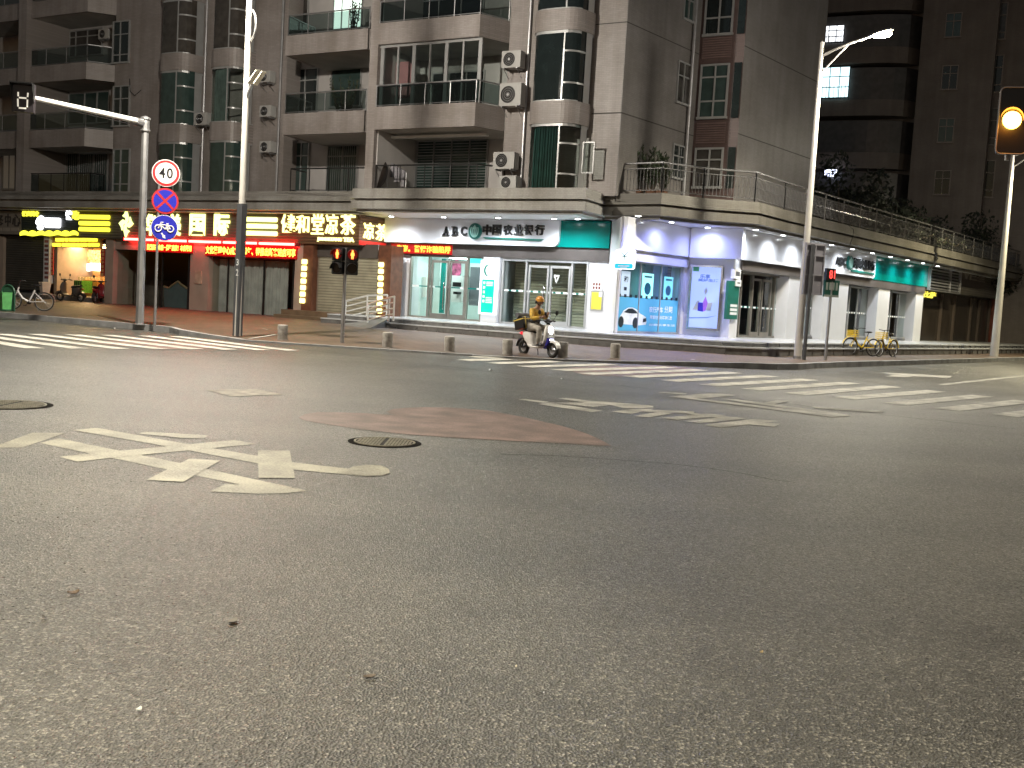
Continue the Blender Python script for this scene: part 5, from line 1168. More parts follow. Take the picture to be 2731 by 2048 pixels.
# green notice column, white boxes at the corner
u0, u1 = uB(1952, .2), uB(1972, .2); t = thing('notice_column', 'narrow dark green notice panel with white labels on the bank corner pillar', 'notice', FB.P(u0, .15, 1.1)); z0, z1 = zB(1962, 852, .2), zB(1962, 750, .2)
MB().box(FB, u0-.3, u1-.02, .11, .2, z0, z1).build('panel', mat('notice_green', (.01, .12, .09), .4), t)
mb = MB()
for y in (815, 826, 836): mb.box(FB, u0-.05, u1-.1, .2, .205, zB(1962, y+4, .2), zB(1962, y-3, .2))
mb.build('label', E_CHALK, t)
for y0, y1, lb in ((718, 743, 'white square box with a dark mark mounted high on the bank corner pillar'), (746, 763, 'smaller white box mounted just above the green notice panel')):
    t = thing('wall_box', lb, 'box', FB.P(uB(1962, .2), .1, zB(1962, y1, .2))); u0 = uB(1956 if y0 < 740 else 1962, .25); u1 = uB(1972 if y0 < 740 else 1975, .25)
    MB().box(FB, u0, u1, .1, .25, zB(1965, y1, .25), zB(1965, y0, .25)).build('case', M_WHITE, t); MB().box(FB, u0+.08, u1-.08, .25, .256, zB(1965, y1-7, .25), zB(1965, y0+6, .25)).build('mark', M_GREYSLEEVE, t)
# side sign
t = thing('bank_sign', 'side bank sign with black characters and teal end above the side windows', 'bank sign', FB.P(FB.uz(2340, 700, .2)[0], .1, 3.4))
uS0 = FB.uz(1980, 660, .2)[0]; uS1 = FB.uz(2335, 700, .28)[0]; uS2 = FB.uz(2481, 745, .2)[0]
MB().box(FB, uS1-.4, uS2, DB-.04, .2, 3.40, 4.465).build('teal_panel', M_TEAL, t)
MB().prism(rrect(FB, uS0, uS1, 3.42, 4.463, .2, .2, 6, (0, 0, 0, 1)), FB.dn*.1).build('white_panel', M_FASCIA, t)
mb = MB(); ul0, ul1 = FB.uz(2226, 710, .3)[0], FB.uz(2331, 715, .3)[0]; Lw = ul1-ul0; zm0, zm1 = 3.76, 4.14
for i, ch in enumerate('ABC'): put_text(MB(), ch, FB, ul0+Lw*(.005+.085*i), ul0+Lw*(.08+.085*i), zm0, zm1-.04, .3, .07, .03).build('character', ink, t)
for i, ch in enumerate('中国农业银行'): put_text(MB(), ch, FB, ul0+Lw*(.41+.1*i), ul0+Lw*(.495+.1*i), zm0, zm1+.04, .3, .07, .03).build('character', ink, t)
emblem(FB, (ul0+Lw*.265, ul0+Lw*.395, zm0-.12, zm1+.1), .3, t)
MB().box(FB, ul0+Lw*.4, ul1, .3, .35, 3.58, 3.66).build('underline', mat('emblem_green', (.01, .16, .13), .4), t)
# louvred box, dark neighbouring shop
u0, u1, z0, z1 = FB.rect(2482, 725, 2564, 770, .35); t = thing('louvre_box', 'grey louvred equipment box under the soffit right of the teal sign', 'louvre box', FB.P(u0, 0, z0)); z0, z1 = 3.3, 4.44
MB().box(FB, u0, u1, -.3, .2, z0, z1).build('case', M_BLACK, t)
mb = MB()
for i in range(7): z = z0+.12+i*.155; mb.prism([FB.P(u0+.06, .22, z), FB.P(u1-.06, .22, z), FB.P(u1-.06, .33, z-.08), FB.P(u0+.06, .33, z-.08)], Vector((0, 0, .02)))
for u in (u0, (u0*.35+u1*.65), u1-.05): mb.box(FB, u, u+.05, .2, .36, z0, z1)
mb.box(FB, u0, u1+.0, .2, .37, z0-.05, z0); mb.build('louvre', M_GALV, t)
mb = MB(); mb.box(FB, uEnd, 90, -.8, -.5, .62, 3.3); parts('side_shop_front', mb, mat('dark_cladding', (.035, .028, .022), .25, var=.4, scale=.8))
mb = MB()
for px in (2510, 2545, 2590, 2612, 2640): u = uB(px, -.4, 830); mb.box(FB, u, u+.12, -.5, -.38, .62, 3.2)
parts('side_shop_mullion', mb, mat('mullion_brown', (.09, .07, .055), .4))
mb = MB(); mb.box(FB, uB(2648, -.3, 830), uB(2660, -.3, 830), -.5, -.2, .62, 3.3); mb.box(FB, uB(2660, -.3, 830), 90, -.5, -.3, .62, 3.3); parts('side_shop_front', mb, mat('red_cladding', (.16, .045, .025), .45, var=.3))
mb = MB(); mb.box(FB, uB(2672, -.25, 840), uB(2690, -.25, 840), -.3, -.26, .65, 2.4); part('side_shop_door', mb, M_GREENPANE)
mb = MB(); u0 = FB.uz(2566, 745, .2)[0]; mb.box(FB, u0, 90, -.6, .15, 3.3, 4.47); part('side_shop_fascia', mb, slats('grey_cladding', (.11, .10, .085), (.05, .045, .04), .14))
t = thing('pizza_sign', 'small yellow two character sign beside the end pillar of the bank', 'sign', FB.P(uB(2468, -.3), -.3, 2.5)); u0, u1, z0, z1 = FB.rect(2468, 778, 2500, 795, -.2)
MB().box(FB, u0-.05, u1+.3, -.5, -.3, z0-.1, z1+.15).build('board', M_BLACK, t); mb = MB(); put_text(mb, '比萨', FB, u0, u1, z0, z1, -.3, .05, .01); mb.build('lettering', em('pizza_yellow', (1, .85, .1), 1.0), t)
u0, u1, z0, z1 = FB.rect(2568, 712, 2630, 765, .25); t = thing('shop_sign', 'dim brown sign board with grey raised characters right of the louvred box', 'shop sign', FB.P(u0, .2, z0)); MB().box(FB, u0, u1, .152, .22, z0, z1).build('board', mat('dim_board', (.06, .045, .035), .4), t)
mb = MB(); wd = u1-u0; put_text(mb, '巨星', FB, u0+wd*.3, u0+wd*.95, z0+.35, z1-.12, .22, .05, .01); mb.prism([FB.P(u0+wd*a, .22, z0+(z1-z0)*b) for a, b in ((.06, .6), (.16, .32), (.25, .6), (.16, .92))], FB.dn*.05); mb.build('lettering', mat('dim_char', (.22, .20, .18), .4), t)
# ---- soffit downlights: round recessed lamps in two rows
ORD = ['first', 'second', 'third', 'fourth', 'fifth', 'sixth', 'seventh', 'eighth', 'ninth', 'tenth', 'eleventh']
LIGHTS = []
def downlight(p, label, group, energy, spot=True, col=(.88, .94, 1)):
    t = thing('downlight', label, 'downlight', p, 0, group)
    MB().lathe(p, [(.085, -.005), (.085, -.03), (.115, -.035), (.115, -.005)], 18).build('trim_ring', M_WHITE, t)
    MB().lathe(p, [(.082, -.034), (.082, -.03)], 18).build('lens', E_DOWN, t)
    if spot:
        l = bpy.data.lights.new('downlight_beam', 'SPOT'); l.energy = energy; l.spot_size = R(160); l.spot_blend = 1; l.shadow_soft_size = .08; l.color = col
        o = bpy.data.objects.new('downlight_beam', l); COL.objects.link(o); o.parent = t; o.location = (0, 0, -.06)
ZS = 4.445
for i, (x, y) in enumerate(((1044, 577), (1183, 583), (1328, 584), (1478, 585), (1539.5, 596))):
    downlight(FA.P(FA.uz(x, y, -1.55)[0], -1.55, ZS+.02), '%s downlight from the left above the long front bank sign' % ORD[i], 'downlights in the bank soffit', 190)
for i, (x, y, F_) in enumerate(((1700, 604, FC), (1790, 606, FC), (1886, 622, FQ))):
    downlight(F_.P(F_.uz(x, y, .75)[0], .75, ZS+.02), '%s downlight from the left over the lilac lit bank corner' % ORD[i], 'downlights in the bank soffit', 130, col=(.30, .34, 1))
for i, (x, y) in enumerate(((2015, 624), (2088, 640), (2150, 652), (2217, 665), (2273, 676.5), (2326, 685.5), (2374, 695), (2420, 702.5), (2461, 711), (2500, 718))):
    downlight(FB.P(FB.uz(x, y, .86)[0], .86, ZS+.02), '%s downlight from the corner along the side soffit of the bank' % ORD[i], 'downlights in the bank soffit', 105)
p = G(2037, 629, ZS); t = thing('security_camera', 'small dark dome camera under the side soffit beside the first downlights', 'camera', p); MB().lathe(p, [(.06, 0), (.06, -.05), (.03, -.06)], 14).build('base', M_WHITE, t); MB().ball(p-Vector((0, 0, .1)), .075).build('dome', M_BLACK, t, smooth=True)
# ================================================================== STREET FURNITURE
LAMP_COL = (1, .92, .74)
def lamp_light(parent, p, e, col=LAMP_COL, spill=0, soft=.14):
    """the down-light of a lamp head and the weaker spill of its lens"""
    for kind, en in (('SPOT', e), ('POINT', spill)):
        if not en: continue
        l = bpy.data.lights.new('lamp_beam', kind); l.energy = en; l.color = col if kind == 'SPOT' else (1, .92, .80); l.shadow_soft_size = soft
        if kind == 'SPOT': l.spot_size = R(152); l.spot_blend = .55
        o = bpy.data.objects.new('lamp_beam', l); COL.objects.link(o); o.parent = parent; o.location = p-wloc(parent)
E_LAMP = em('street_lamp_glow', (1, .86, .52), 160)
def cobra(t, top, out, arm, m, strut=True, head=.75, tilt=.2, drop=.55):
    """curved arm with strut and a flat lamp head; top = pole top, out = unit vector over the road"""
    mb = MB(); z = Vector((0, 0, 1)); a = top-z*drop
    mb.tube([a, a+out*arm*.3+z*drop*.38, a+out*arm*.65+z*drop*.75, a+out*arm+z*drop], [.045, .042, .038, .034], 8)
    if strut: mb.tube([top-z*(drop+.55), a+out*arm*.58+z*drop*.66], .026, 8)
    mb.build('arm', m, t, smooth=True)
    h0 = a+out*arm+z*drop; d = (out+z*tilt).normalized(); s = Vector((out.y, -out.x, 0)); n_ = s.cross(d)
    mb = MB(); prof = ((-.05, .05, .05), (.1, .11, .07), (.35, .16, .09), (.6, .15, .08), (.75, .06, .05)); vs = []
    for x, w, h in prof:
        for j in range(12): q = 2*math.pi*j/12; vs.append(h0+d*x*head/.75+s*w*math.cos(q)+z*h*math.sin(q)*(1 if math.sin(q) > 0 else .35))
    mb.add(vs, [(i*12+j, i*12+(j+1) % 12, (i+1)*12+(j+1) % 12, (i+1)*12+j) for i in range(4) for j in range(12)]+[tuple(range(11, -1, -1)), tuple(range(48, 60))])
    hd = mb.build('lamp_head', M_GALV, t, smooth=True)
    mb = MB(); c = h0+d*.40*head/.75-z*.045; mb.ball(c, .30, .16, .10, rot=Matrix.Rotation(math.atan2(out.y, out.x), 3, 'Z')); mb.build('lens', E_LAMP, hd, smooth=True)
    return c
def pole(t, base, h, r0, r1, m, n=16, name='pole'):
    mb = MB(); mb.lathe(base, [(r0, 0), ((r0+r1)/2, h/2), (r1, h), (r1*.5, h+.03)], n); return mb.build(name, m, t, smooth=True)
# right lamp
b = on_pave(2126.5, 957); b.z = .15; t = thing('street_lamp', 'tall pale street lamp with glowing head at the pavement corner beside the bank', 'street lamp', b)
pole(t, b, 9.85, .125, .062, M_POLE); MB().lathe(b, [(.2, 0), (.2, .02), (.14, .03), (.14, .12)], 16).build('base_plate', M_GALV, t)
c = cobra(t, b+Vector((0, 0, 9.85)), FB.dn, 1.45, M_POLE, drop=.42)
lamp_light(t, c-Vector((0, 0, .16)), 2000, spill=420)
# far right lamp
b = on_pave(2651, 950); b.z = .15; t = thing('street_lamp', 'farther pale street lamp post standing before the brown shop right of the bank', 'street lamp', b)
pole(t, b, 10.0, .19, .085, M_POLE); MB().lathe(b, [(.26, 0), (.26, .02), (.2, .03)], 16).build('base_plate', M_GALV, t)
c = cobra(t, b+Vector((0, 0, 10.0)), FB.dn, 2.2, M_POLE, drop=.6)
lamp_light(t, c-Vector((0, 0, .16)), 2300, (1, .88, .55), spill=260)
# left lamp with sleeve, ring and side lamp
b = on_pave(633, 896); t = thing('street_lamp', 'tall lamp post with dark grey sleeve, ring and white number 32', 'street lamp', b)
pole(t, b, 11.2, .10, .075, M_POLE); mb = MB(); mb.box(FA, FA.ud(b)[0]-.095, FA.ud(b)[0]+.095, FA.ud(b)[1]-.095, FA.ud(b)[1]+.095, b.z, b.z+3.62); mb.build('sleeve', M_GREYSLEEVE, t)
ub, db = FA.ud(b); q = FA.uz(638, 716, db+.1); mb = MB(); put_text(mb, '3', FA, ub-.045, ub+.045, q[1]+.08, q[1]+.26, db+.096, .003); put_text(mb, '2', FA, ub-.045, ub+.045, q[1]-.20, q[1]-.02, db+.096, .003); mb.build('number', E_CHALK, t)
side = (FA.du*.8+FA.dn*.2).normalized()
zc0, zc1 = FA.uz(656, 112, db)[1], FA.uz(656, 28, db)[1]; rr_ = (zc1-zc0)/2; cc = b+Vector((0, 0, (zc0+zc1)/2-b.z))+side*.05
mb = MB(); mb.tube([cc+side*(rr_*.72*math.sin(R(a)))+Vector((0, 0, rr_*math.cos(R(a)))) for a in range(-4, 185, 9)], .03, 8); mb.build('ring', M_GALV, t, smooth=True)
zs = FA.uz(665, 238, db)[1]; a0 = b+Vector((0, 0, zs-b.z)); mb = MB(); mb.tube([a0+Vector((0, 0, -.28)), a0+side*.14+Vector((0, 0, -.05)), a0+side*.3+Vector((0, 0, .15))], [.05, .045, .03], 8); mb.build('side_arm', M_GALV, t)
mb = MB(); d = (side+Vector((0, 0, .75))).normalized(); s_ = Vector((side.y, -side.x, 0))
for o_ in (-.09, .09):
    p0 = a0+side*.28+Vector((0, 0, .12))+s_*o_; 
    mb.add([p0+d*x+s_*y*.07+Vector((0, 0, z*.02)) for x in (0, .5) for y in (-1, 1) for z in (-1, 1)], [(0, 1, 3, 2), (4, 6, 7, 5), (0, 4, 5, 1), (2, 3, 7, 6), (0, 2, 6, 4), (1, 5, 7, 3)])
mb.build('side_lamp', mat('side_lamp_white', (.85, .83, .7), .4), t)
c = cobra(t, b+Vector((0, 0, 11.2)), (FA.dn*.95+FA.du*.1).normalized(), 1.8, M_POLE)
lamp_light(t, c-Vector((0, 0, .16)), 1800, spill=2900)
# unseen lamp added on the near side of the crossing to light the foreground
b = Vector((-9.5, 3.0, 0)); t = thing('street_lamp', 'added unseen street lamp on the near pavement across the junction from the shops', 'street lamp', b); pole(t, b, 10.0, .11, .07, M_POLE)
c = cobra(t, b+Vector((0, 0, 10)), Vector((1, .1, 0)), 2.0, M_POLE); lamp_light(t, c-Vector((0, 0, .16)), 4100, (1, .89, .66), spill=420)
# signal mast with long arm and countdown box (left)
b = on_pave(372, 866); hm = (741-316)/2809*b.y+1.5-b.z
t = thing('signal_mast', 'octagonal grey mast with a long white arm reaching over the road at the left', 'signal mast', b)
pole(t, b, hm, .125, .10, M_GALV, 8); MB().lathe(b, [(.22, 0), (.22, .025), (.15, .03)], 8).build('base_plate', M_GALV, t)
zT_ = b.z+hm; ax = FA.dn; mb = MB(); a0 = b+Vector((0, 0, hm-.16)); a1 = a0+ax*3.75; mb.tube([a0, a1], [.085, .062], 10); mb.build('arm', M_WHITE, t, smooth=True)
mb = MB(); mb.lathe(b+Vector((0, 0, hm-.42)), [(.13, 0), (.15, .02), (.15, .06), (.12, .07), (.12, .34), (.15, .35), (.15, .40), (.1, .42)], 8)
mb.tube([a0+ax*.1+Vector((0, 0, -.02)), a0+ax*.35], .1, 8); mb.build('flange', M_GALV, t)
mb = MB(); mb.tube([a0-Vector((0, 0, .13)), a0+ax*3.3-Vector((0, 0, .11))], .012, 5); mb.build('cable', M_BLACK, t)
cb = a0+ax*3.95+Vector((0, 0, .0)); Fb = Fr((.985, .17), 0); ucb, dcb = cb.dot(Fb.du), cb.dot(Fb.dn)
t2 = thing('countdown_box', 'dark hooded countdown box with pale digit segments at the end of the mast arm', 'countdown signal', cb-Vector((0, 0, .35)))
MB().box(Fb, ucb-.26, ucb+.26, dcb-.1, dcb+.1, cb.z-.42, cb.z+.3).build('case', mat('case_purple_black', (.035, .03, .035), .4), t2)
mb = MB(); mb.box(Fb, ucb-.27, ucb+.27, dcb+.1, dcb+.34, cb.z+.27, cb.z+.30)
for sx in (-1, 1): mb.prism([Fb.P(ucb+sx*.265, dcb+.1, cb.z+.3), Fb.P(ucb+sx*.265, dcb+.34, cb.z+.27), Fb.P(ucb+sx*.265, dcb+.1, cb.z-.2)], Fb.du*.012)
mb.build('hood', M_BLACK, t2)
mb = MB(); zz = cb.z-.07
for s in (((-.11, -.24), (-.12, -.02)), ((.11, -.24), (.115, -.02)), ((-.1, -.26), (.1, -.26)), ((-.1, 0), (.1, 0)), ((-.11, .02), (-.115, .15)), ((.115, .02), (.125, .15))):
    (x0, y0), (x1, y1) = s; dd = Vector((x1-x0, y1-y0)); k = dd.normalized()*.012; mb.tube([Fb.P(ucb+x0+k.x, dcb+.105, zz+y0+k.y), Fb.P(ucb+x1-k.x, dcb+.105, zz+y1-k.y)], .02, 6)
mb.build('digit_segments', em('digit_cream', (1, .92, .75), .55), t2)
# sign post with three round signs
b = on_pave(412.5, 871); t = thing('sign_post', 'slim steel post carrying three round traffic signs beside the signal mast', 'sign post', b); hs = (740-425)/2809*b.y+1.5-b.z
mb = MB(); mb.tube([b, b+Vector((0, 0, hs))], .04, 10); mb.build('post', M_GALV, t, smooth=True)
Fs = Fr((1, .34), 0); us, ds_ = b.dot(Fs.du), b.dot(Fs.dn)
def disc(mb, u, z, r, d, th=.004, n=40): mb.prism([Fs.P(u+r*math.cos(2*math.pi*i/n), d, z+r*math.sin(2*math.pi*i/n)) for i in range(n)], Fs.dn*th)
def rsign(label, py, r, layers):
    y = py; z = (740.5-y)/2809*b.y+1.5; u = us+.18; s = thing('traffic_sign', label, 'traffic sign', Fs.P(u, ds_+.045, z-r))
    for i, (nm, rr, m) in enumerate(layers):
        mb = MB(); disc(mb, u, z, rr, ds_+.05+.003*i-(.012 if i == 0 else 0), .012 if i == 0 else .003); mb.build(nm, m, s)
    mb = MB(); mb.box(Fs, us-.05, us+.05, ds_-.045, ds_+.049, z-.03, z+.03); mb.build('bracket', M_GALV, s); return s, u, z, ds_+.05+.003*len(layers)
SW, SR, SB, SK = mat('sign_white', (.82, .80, .78), .35, var=.03), mat('sign_red_film', (.48, .03, .035), .35, var=.05), mat('sign_blue_film', (.025, .03, .42), .35, var=.05), mat('sign_black_film', (.01, .01, .012), .4)
s, u, z, d = rsign('round white speed limit sign with a red ring reading 40', 458, .385, (('plate', .385, SW), ('red_ring', .365, SR), ('face', .295, SW)))
mb = MB(); put_text(mb, '4', Fs, u-.19, u-.02, z-.15, z+.15, d, .003, .02); put_text(mb, '0', Fs, u+.02, u+.19, z-.15, z+.15, d, .003, .02); mb.build('number', SK, s)
s, u, z, d = rsign('round blue no stopping sign with a red ring and red cross', 531, .37, (('red_ring', .37, SR), ('face', .315, SB)))
mb = MB()
for a in (45, 135): c_, s_n = math.cos(R(a)), math.sin(R(a)); mb.add([Fs.P(u+c_*x-s_n*y, d+.002+.003*(a > 90), z+s_n*x+c_*y) for x, y in ((-.31, -.032), (.31, -.032), (.31, .032), (-.31, .032))], [(0, 1, 2, 3)])
mb.build('cross', SR, s)
s, u, z, d = rsign('round blue cycle lane sign with a white bicycle above a small arrow', 602, .37, (('plate', .37, SW), ('face', .355, SB)))
mb = MB(); B2 = lambda x, y: Fs.P(u+x, d+.006, z+y)
for cx in (-.165, .165):
    mb.torus(B2(cx, -.02), Fs.dn, .088, .018, 24, 5)
for a_, b_ in (((-.165, -.02), (-.09, .15)), ((-.09, .15), (-.03, .15)), ((-.105, .09), (.08, .075)), ((.03, -.04), (.085, .12)), ((.05, .12), (.125, .115)), ((-.1, .08), (.02, -.035)), ((.02, -.035), (.165, -.02)), ((.075, .09), (.165, -.02))): mb.tube([B2(*a_), B2(*b_)], .016, 5)
mb.build('bicycle_symbol', SW, s)
mb = MB(); mb.poly([Fs.P(u+x, d+.002, z+y) for x, y in ((-.09, -.16), (-.05, -.14), (.0, -.215), (.025, -.20), (.04, -.30), (-.06, -.265), (-.035, -.24))]); mb.build('arrow', SW, s)
# pedestrian signal
b = on_pave(912, 913.5); t = thing('pedestrian_signal', 'thin grey post with two red lit pedestrian signal heads side by side', 'pedestrian signal', b); hp = (766-652)/2809*b.y+1.5-b.z
mb = MB(); mb.tube([b, b+Vector((0, 0, hp*.45)), b+Vector((0, 0, hp*.45)), b+Vector((0, 0, hp))], [.055, .055, .045, .045], 12); mb.build('post', M_GALV, t, smooth=True)
for sgn, yaw in ((-1, -.28), (1, .28)):
    Fp = Fr((math.cos(yaw-.1), math.sin(yaw-.1)), 0); c = b+Vector((sgn*.19, -.05, 0)); up_, dp = c.dot(Fp.du), c.dot(Fp.dn); zt_ = b.z+hp; hh = .36
    hd = MB(); hd.prism(rrect(Fp, up_-.165, up_+.165, zt_-.74, zt_-.375, dp-.1, .04), Fp.dn*.17); hd.prism(rrect(Fp, up_-.165, up_+.165, zt_-.37, zt_-.0, dp-.1, .04), Fp.dn*.17); h = hd.build('signal_head', M_BLACK, t)
    for k, zc in enumerate((zt_-.185, zt_-.56)):
        mb = MB(); P = []
        for i in range(13):
            a = R(-10+200*i/12); P.append((up_+.15*math.cos(a), zc+.15*math.sin(a)))
        for i in range(12): mb.quad(Fp.P(P[i][0], dp+.07, P[i][1]), Fp.P(P[i+1][0], dp+.07, P[i+1][1]), Fp.P(P[i+1][0]*1.0, dp+.07+.13, P[i+1][1]-.02), Fp.P(P[i][0], dp+.07+.13, P[i][1]-.02))
        mb.build('visor', mat('visor_red_dark', (.10, .012, .012), .5) if k == 0 else M_BLACK, h)
        mb = MB(); mb.prism([Fp.P(up_+.135*math.cos(i*.2618), dp+.071, zc+.135*math.sin(i*.2618)) for i in range(24)], Fp.dn*.006); l = mb.build('lens', em('lens_red_dim', (.35, .004, .004), .25) if k == 0 else mat('lens_dark', (.02, .015, .015), .2), h)
        if k == 0:
            mb = MB(); mb.poly([Fp.P(up_+x, dp+.08, zc+y) for x, y in ((-.03, -.12), (-.006, -.12), (0, -.03), (.006, -.12), (.03, -.12), (.036, -.02), (.055, -.03), (.045, .05), (.02, .065), (-.02, .065), (-.045, .05), (-.055, -.03), (-.036, -.02))])
            mb.poly([Fp.P(up_+.028*math.cos(i*.5236), dp+.08, zc+.093+.03*math.sin(i*.5236)) for i in range(12)]); mb.build('standing_figure', em('figure_red', (1, .22, .04), 3.5), l)
# bollards
BOL = [(753, 906, 'leftmost stone bollard, near the grey sleeved lamp post'), (1033, 927, 'stone bollard right of the pedestrian signal post'), (1198.5, 938, 'stone bollard between the pedestrian signal and the scooter'),
       (1353, 946.5, 'stone bollard just behind the rear wheel of the scooter'), (1500, 953, 'stone bollard just beyond the front wheel of the scooter'), (1640, 956, 'rightmost stone bollard, short and round before the bank steps')]
b0 = None
for i, (x, y, lb) in enumerate(BOL):
    p = on_pave(x, y, .03)
    if b0 is None:
        b0 = thing('bollard', lb, 'bollard', p, 0, 'stone bollards along the dropped kerb')
        mb = MB(); mb.lathe(p, [(.133, -.05), (.138, .05), (.136, .2), (.14, .36), (.132, .40), (.11, .415)], 22); mb.build('shaft', M_STONE, b0, smooth=True)
        mb = MB(); mb.lathe(p, [(.16, -.03), (.158, .012), (.14, .02)], 20); mb.build('mortar_collar', mat('mortar', (.22, .2, .18), .8, bump=.4), b0)
    else:
        c = copy_tree(b0); c.location = p; c.rotation_euler = (R(random.uniform(-2, 2)), R(random.uniform(-2, 2)), random.uniform(0, 6)); c['label'] = lb
# ramp handrails and ramp at the left end of the bank steps
mb = MB(); R0 = [FA.P(-24.9, -.55, .62), FA.P(-23.9, 1.9, .30), FA.P(-25.2, 2.6, .30), FA.P(-26.1, -.3, .62)]
pa, pb_ = on_pave(925, 862, .3), on_pave(1020, 872, .3)
ramp = [G(1040, 848, .62), G(985, 838, .60), on_pave(905, 866, .25), on_pave(985, 876, .25)]
mb.poly(ramp); lowr = [Vector((v.x, v.y, .1)) for v in ramp]
for i in range(4): mb.quad(lowr[i], lowr[(i+1) % 4], ramp[(i+1) % 4], ramp[i])
tag(mb.build('access_ramp', M_STEP), kind='structure')
def handrail(label, pts, h, extra):
    t = thing('ramp_handrail', label, 'handrail', pts[0], 0, 'steel handrails of the bank ramp'); mb = MB(); Z = Vector((0, 0, 1))
    for k in range(4): mb.tube([p+Z*(h*(1-.24*k)) for p in pts], .034 if k == 0 else .024, 8)
    mb.build('rail_row', M_BRIGHT, t, smooth=True); mb = MB()
    for p in pts: mb.tube([p, p+Z*h], .03, 8)
    build_each(mb, 'post', M_BRIGHT, t, smooth=True)
q0, q1, q2 = FA.P(uA(921, .4, 840), .4, .3), FA.P(uA(978, .4, 835), .4, .55), FA.P(uA(1031, .4, 830), .4, .62)
handrail('steel ramp handrail nearer the tea shop with four rails', [q0, q1, q2], .82, 0)
q0, q1 = on_pave(980, 871, .3), G(1036, 857, .55); handrail('shorter steel ramp handrail in front, ending in bent posts at the bank steps', [q0, q1, G(1049, 856, .6)], .80, 0)
# back of a large information board, and the digital display post
b1 = on_pave(2144, 960); t = thing('information_board', 'grey back of a road information board on a dark post behind the right street lamp', 'road sign', b1); zt_ = (846-652)/2809*b1.y+1.5; zb_ = (846-785)/2809*b1.y+1.5
mb = MB(); mb.tube([b1, b1+Vector((0, 0, zt_-b1.z))], .06, 10); mb.build('post', M_GREYSLEEVE, t, smooth=True)
Fi = Fr((.95, .30), 0); ui, di = b1.dot(Fi.du), b1.dot(Fi.dn); w0, w1 = ui-.2, ui+.5
MB().box(Fi, w0, w1, di-.12, di-.08, zb_, zt_+.05).build('panel', mat('board_back', (.30, .29, .33), .5, .3), t)
mb = MB()
for z in (zb_+.02, zb_+.62, zb_+1.22, zt_): mb.box(Fi, w0, w1, di-.08, di-.05, z-.02, z+.02)
for u in (w0, ui+.13, w1-.04): mb.box(Fi, u, u+.04, di-.079, di-.051, zb_, zt_+.05)
mb.build('stiffener_grid', mat('board_rib', (.36, .35, .39), .45, .3), t)
b2 = on_pave(2201, 960); t = thing('display_post', 'grey post with a dark green panel and a small red digital display', 'display sign', b2); z0 = (850-784)/2809*b2.y+1.5; z1 = (850-752)/2809*b2.y+1.5; z2 = (850-727)/2809*b2.y+1.5
mb = MB(); mb.tube([b2, b2+Vector((0, 0, z1-b2.z))], .05, 10); mb.build('post', M_GALV, t, smooth=True)
ui, di = b2.dot(Fi.du), b2.dot(Fi.dn); MB().box(Fi, ui-.27, ui+.27, di-.04, di+.04, z0-.1, z1+.05).build('panel', mat('display_green', (.012, .06, .045), .4), t)
mb = MB()
for i in range(4): mb.box(Fi, ui-.22+i*.12, ui-.15+i*.12, di+.04, di+.046, z0+.12, z1-.02)
mb.box(Fi, ui-.27, ui+.27, di+.04, di+.05, z0-.1, z0-.03); mb.build('panel_strips', mat('display_grey', (.2, .22, .2), .5), t)
mb = MB(); mb.box(Fi, ui-.25, ui+.09, di-.06, di+.06, z1+.05, z2+.12); p = mb.build('display_case', M_BLACK, t)
mb = MB(); put_text(mb, '81', Fi, ui-.14, ui+.06, z1+.10, z2+.06, di+.06, .01, .0); mb.build('red_digits', em('digits_red', (1, .05, .04), 2.5), p)
# amber signal at the top right, over the near road
Fg = Fr((.97, -.22), 0); dist = 13.0
def at_y(px, py, Y): r = ray(px, py); return EYE+r*(Y/r.y)
pc = at_y(2698, 321, dist); ug, dg, zg = pc.dot(Fg.du), pc.dot(Fg.dn), pc.z; k = dist/2809
t = thing('traffic_signal', 'dark traffic signal with pale rim and bright amber lamp at the right edge', 'traffic signal', Fg.P(ug, dg-.2, zg-.4)); hw, hh = 32*k, 86*k
MB().prism(rrect(Fg, ug-hw, ug+hw+.05, zg-.40, zg+.40, dg-.1, .06), Fg.dn*.08).build('housing', M_BLACK, t)
mb = MB(); L = rrect(Fg, ug-hw, ug+hw+.05, zg-.40, zg+.40, dg-.01, .06, 6); mb.tube(L+[L[0]], .009, 6); mb.build('rim', mat('rim_white', (.3, .27, .27), .4), t)
zl = zg-.0; mb = MB(); mb.ball(Fg.P(ug+.0, dg+.02, zl), .108, .05, .108, 20, 12, rot=Matrix.Rotation(math.atan2(Fg.du.y, Fg.du.x), 3, 'Z')); mb.build('amber_lens', em('amber', (1, .50, .07), 12), t, smooth=True)
mb = MB()
for i in range(16): a, b = R(-20+220*i/16), R(-20+220*(i+1)/16); mb.quad(*[Fg.P(ug+.128*math.cos(q)-s_*.03, dg+.0+s_*.17, zl+.128*math.sin(q)) for q, s_ in ((a, 0), (b, 0), (b, 1), (a, 1))])
mb.build('visor', mat('visor_amber_dark', (.16, .08, .012), .5), t)
l = bpy.data.lights.new('amber_beam', 'POINT'); l.energy = 2.5; l.color = (1, .28, .02); l.shadow_soft_size = .1; o = bpy.data.objects.new('amber_beam', l); COL.objects.link(o); o.parent = t; o.location = Fg.P(ug, dg+.16, zl)-t.location
mb = MB(); mb.tube([Fg.P(ug+.02, dg-.16, zg+.36), Fg.P(ug+.02, dg-.16, zg-.46)], .03, 8); mb.tube([Fg.P(ug+.02, dg-.16, zg+.2), Fg.P(ug+2.6, dg-.16, zg+.3)], .05, 8); mb.tube([Fg.P(ug+2.6, dg-.16, zg+1.2), Fg.P(ug+2.6, dg-.16, 0)], .08, 10); mb.build('mast', M_GALV, t, smooth=True)
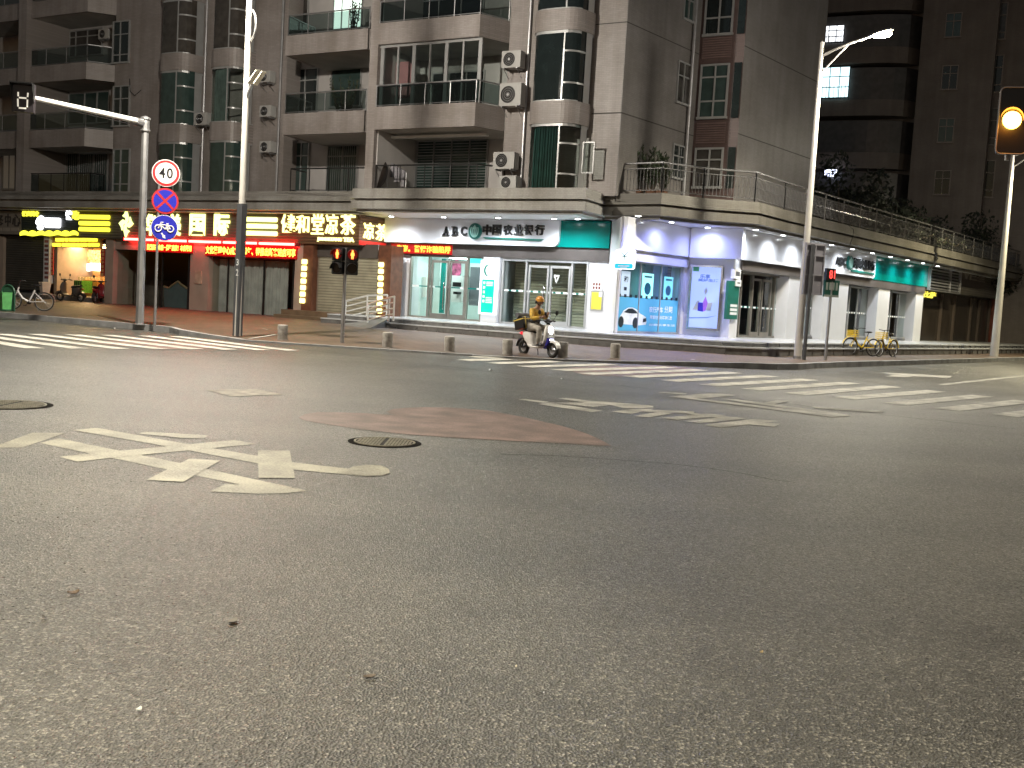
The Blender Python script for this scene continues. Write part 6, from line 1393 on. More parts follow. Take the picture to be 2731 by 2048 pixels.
# litter bin
b = on_pave(14, 829, .2); t = thing('litter_bin', 'green arched litter bin at the left kerb in front of the white bicycle', 'litter bin', b); Fl = Fr((1, -.25), 0); ul, dl = b.dot(Fl.du), b.dot(Fl.dn)
mb = MB(); mb.box(Fl, ul-.2, ul+.2, dl-.05, dl+.2, b.z, b.z+.06); arch = [(ul-.26, b.z), (ul-.26, b.z+.62)]+[(ul+.26*math.cos(R(180-180*i/10)), b.z+.62+.26*math.sin(R(180-180*i/10))) for i in range(1, 10)]+[(ul+.26, b.z+.62), (ul+.26, b.z)]
mb.tube([Fl.P(u, dl-.12, z) for u, z in arch], .03, 8); mb.prism([Fl.P(u, dl-.16, z) for u, z in arch], Fl.dn*.03); mb.build('arched_frame', mat('bin_dark_green', (.03, .10, .06), .45), t)
mb = MB(); mb.lathe(b+Vector((0, 0, .06)), [(.2, 0), (.235, .55), (.245, .57), (.22, .57)], 4); mb.build('bucket', mat('bin_green', (.12, .42, .14), .45, var=.2, scale=6), t)
# ================================================================== BICYCLES, SCOOTERS, RIDER
def bicycle(label, loc, rz, frame, wheelr=.33, basket=None, bars=.45, dark=M_BLACK):
    """modelled at the origin, nose towards +x, then placed"""
    t = thing('bicycle', label, 'bicycle', (0, 0, 0)); wb = 1.04; r = wheelr; X = Vector((1, 0, 0)); Y = Vector((0, 1, 0))
    for x in (wb/2, -wb/2):
        mb = MB(); mb.torus((x, 0, r), Y, r-.02, .022, 30, 8); w = mb.build('wheel', M_RUBBER, t, smooth=True)
        mb = MB(); mb.torus((x, 0, r), Y, r-.045, .010, 30, 6); mb.lathe(Vector((x, -.05, r)), [(.03, 0), (.03, .1)], 10, Y)
        for i in range(14): a = i*2*math.pi/14; mb.tube([(x, 0, r), (x+(r-.05)*math.cos(a), 0, r+(r-.05)*math.sin(a))], .003, 3, False)
        mb.build('rim', M_GALV, w)
    mb = MB(); hd0, hd1 = Vector((wb/2-.18, 0, .62)), Vector((wb/2-.22, 0, .80)); bb = Vector((-.03, 0, .30)); st = Vector((-.22, 0, .72)); ra = Vector((-wb/2, 0, r))
    mb.tube([hd1, hd0], .028, 8); mb.tube([hd0+Vector((0, 0, .05)), Vector((.18, 0, .42)), bb], [.034, .034, .034], 8); mb.tube([bb, st], .026, 8)
    for s in (-.06, .06): mb.tube([bb+Y*s*.4, ra+Y*s], .016, 6); mb.tube([st+Vector((0, 0, -.1))+Y*s*.3, ra+Y*s], .013, 6); mb.tube([hd0+Y*s*.4, Vector((wb/2, 0, r))+Y*s], .016, 6)
    mb.build('frame', frame, t, smooth=True)
    mb = MB(); 
    for x in (wb/2, -wb/2): 
        P = [Vector((x+(r+.035)*math.cos(R(a)), 0, r+(r+.035)*math.sin(R(a)))) for a in (range(20, 150, 13) if x > 0 else range(35, 190, 13))]
        for a, b in zip(P, P[1:]): mb.quad(a-Y*.03, b-Y*.03, b+Y*.03, a+Y*.03)
    mb.build('mudguard', frame, t)
    mb = MB(); mb.tube([hd1, hd1+Vector((-.04, 0, .20))], .018, 8); c = hd1+Vector((-.04, 0, .20))
    mb.tube([c+Vector((-.14, -.29, .02)), c+Vector((.0, -.22, .03)), c+Vector((.05, 0, .0)), c+Vector((.0, .22, .03)), c+Vector((-.14, .29, .02))], .014, 8); mb.build('handlebar', dark, t, smooth=True)
    mb = MB(); mb.tube([st, st+Vector((-.03, 0, .14))], .018, 8); mb.ball(st+Vector((-.06, 0, .17)), .14, .085, .035); mb.ball(st+Vector((.07, 0, .165)), .09, .035, .025); mb.build('saddle', dark, t, smooth=True)
    mb = MB(); mb.lathe(bb+Vector((0, -.05, 0)), [(.09, 0), (.09, .015), (.03, .02), (.03, .1)], 18, Y); mb.tube([bb+Y*.07, bb+Vector((.1, .08, -.13))], .012, 6); mb.box(FW, bb.x+.05, bb.x+.16, .07, .17, bb.z-.145, bb.z-.12); mb.tube([bb-Y*.07, bb+Vector((-.1, -.08, .13))], .012, 6); mb.box(FW, bb.x-.16, bb.x-.05, -.17, -.07, bb.z+.12, bb.z+.145)
    mb.tube([Vector((-.25, .1, .28)), Vector((-.38, .2, .0))], .01, 6); mb.build('crank', dark, t)
    if basket:
        mb = MB(); bx = wb/2-.08
        for z in (.70, .78, .86, .93): mb.tube([(bx-.14, -.17, z), (bx+.15, -.17, z), (bx+.15, .17, z), (bx-.14, .17, z), (bx-.14, -.17, z)], .008, 4)
        for i in range(7):
            for y in (-.17, .17): mb.tube([(bx-.14+i*.048, y, .70), (bx-.14+i*.048, y, .93)], .005, 4, False)
            mb.tube([(bx+.15, -.17+i*.056, .70), (bx+.15, -.17+i*.056, .93)], .005, 4, False); mb.tube([(bx-.14, -.17+i*.056, .70), (bx-.14, -.17+i*.056, .93)], .005, 4, False)
        mb.box(FW, bx-.14, bx+.15, -.17, .17, .69, .70); mb.build('basket', basket, t)
    t.location = loc; t.rotation_euler = (0, R(0), rz); return t
M_YEL = mat('bike_yellow', (.62, .43, .03), .35, var=.1); M_BWHITE = mat('bike_white', (.62, .60, .60), .35, var=.06)
def wheels_to(a, b): d = (a-b); return (a+b)/2, math.atan2(d.y, d.x)
pf, pr_ = on_pave(38, 826), on_pave(110, 829); mid, _ = wheels_to(pf, pr_)
bicycle('pale grey shared bicycle with black saddle parked by the green litter bin', mid, R(196), M_BWHITE)
m1 = on_pave(2296, 949); m2 = on_pave(2362, 952)
bicycle('yellow shared bicycle whose front wheel is the leftmost, with a basket', m1, R(200), M_YEL, basket=M_YEL)
bicycle('yellow shared bicycle in front with raised handlebar, overlapping the other from the right', m2, R(222), M_YEL, basket=M_YEL)
def scooter(name, label, cat, loc, rz, body, lower, seat=M_BLACK, lit=False):
    """step-through electric scooter at the origin, nose towards +x"""
    t = thing(name, label, cat, (0, 0, 0)); Y = Vector((0, 1, 0)); r = .225
    for x, nm in ((.64, 'front_wheel'), (-.62, 'rear_wheel')):
        mb = MB(); mb.torus((x, 0, r), Y, r-.05, .052, 28, 10); w = mb.build(nm, M_RUBBER, t, smooth=True)
        mb = MB(); mb.torus((x, 0, r), Y, r-.095, .018, 24, 6); mb.lathe((x, -.055, r), [(.06, 0), (.06, .11)], 14, Y)
        for i in range(6): a = i*math.pi/3; mb.tube([(x, 0, r), (x+.13*math.cos(a), 0, r+.13*math.sin(a))], .016, 5, False)
        mb.build('rim', M_GALV, w)
    def loft(secs, name, m, n=16, sm=True):     # secs: (centre, half width y, half depth along axis, axis dir angle) as closed rings
        mb = MB(); vs = []
        for c, wy, h, a in secs:
            e = Vector((math.cos(a), 0, math.sin(a)))
            for j in range(n):
                q = 2*math.pi*j/n; cy, sy = math.cos(q), math.sin(q); cy = math.copysign(abs(cy)**.7, cy); sy = math.copysign(abs(sy)**.7, sy)
                vs.append(Vector(c)+Y*wy*cy+e*h*sy)
        k = len(secs); mb.add(vs, [(i*n+j, i*n+(j+1) % n, (i+1)*n+(j+1) % n, (i+1)*n+j) for i in range(k-1) for j in range(n)]+[tuple(range(n-1, -1, -1)), tuple(range((k-1)*n, k*n))]); return mb.build(name, m, t, smooth=sm)
    loft([((.40, 0, .93), .10, .06, 0), ((.44, 0, .80), .17, .07, 0), ((.46, 0, .66), .19, .075, 0), ((.44, 0, .52), .18, .06, 0), ((.36, 0, .38), .17, .05, .5), ((.22, 0, .29), .17, .045, 1.2), ((-.05, 0, .265), .17, .045, 1.57), ((-.28, 0, .30), .16, .06, 1.9), ((-.36, 0, .42), .155, .09, 2.6)], 'front_shield', body)
    loft([((.50, 0, .56), .13, .05, 0), ((.53, 0, .46), .14, .06, 0), ((.47, 0, .34), .13, .07, .3), ((.36, 0, .27), .11, .05, .8)], 'lower_shield', lower)
    loft([((-.22, 0, .30), .12, .14, 0), ((-.33, 0, .45), .15, .2, 0), ((-.36, 0, .58), .155, .26, 0), ((-.38, 0, .68), .14, .27, 0)], 'body', body)
    loft([((-.10, 0, .70), .10, .05, 1.57), ((-.2, 0, .72), .14, .055, 1.57), ((-.4, 0, .735), .145, .055, 1.57), ((-.58, 0, .76), .12, .05, 1.57), ((-.66, 0, .79), .07, .035, 1.57)], 'seat', seat)
    mb = MB(); P = [Vector((.64+.27*math.cos(R(a)), 0, r+.27*math.sin(R(a)))) for a in range(15, 150, 11)]
    for i, (a, b) in enumerate(zip(P, P[1:])): mb.quad(a-Y*.075, b-Y*.075, b+Y*.075, a+Y*.075); mb.quad(a-Y*.075, a-Y*.075-Vector((0, 0, .06)), b-Y*.075-Vector((0, 0, .06)), b-Y*.075); mb.quad(a+Y*.075, b+Y*.075, b+Y*.075-Vector((0, 0, .06)), a+Y*.075-Vector((0, 0, .06)))
    mb.build('front_mudguard', body, t)
    mb = MB(); 
    for s in (-.07, .07): mb.tube([(.64, s, r), (.50, s*.8, .52)], .02, 6)
    mb.tube([(-.62, .09, r), (-.25, .09, .32)], .03, 6); mb.tube([(-.62, -.09, r), (-.25, -.09, .32)], .03, 6); mb.tube([(-.6, -.1, r), (-.5, -.1, .5)], .03, 8); mb.build('fork', M_BLACK, t)
    mb = MB(); mb.tube([(.42, 0, .9), (.36, 0, 1.03)], .05, 8); mb.tube([(.28, -.34, 1.03), (.34, -.2, 1.05), (.37, 0, 1.04), (.34, .2, 1.05), (.28, .34, 1.03)], .018, 8); mb.ball((.37, 0, 1.03), .10, .14, .06); h = mb.build('handlebar', M_BLACK, t, smooth=True)
    for s in (-1, 1):
        mb = MB(); mb.tube([(.33, s*.24, 1.05), (.36, s*.32, 1.22)], .007, 5); mb.ball((.36, s*.33, 1.27), .015, .06, .07); mb.build('mirror', M_BLACK, h, smooth=True)
        mb = MB(); mb.tube([(.26, s*.36, 1.03), (.30, s*.24, 1.045)], .024, 8); mb.build('grip', M_RUBBER, h)
    mb = MB(); mb.ball((.525, 0, .77), .03, .085, .11); mb.build('headlight', em('headlight_on', (1, 1, 1), 9) if lit else mat('headlight_off', (.5, .5, .5), .2), t, smooth=True)
    mb = MB(); mb.box(FW, .525, .535, -.11, .11, .56, .64); mb.build('number_plate', E_CHALK, t)
    if lit: mb = MB(); mb.box(FW, .565, .575, -.07, .07, .50, .53); mb.build('marker_lamp', em('headlight_on', (1, 1, 1), 9), t)
    mb = MB(); mb.ball((-.72, 0, .63), .03, .1, .04); mb.build('tail_light', em('tail_red', (1, .02, .03), 1.5) if lit else mat('tail_off', (.25, .01, .01), .3), t)
    mb = MB(); P = [Vector((-.62+.28*math.cos(R(a)), 0, r+.28*math.sin(R(a)))) for a in range(70, 185, 12)]
    for a, b in zip(P, P[1:]): mb.quad(a-Y*.07, b-Y*.07, b+Y*.07, a+Y*.07)
    mb.build('rear_mudguard', M_BLACK, t)
    mb = MB(); mb.tube([(-.15, .12, .24), (-.2, .2, .02)], .012, 6); mb.box(FW, -.1, .2, -.15, .15, .312, .325); mb.build('foot_mat', M_RUBBER, t)
    t.location = loc; t.rotation_euler = (0, 0, rz); t.scale = (.94, .94, .94); return t
pf, pr_ = on_pave(1474, 954.5, .03), on_pave(1394, 943, .03)
SC = (pf+pr_)/2; SC.z = .035; SRZ = R(-50)
scooter('electric_scooter', 'white and dark blue electric scooter with its headlight on, carrying the rider across the pavement', 'scooter', SC, SRZ, mat('scooter_white', (.70, .68, .66), .3, var=.04), mat('scooter_blue', (.025, .02, .26), .3), lit=True)
MS = Matrix.Translation(SC) @ Matrix.Rotation(SRZ, 4, 'Z')
def place(o): o.location = SC; o.rotation_euler = (0, 0, SRZ); o.scale = (.94, .94, .94)
# delivery box strapped to the back of the scooter
t = thing('delivery_box', 'black delivery box with yellow straps and a grey roll on top, tied behind the rider', 'delivery box', (0, 0, 0))
Mt = Matrix.Translation((-.66, 0, .90)) @ Matrix.Rotation(R(-14), 4, 'Y')
def tb(mb, x0, x1, y0, y1, z0, z1): b = len(mb.v); mb.box(FW, x0, x1, y0, y1, z0, z1); mb.v[b:] = [Mt @ v for v in mb.v[b:]]
mb = MB(); tb(mb, -.2, .2, -.22, .22, -.16, .18); mb.build('box', M_BLACK, t, bevel=.02)
mb = MB(); tb(mb, -.205, .205, -.14, -.10, -.165, .186); tb(mb, -.205, .205, .10, .14, -.165, .186); tb(mb, -.207, .207, -.223, .223, .10, .13); mb.build('strap', mat('strap_yellow', (.55, .42, .10), .5), t)
mb = MB(); b_ = len(mb.v); mb.tube([(0, -.25, .25), (0, .25, .25)], .075, 12); mb.v[b_:] = [Mt @ v for v in mb.v[b_:]]; mb.build('roll', mat('roll_grey', (.09, .09, .10), .8), t, smooth=True)
mb = MB(); tb(mb, -.21, -.203, -.1, .1, -.12, .02); mb.build('reflector', E_CHALK, t); place(t)
def skinned(name, nodes, links, m, parent, sub=2, root=0):
    me = bpy.data.meshes.new(name); me.from_pydata([n_[0] for n_ in nodes], links, []); o = bpy.data.objects.new(name, me); COL.objects.link(o)
    sk = o.modifiers.new('skin', 'SKIN'); sk.use_smooth_shade = True
    for v, n_ in zip(me.skin_vertices[0].data, nodes): v.radius = (n_[1], n_[2] if len(n_) > 2 else n_[1])
    me.skin_vertices[0].data[root].use_root = True
    s = o.modifiers.new('sub', 'SUBSURF'); s.levels = sub; s.render_levels = sub
    dg = bpy.context.evaluated_depsgraph_get(); m2 = bpy.data.meshes.new_from_object(o.evaluated_get(dg)); bpy.data.objects.remove(o); m2.name = name
    m2.materials.clear(); m2.materials.append(m); m2.shade_smooth(); o2 = bpy.data.objects.new(name, m2); COL.objects.link(o2); o2.parent = parent; return o2
per = thing('person', 'person in yellow jacket, orange helmet and pale trousers riding the scooter, holding a phone', 'person', (0, 0, 0))
SKIN = mat('skin', (.38, .22, .15), .5, var=.08)
N = [((-.24, 0, .86), .13, .12), ((-.22, 0, 1.02), .14, .125), ((-.18, 0, 1.18), .155, .12), ((-.155, 0, 1.30), .13, .10), ((-.12, 0, 1.40), .055), ((-.075, 0, 1.47), .06), ((-.045, 0, 1.545), .092, .082), ((-.03, 0, 1.62), .088, .078),
     ((-.15, -.17, 1.31), .068), ((-.05, -.25, 1.07), .052), ((.14, -.12, 1.12), .038), ((.19, -.085, 1.13), .03),
     ((-.15, .17, 1.31), .068), ((-.03, .25, 1.09), .052), ((.16, .14, 1.20), .038), ((.21, .11, 1.24), .03),
     ((-.16, -.11, .83), .10), ((.20, -.15, .80), .075), ((.17, -.14, .48), .055), ((.14, -.13, .38), .045), ((.27, -.14, .345), .04, .035),
     ((-.16, .11, .83), .10), ((.22, .13, .80), .075), ((.23, .13, .48), .055), ((.20, .13, .38), .045), ((.33, .14, .345), .04, .035)]
Lk = [(0, 1), (1, 2), (2, 3), (3, 4), (4, 5), (5, 6), (6, 7), (3, 8), (8, 9), (9, 10), (10, 11), (3, 12), (12, 13), (13, 14), (14, 15), (0, 16), (16, 17), (17, 18), (18, 19), (19, 20), (0, 21), (21, 22), (22, 23), (23, 24), (24, 25)]
body = skinned('body', N, Lk, SKIN, per)
def sub(name, idx, m, g=.016, extra=None):
    ids = list(idx); mp = {k: i for i, k in enumerate(ids)}; nn = [(N[k][0], N[k][1]+g, (N[k][2] if len(N[k]) > 2 else N[k][1])+g) for k in ids]
    return skinned(name, nn, [(mp[a], mp[b]) for a, b in Lk if a in mp and b in mp], m, per)
sub('jacket', [0, 1, 2, 3, 8, 9, 10, 12, 13, 14], mat('jacket_yellow', (.55, .33, .04), .65, var=.3, scale=9, bump=1, bscale=16), .018)
sub('trousers', [0, 16, 17, 18, 19, 21, 22, 23, 24], mat('trousers_pale', (.30, .275, .24), .8, var=.3, scale=8, bump=1, bscale=14), .02)
mb = MB(); mb.lathe(Vector((-.225, 0, .90)), [(.155, 0), (.175, .03), (.172, .13), (.155, .16)], 18); mb.build('dark_waist_bag', M_BLACK, per, smooth=True)
mb = MB(); c = Vector((-.035, 0, 1.60)); vs = []
for i in range(9):
    th = R(102)*i/8
    for j in range(24):
        ph = 2*math.pi*j/24; e = .02*(i == 8)*(math.cos(ph) > 0); vs.append(c+Vector((.135*math.sin(th)*math.cos(ph)+e, .122*math.sin(th)*math.sin(ph), .135*math.cos(th))))
mb.add(vs, [(i*24+j, (i+1)*24+j, (i+1)*24+(j+1) % 24, i*24+(j+1) % 24) for i in range(8) for j in range(24)])
hel = mb.build('helmet', mat('helmet_orange', (.55, .24, .035), .28, var=.08), per, smooth=True)
mb = MB(); mb.ball((-.06, -.122, 1.555), .045, .02, .05); mb.ball((-.06, .122, 1.555), .045, .02, .05); mb.tube([(-.05, -.115, 1.55), (.0, -.07, 1.475), (.03, 0, 1.455), (.0, .07, 1.475), (-.05, .115, 1.55)], .012, 6); mb.build('ear_guard', M_BLACK, hel, smooth=True)
mb = MB(); mb.ball((.055, 0, 1.535), .024, .016, .028); mb.ball((.035, -.04, 1.50), .012, .03, .008)
mb.ball((.036, 0, 1.497), .014, .026, .008); mb.build('nose_and_mouth', mat('lip_skin', (.33, .17, .12), .5), per, smooth=True)
mb = MB(); mb.ball((.043, -.034, 1.555), .010, .014, .008); mb.ball((.043, .034, 1.555), .010, .014, .008); mb.build('eyes', M_BLACK, per, smooth=True)
for s, w in ((-1, Vector((.19, -.085, 1.13))), (1, Vector((.21, .11, 1.24)))):
    mb = MB(); mb.ball(w+Vector((.03, 0, .01)), .045, .022, .035)
    for i in range(4):
        y = (-.012+.0)*s; z = -.024+.018*i; L = (.062, .07, .068, .055)[i]; p0 = w+Vector((.055, -s*.012, z+.01)); mb.tube([p0, p0+Vector((L*.45, -s*.018, .004)), p0+Vector((L*.6, -s*.048, .002)), p0+Vector((L*.35, -s*.066, 0))], [.009, .0085, .008, .006], 6)
    p0 = w+Vector((.02, -s*.02, .035)); mb.tube([p0, p0+Vector((.03, -s*.025, .02)), p0+Vector((.055, -s*.035, .018))], [.011, .009, .007], 6)
    mb.build('hand', SKIN, body, smooth=True)
for y in (-.14, .14):
    x = .02 if y < 0 else .08; mb = MB(); mb.ball((.20+x, y, .352), .135, .05, .045); mb.box(FW, .08+x, .33+x, y-.048, y+.048, .318, .338); mb.build('shoe', M_BLACK, per, smooth=True)
place(per)
t = thing('phone', 'dark phone held up in both hands of the scooter rider', 'phone', (0, 0, 0)); mb = MB(); mb.prism([Vector((.245, y, z)) for y, z in ((-.035, 1.12), (.045, 1.14), (.03, 1.29), (-.05, 1.27))], (.012, 0, .004)); mb.build('case', M_BLACK, t); place(t)
# scooters outside the noodle shop
p = FA.P(uA(187, .2, 800), .15, .32); p = on_pave(188, 804)
scooter('electric_scooter', 'small dark electric scooter parked sideways before the noodle shop', 'scooter', p, R(160), mat('scooter_dark', (.07, .065, .06), .4), M_BLACK)
p = on_pave(262, 808); scooter('electric_scooter', 'dark red moped seen from behind at the right side of the noodle shop', 'scooter', p, R(96), mat('scooter_red', (.16, .012, .02), .3), M_BLACK)
# ================================================================== AIR CONDITIONERS
def aircon(label, F, px0, py0, px1, py1, d, grp, dep=.34):
    u0, u1, z0, z1 = F.rect(px0, py0, px1, py1, d+dep); t = thing('air_conditioner', label, 'air conditioner', F.P((u0+u1)/2, d, z0), 0, grp)
    MB().prism(rrect(F, u0, u1, z0, z1, d, .03, 3), F.dn*dep).build('casing', M_AC, t)
    r = min((z1-z0)*.40, (u1-u0)*.34); c = F.P(u0+(u1-u0)*.40, d+dep, (z0+z1)/2); mb = MB()
    mb.lathe(c, [(r, 0), (r, .012), (r*.94, .014), (r*.9, .004)], 24, F.dn); g = mb.build('fan_grille', M_DARKFRAME, t)
    mb = MB()
    for k in range(1, 4): mb.torus(c+F.dn*.016, F.dn, r*k/4, .004, 20, 4)
    mb.lathe(c+F.dn*.012, [(r*.16, 0), (r*.16, .01)], 12, F.dn); mb.build('hub', M_GALV, g)
    mb = MB()
    for q in (.15, .85): u = u0+(u1-u0)*q; mb.box(F, u-.015, u+.015, d-.05, d+dep+.04, z0-.05, z0-.003); mb.tube([F.P(u, d+dep, z0-.05), F.P(u, d-.04, z0-.32)], .012, 5)
    mb.build('bracket', M_GALV, t); return t
GA = 'air conditioner units on the facade'
aircon('topmost air conditioner left of the large dark bay window', FA, 1338, 135, 1388, 180, -1.0, GA); aircon('white air conditioner at the end of the glazed balcony', FA, 1332, 221, 1389, 282, -1.0, GA)
aircon('white air conditioner left of the green curtain bay', FA, 1315, 405, 1371, 450, -1.0, GA); aircon('lowest air conditioner behind the railing left of the green curtain', FA, 1331, 468, 1376, 504, -1.0, GA)
aircon('air conditioner between the two left bay windows', FA, 518, 300, 552, 333, -2.2, GA); aircon('air conditioner under the far left balcony beside the pale strip', FA, 80, 393, 118, 422, -3.5, GA)
aircon('air conditioner high in the far left balcony corner', FA, 262, 77, 288, 103, -3.4, GA)
for x, y, lb in ((706, 392, 'lowest air conditioner on the narrow wall right of the tall lamp post'), (706, 297, 'middle air conditioner on the narrow wall right of the tall lamp post'), (704, 205, 'upper air conditioner on the narrow wall right of the tall lamp post')): aircon(lb, FA, x-14, y-16, x+16, y+14, -2.3, GA)
# drain pipes and cables on the facade
def pipe(name, label, cat, pts, r, m): t = MB().tube(pts, r, 8).build(name, m, smooth=True); return tag(t, label, cat)
for px, dd, lb in ((1395, -1.15, 'thin white drain pipe beside the curved bay windows'), (741, -2.3, 'thin drain pipe left of the middle balconies'), (540, -2.3, 'thin drain pipe between the left bay windows')):
    u = uA(px, dd, 400); pipe('drain_pipe', lb, 'pipe', [FA.P(u, dd+.02, 5.3), FA.P(u, dd+.02, TOP-.5)], .05, M_GALV)
p0 = FB.P(FB.uz(1843, 300, dB1+.1)[0]-.15, dB1+.1, 0); pipe('drain_pipe', 'pale drain pipe in the corner left of the rose window bay', 'pipe', [p0+Vector((0, 0, 5.4)), p0+Vector((0, 0, TOP-.5))], .06, M_GALV)
def cable(label, pts, r=.016): t = MB().tube(pts, r, 5).build('cable', M_BLACK); tag(t, label, 'cable')
c0 = G(1645, 500, 5.6); cable('black cable drooping from the corner balcony over the bank', [G(1642, 520, 5.2), G(1640, 552, 4.9)+Vector((0, -.05, 0)), G(1632, 570, 4.6), G(1645, 587, 4.5)])
cable('loose black cable looped on the left facade', [FA.P(*[FA.uz(347, 210, DW)[0], DW+.03, FA.uz(347, 210, DW)[1]]), FA.P(FA.uz(352, 245, DW)[0], DW+.1, FA.uz(352, 245, DW)[1]), FA.P(FA.uz(365, 256, DW)[0], DW+.12, FA.uz(365, 256, DW)[1]), FA.P(FA.uz(378, 240, DW)[0], DW+.03, FA.uz(378, 240, DW)[1])])
us_ = [FB.uz(x, y, 1.3) for x, y in ((2262, 600), (2276, 612), (2275, 630), (2266, 655))]; cable('black wire hanging off the side cornice', [FB.P(u, 1.3, z) for u, z in us_])
us_ = [FB.uz(x, y, 1.3) for x, y in ((2497, 650), (2493, 670), (2500, 690), (2482, 715))]; cable('tangled black wires hanging off the side cornice near the louvred box', [FB.P(u, 1.3, z) for u, z in us_], .03)
# satellite dish and laundry on the corner terrace
uu, zz = FA.uz(1022, 470, -.6); c = FA.P(uu, -.6, zz); ax = (FA.dn*.5-FA.du*.75+Vector((0, 0, .25))).normalized()
t = thing('satellite_dish', 'dark round satellite dish leaning behind the terrace railing above the bank', 'satellite dish', c); mb = MB(); mb.lathe(c, [(.02, -.14), (.25, -.11), (.42, -.04), (.52, .06), (.53, .08), (.41, -.01), (.24, -.08), (.02, -.11)], 30, ax); mb.build('dish', mat('dish_brown', (.04, .03, .025), .5), t, smooth=True)
mb = MB(); mb.tube([c-ax*.12, FA.P(uu, -.9, 5.3)], .03, 6); mb.build('stand', M_GALV, t)
t = thing('laundry_rack', 'small drying rack with grey clothes right of the satellite dish', 'laundry', FA.P(uA(1060, -1.2, 470), -1.2, 5.3)); u0 = uA(1040, -1.2, 470); mb = MB()
mb.tube([FA.P(u0, -1.2, 6.42), FA.P(u0+.75, -1.2, 6.05)], .015, 6)
for q in (0, .75): mb.tube([FA.P(u0+q, -1.2, 5.3), FA.P(u0+q, -1.2, 6.42-.49*q)], .018, 6)
mb.build('rack', M_GALV, t); mb = MB()
for i in range(4): u = u0+.05+i*.17; z = 6.38-.083*i; mb.box(FA, u, u+.12, -1.24, -1.16, z-.5-.1*(i % 2), z)
mb.build('clothes', mat('laundry_grey', (.24, .23, .25), .8, var=.5, scale=7), t)
# ================================================================== PLANTS
def leaves(mb, c, rx, ry, rz, nn, sz, rnd, up=.3):
    for _ in range(nn):
        a = rnd.uniform(0, 6.283); w = rnd.random()**.5; h = rnd.uniform(-1, 1); q = c+Vector((rx*w*math.cos(a)*(1-h*h*.6), ry*w*math.sin(a)*(1-h*h*.6), rz*h))
        d = Vector((rnd.gauss(0, 1), rnd.gauss(0, 1), rnd.gauss(up, 1))).normalized(); s_ = d.cross(Vector((rnd.gauss(0, 1), rnd.gauss(0, 1), rnd.gauss(0, 1)))).normalized(); L = sz*rnd.uniform(.6, 1.4)
        mb.add([q, q+d*L*.5+s_*L*.2, q+d*L, q+d*L*.5-s_*L*.2], [(0, 1, 2, 3)])
rnd = random.Random(3)
def shrub(label, base, h, w, nstem, nl, sz=.12, spiky=False, grp=None, pot=True):
    t = thing('potted_shrub', label, 'shrub', base, 0, grp); st, lf = MB(), MB()
    for i in range(nstem):
        a = rnd.uniform(0, 6.28); rr = w*rnd.random()**.6; tip = base+Vector((rr*math.cos(a), rr*math.sin(a), h*rnd.uniform(.6, 1.05)))
        st.tube([base+Vector((rr*.3*math.cos(a), rr*.3*math.sin(a), .25)), tip], [.014, .005], 4)
        for k in range(nl):
            q = base.lerp(tip, rnd.uniform(.35, 1)); d = Vector((rnd.gauss(0, .6), rnd.gauss(0, .6), 1.2 if spiky else rnd.gauss(.3, .6))).normalized(); s_ = d.cross(Vector((rnd.gauss(0, 1), rnd.gauss(0, 1), .1))).normalized(); L = sz*rnd.uniform(.7, 1.4)
            lf.add([q, q+d*L*.5+s_*L*.16, q+d*L, q+d*L*.5-s_*L*.16], [(0, 1, 2, 3)])
    st.build('stem_cluster', M_BARK, t); lf.build('foliage', M_LEAF, t)
    if pot: MB().lathe(base, [(.16, 0), (.22, .3), (.24, .32), (.2, .32)], 16).build('pot', mat('pot_clay', (.2, .1, .06), .7), t)
for px, lb, h, w in ((1702, 'left potted shrub with upright leaves behind the corner railing', 1.75, .28), (1740, 'right potted shrub with upright leaves behind the corner railing', 1.72, .4), (1768, 'small potted shrub behind the bend of the corner railing', 1.5, .3)):
    p = G(px, 470, 5.9); r_ = (p-EYE); p = EYE+r_*1.03; p.z = 5.25; shrub(lb, p, h, w, 22, 26, .16, True, 'potted shrubs behind the corner railing')
p = FA.P(uA(920, -2.2, 240), -2.2, 8.0); shrub('leafy plant on the third floor balcony right of the corner window', p, 1.9, .7, 26, 26, .13)
p = FA.P(uA(945, -1.2, 40), -1.2, 11.0); shrub('dark plant silhouetted against the lit top floor balcony window', p, 1.9, .3, 14, 20, .12)
def vine(label, u0, u1, zc, nn):
    t = thing('climbing_vine', label, 'vine', FB.P((u0+u1)/2, .95, 5.3)); lf, st = MB(), MB(); k = 30
    P = [FB.P(u0+(u1-u0)*i/k, .98+rnd.uniform(-.05, .1), zc+.16*math.sin(i*.9)+rnd.uniform(-.1, .1)) for i in range(k+1)]; st.tube(P, .012, 4); st.build('stem', M_BARK, t)
    for _ in range(nn): leaves(lf, P[rnd.randrange(k)], .22, .2, .22, 3, .13, rnd)
    lf.build('foliage', mat('leaf_pale', (.06, .07, .04), .5, var=.4), t)
vine('small leafy vine along the far side railing above the louvred box', 50, 60, 5.7, 45)
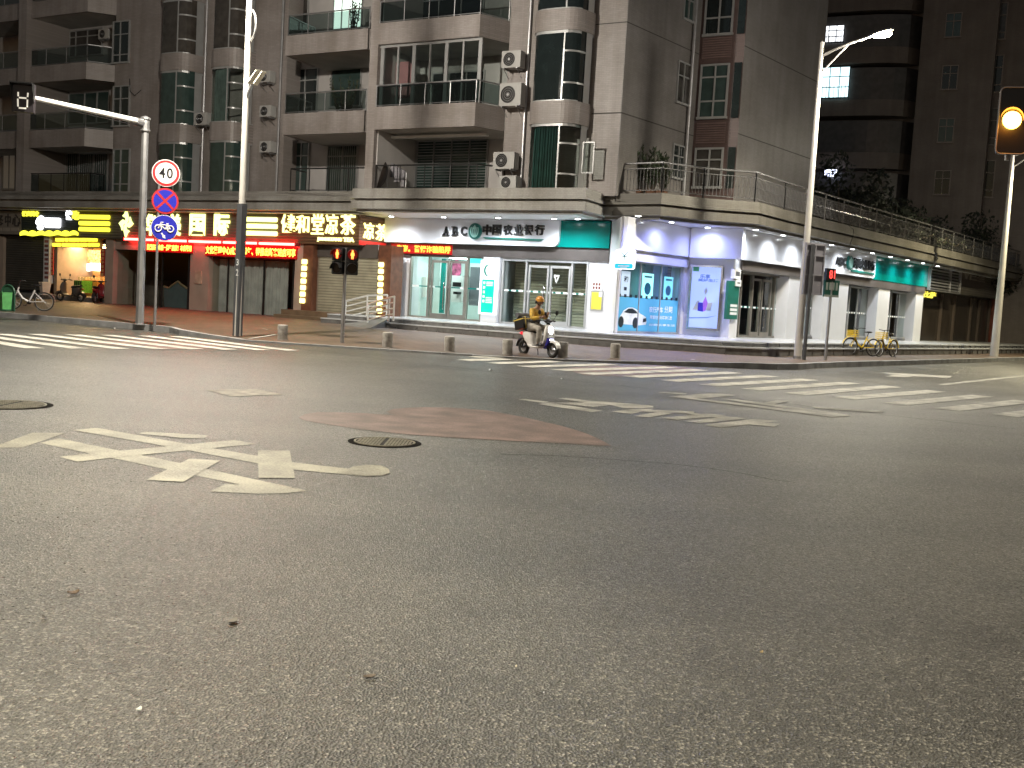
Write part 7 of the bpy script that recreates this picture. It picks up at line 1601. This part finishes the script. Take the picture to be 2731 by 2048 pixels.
# ================================================================== REAR APARTMENT BLOCK AND TREES
bk = thing('apartment_block', 'tall dark apartment block behind the terrace with curved balconies and two lit windows', 'building', (22, 60, 0))
FZ = Fr((.90, -.43), 0); prim = at_y(2480, 400, 66.0); FZ.ref = prim.dot(FZ.dn); M_REAR = tiles('rear_wall_tiles', (.15, .125, .105), FZ.du)
uz = lambda x, y, d=0: FZ.uz(x, y, d)
ua, ub_, uc_ = uz(2440, 300)[0], uz(2640, 300)[0], uz(2760, 300, -2)[0]; ul_ = uz(2150, 300, -1)[0]
mb = MB(); mb.box(FZ, ua, ub_, -8, 0, 0, 30); mb.box(FZ, ul_-6, ua, -8, -1.6, 0, 30); mb.box(FZ, ub_, uc_+14, -8, -2.4, 0, 30); mb.build('wall', M_REAR, bk)
for k, yc in enumerate((-73, 67, 207, 348, 487)):
    x = 2553-10*k; z1 = uz(x, yc-33)[1]; z0 = uz(x, yc+33)[1]; uw = uz(x, yc)[0]; window(FZ, 0, 0, 0, 0, 0, (.5,), (.66,), rectuz=(uw-.47, uw+.47, z0, z1), parent=bk, fr=.06, frame=mat('rear_frame', (.2, .17, .15), .5))
    x = 2672-11*k; z1 = uz(x, yc-60, -2.4)[1]; z0 = uz(x, yc+40, -2.4)[1]; uw = uz(x, yc, -2.4)[0]; window(FZ, 0, 0, 0, 0, -2.4, (.5,), (.66, .2), rectuz=(uw-.7, uw+.5, z0, z1), parent=bk, fr=.06, frame=mat('rear_frame', (.2, .17, .15), .5))
    # curved balcony and its glazing
    zs0 = uz(2380, yc+61, -.8)[1]; zs1 = uz(2380, yc+104, -.8)[1]; zt_, zb_ = max(zs0, zs1), min(zs0, zs1); us_, ue_ = ul_-4, ua-.1; P = []
    for i in range(17): t_ = i/16; P.append(FZ.P(us_+(ue_-us_)*t_, -1.6+1.5*(max(0, 1-abs(2*t_-1)**3.2))**.5, 0))
    mb = MB()
    for a, b in zip(P, P[1:]): mb.quad(a+Vector((0, 0, zb_)), b+Vector((0, 0, zb_)), b+Vector((0, 0, zt_)), a+Vector((0, 0, zt_)))
    mb.poly([p+Vector((0, 0, zb_)) for p in P]); mb.poly([p+Vector((0, 0, zt_)) for p in P]); o = mb.build('curved_balcony', M_REAR, bk, smooth=True)
    mb = MB(); P2 = [FZ.P(us_+(ue_-us_)*i/16, -1.6+1.42*(max(0, 1-abs(2*i/16-1)**3.2))**.5, 0) for i in range(17)]
    for a, b in zip(P2[4:], P2[5:]): mb.quad(a+Vector((0, 0, zt_)), b+Vector((0, 0, zt_)), b+Vector((0, 0, zt_+2.0)), a+Vector((0, 0, zt_+2.0)))
    mb.build('bay_pane', mat('rear_pane', (.05, .047, .045), .3, var=.3), bk, smooth=True)
for x0, y0, x1, y1, col, st, lb in ((2190, 66, 2252, 114, (.92, .95, 1), 1.5, 0), (2186, 177, 2266, 262, (.62, .92, 1), 1.6, 1)):
    u0, u1, z0, z1 = FZ.rect(x0, y0, x1, y1, .12); window(FZ, 0, 0, 0, 0, .06, (.33, .66), (.68, .35), rectuz=(u0, u1, z0, z1), parent=bk, fr=.06, pane=em('lit_rear_window%d' % lb, col, st), frame=M_DARKFRAME)
    mb = MB()
    for i in range(9): u = u0+(u1-u0)*i/8; mb.tube([FZ.P(u, .2, z0-.1), FZ.P(u, .2, z0+(z1-z0)*.4)], .015, 4)
    mb.build('window_grille', M_DARKFRAME, bk)
def tree(label, base, h, cr, nn, sz, seed):
    r_ = random.Random(seed); t = thing('tree', label, 'tree', base, 0, 'trees behind the terrace'); mb = MB(); mb.tube([base, base+Vector((.15, 0, h*.4)), base+Vector((.05, .1, h*.7))], [.16, .12, .07], 8); tips = []
    for i in range(9):
        a = i*.7+r_.random(); s0 = base+Vector((.1, 0, h*r_.uniform(.35, .65))); e = base+Vector((cr*.8*math.cos(a), cr*.8*math.sin(a), h*r_.uniform(.6, .98))); mb.tube([s0, s0.lerp(e, .5)+Vector((0, 0, .2)), e], [.06, .04, .015], 5); tips.append(e)
    mb.build('trunk', M_BARK, t, smooth=True); lf = MB()
    for e in tips+[base+Vector((0, 0, h*.8))]*2: leaves(lf, e+Vector((r_.uniform(-.4, .4), r_.uniform(-.4, .4), r_.uniform(-.3, .4))), cr*.45, cr*.45, cr*.35, nn, sz, r_, -.1)
    lf.build('crown', mat('leaf_dark', (.012, .018, .009), .7, var=.4), t)
for px, Y, h, cr, lb, sd in ((2235, 52, 9.0, 2.2, 'dark tree with drooping leaves just right of the tower behind the terrace', 1), (2330, 56, 8.2, 2.4, 'dark tree behind the terrace railing between the tower and the rear block', 2), (2480, 62, 7.6, 2.6, 'dim low tree behind the far terrace railing', 4), (2590, 66, 7.4, 2.4, 'dim tree at the foot of the rear apartment block', 5)):
    p = at_y(px, 700, Y); p.z = 0; tree(lb, p, h, cr, 260, .28, sd)
mb = MB(); p = at_y(2215, 456, 58); 
t = thing('lit_window_sign', 'small blue white light shining through the leaves behind the terrace', 'light', p); mb.box(FZ, uz(2200, 456, .5)[0], uz(2232, 456, .5)[0], .4, .5, uz(2215, 470, .5)[1], uz(2215, 452, .5)[1]); mb.build('panel', em('blue_white', (.7, .75, 1), 4), t)
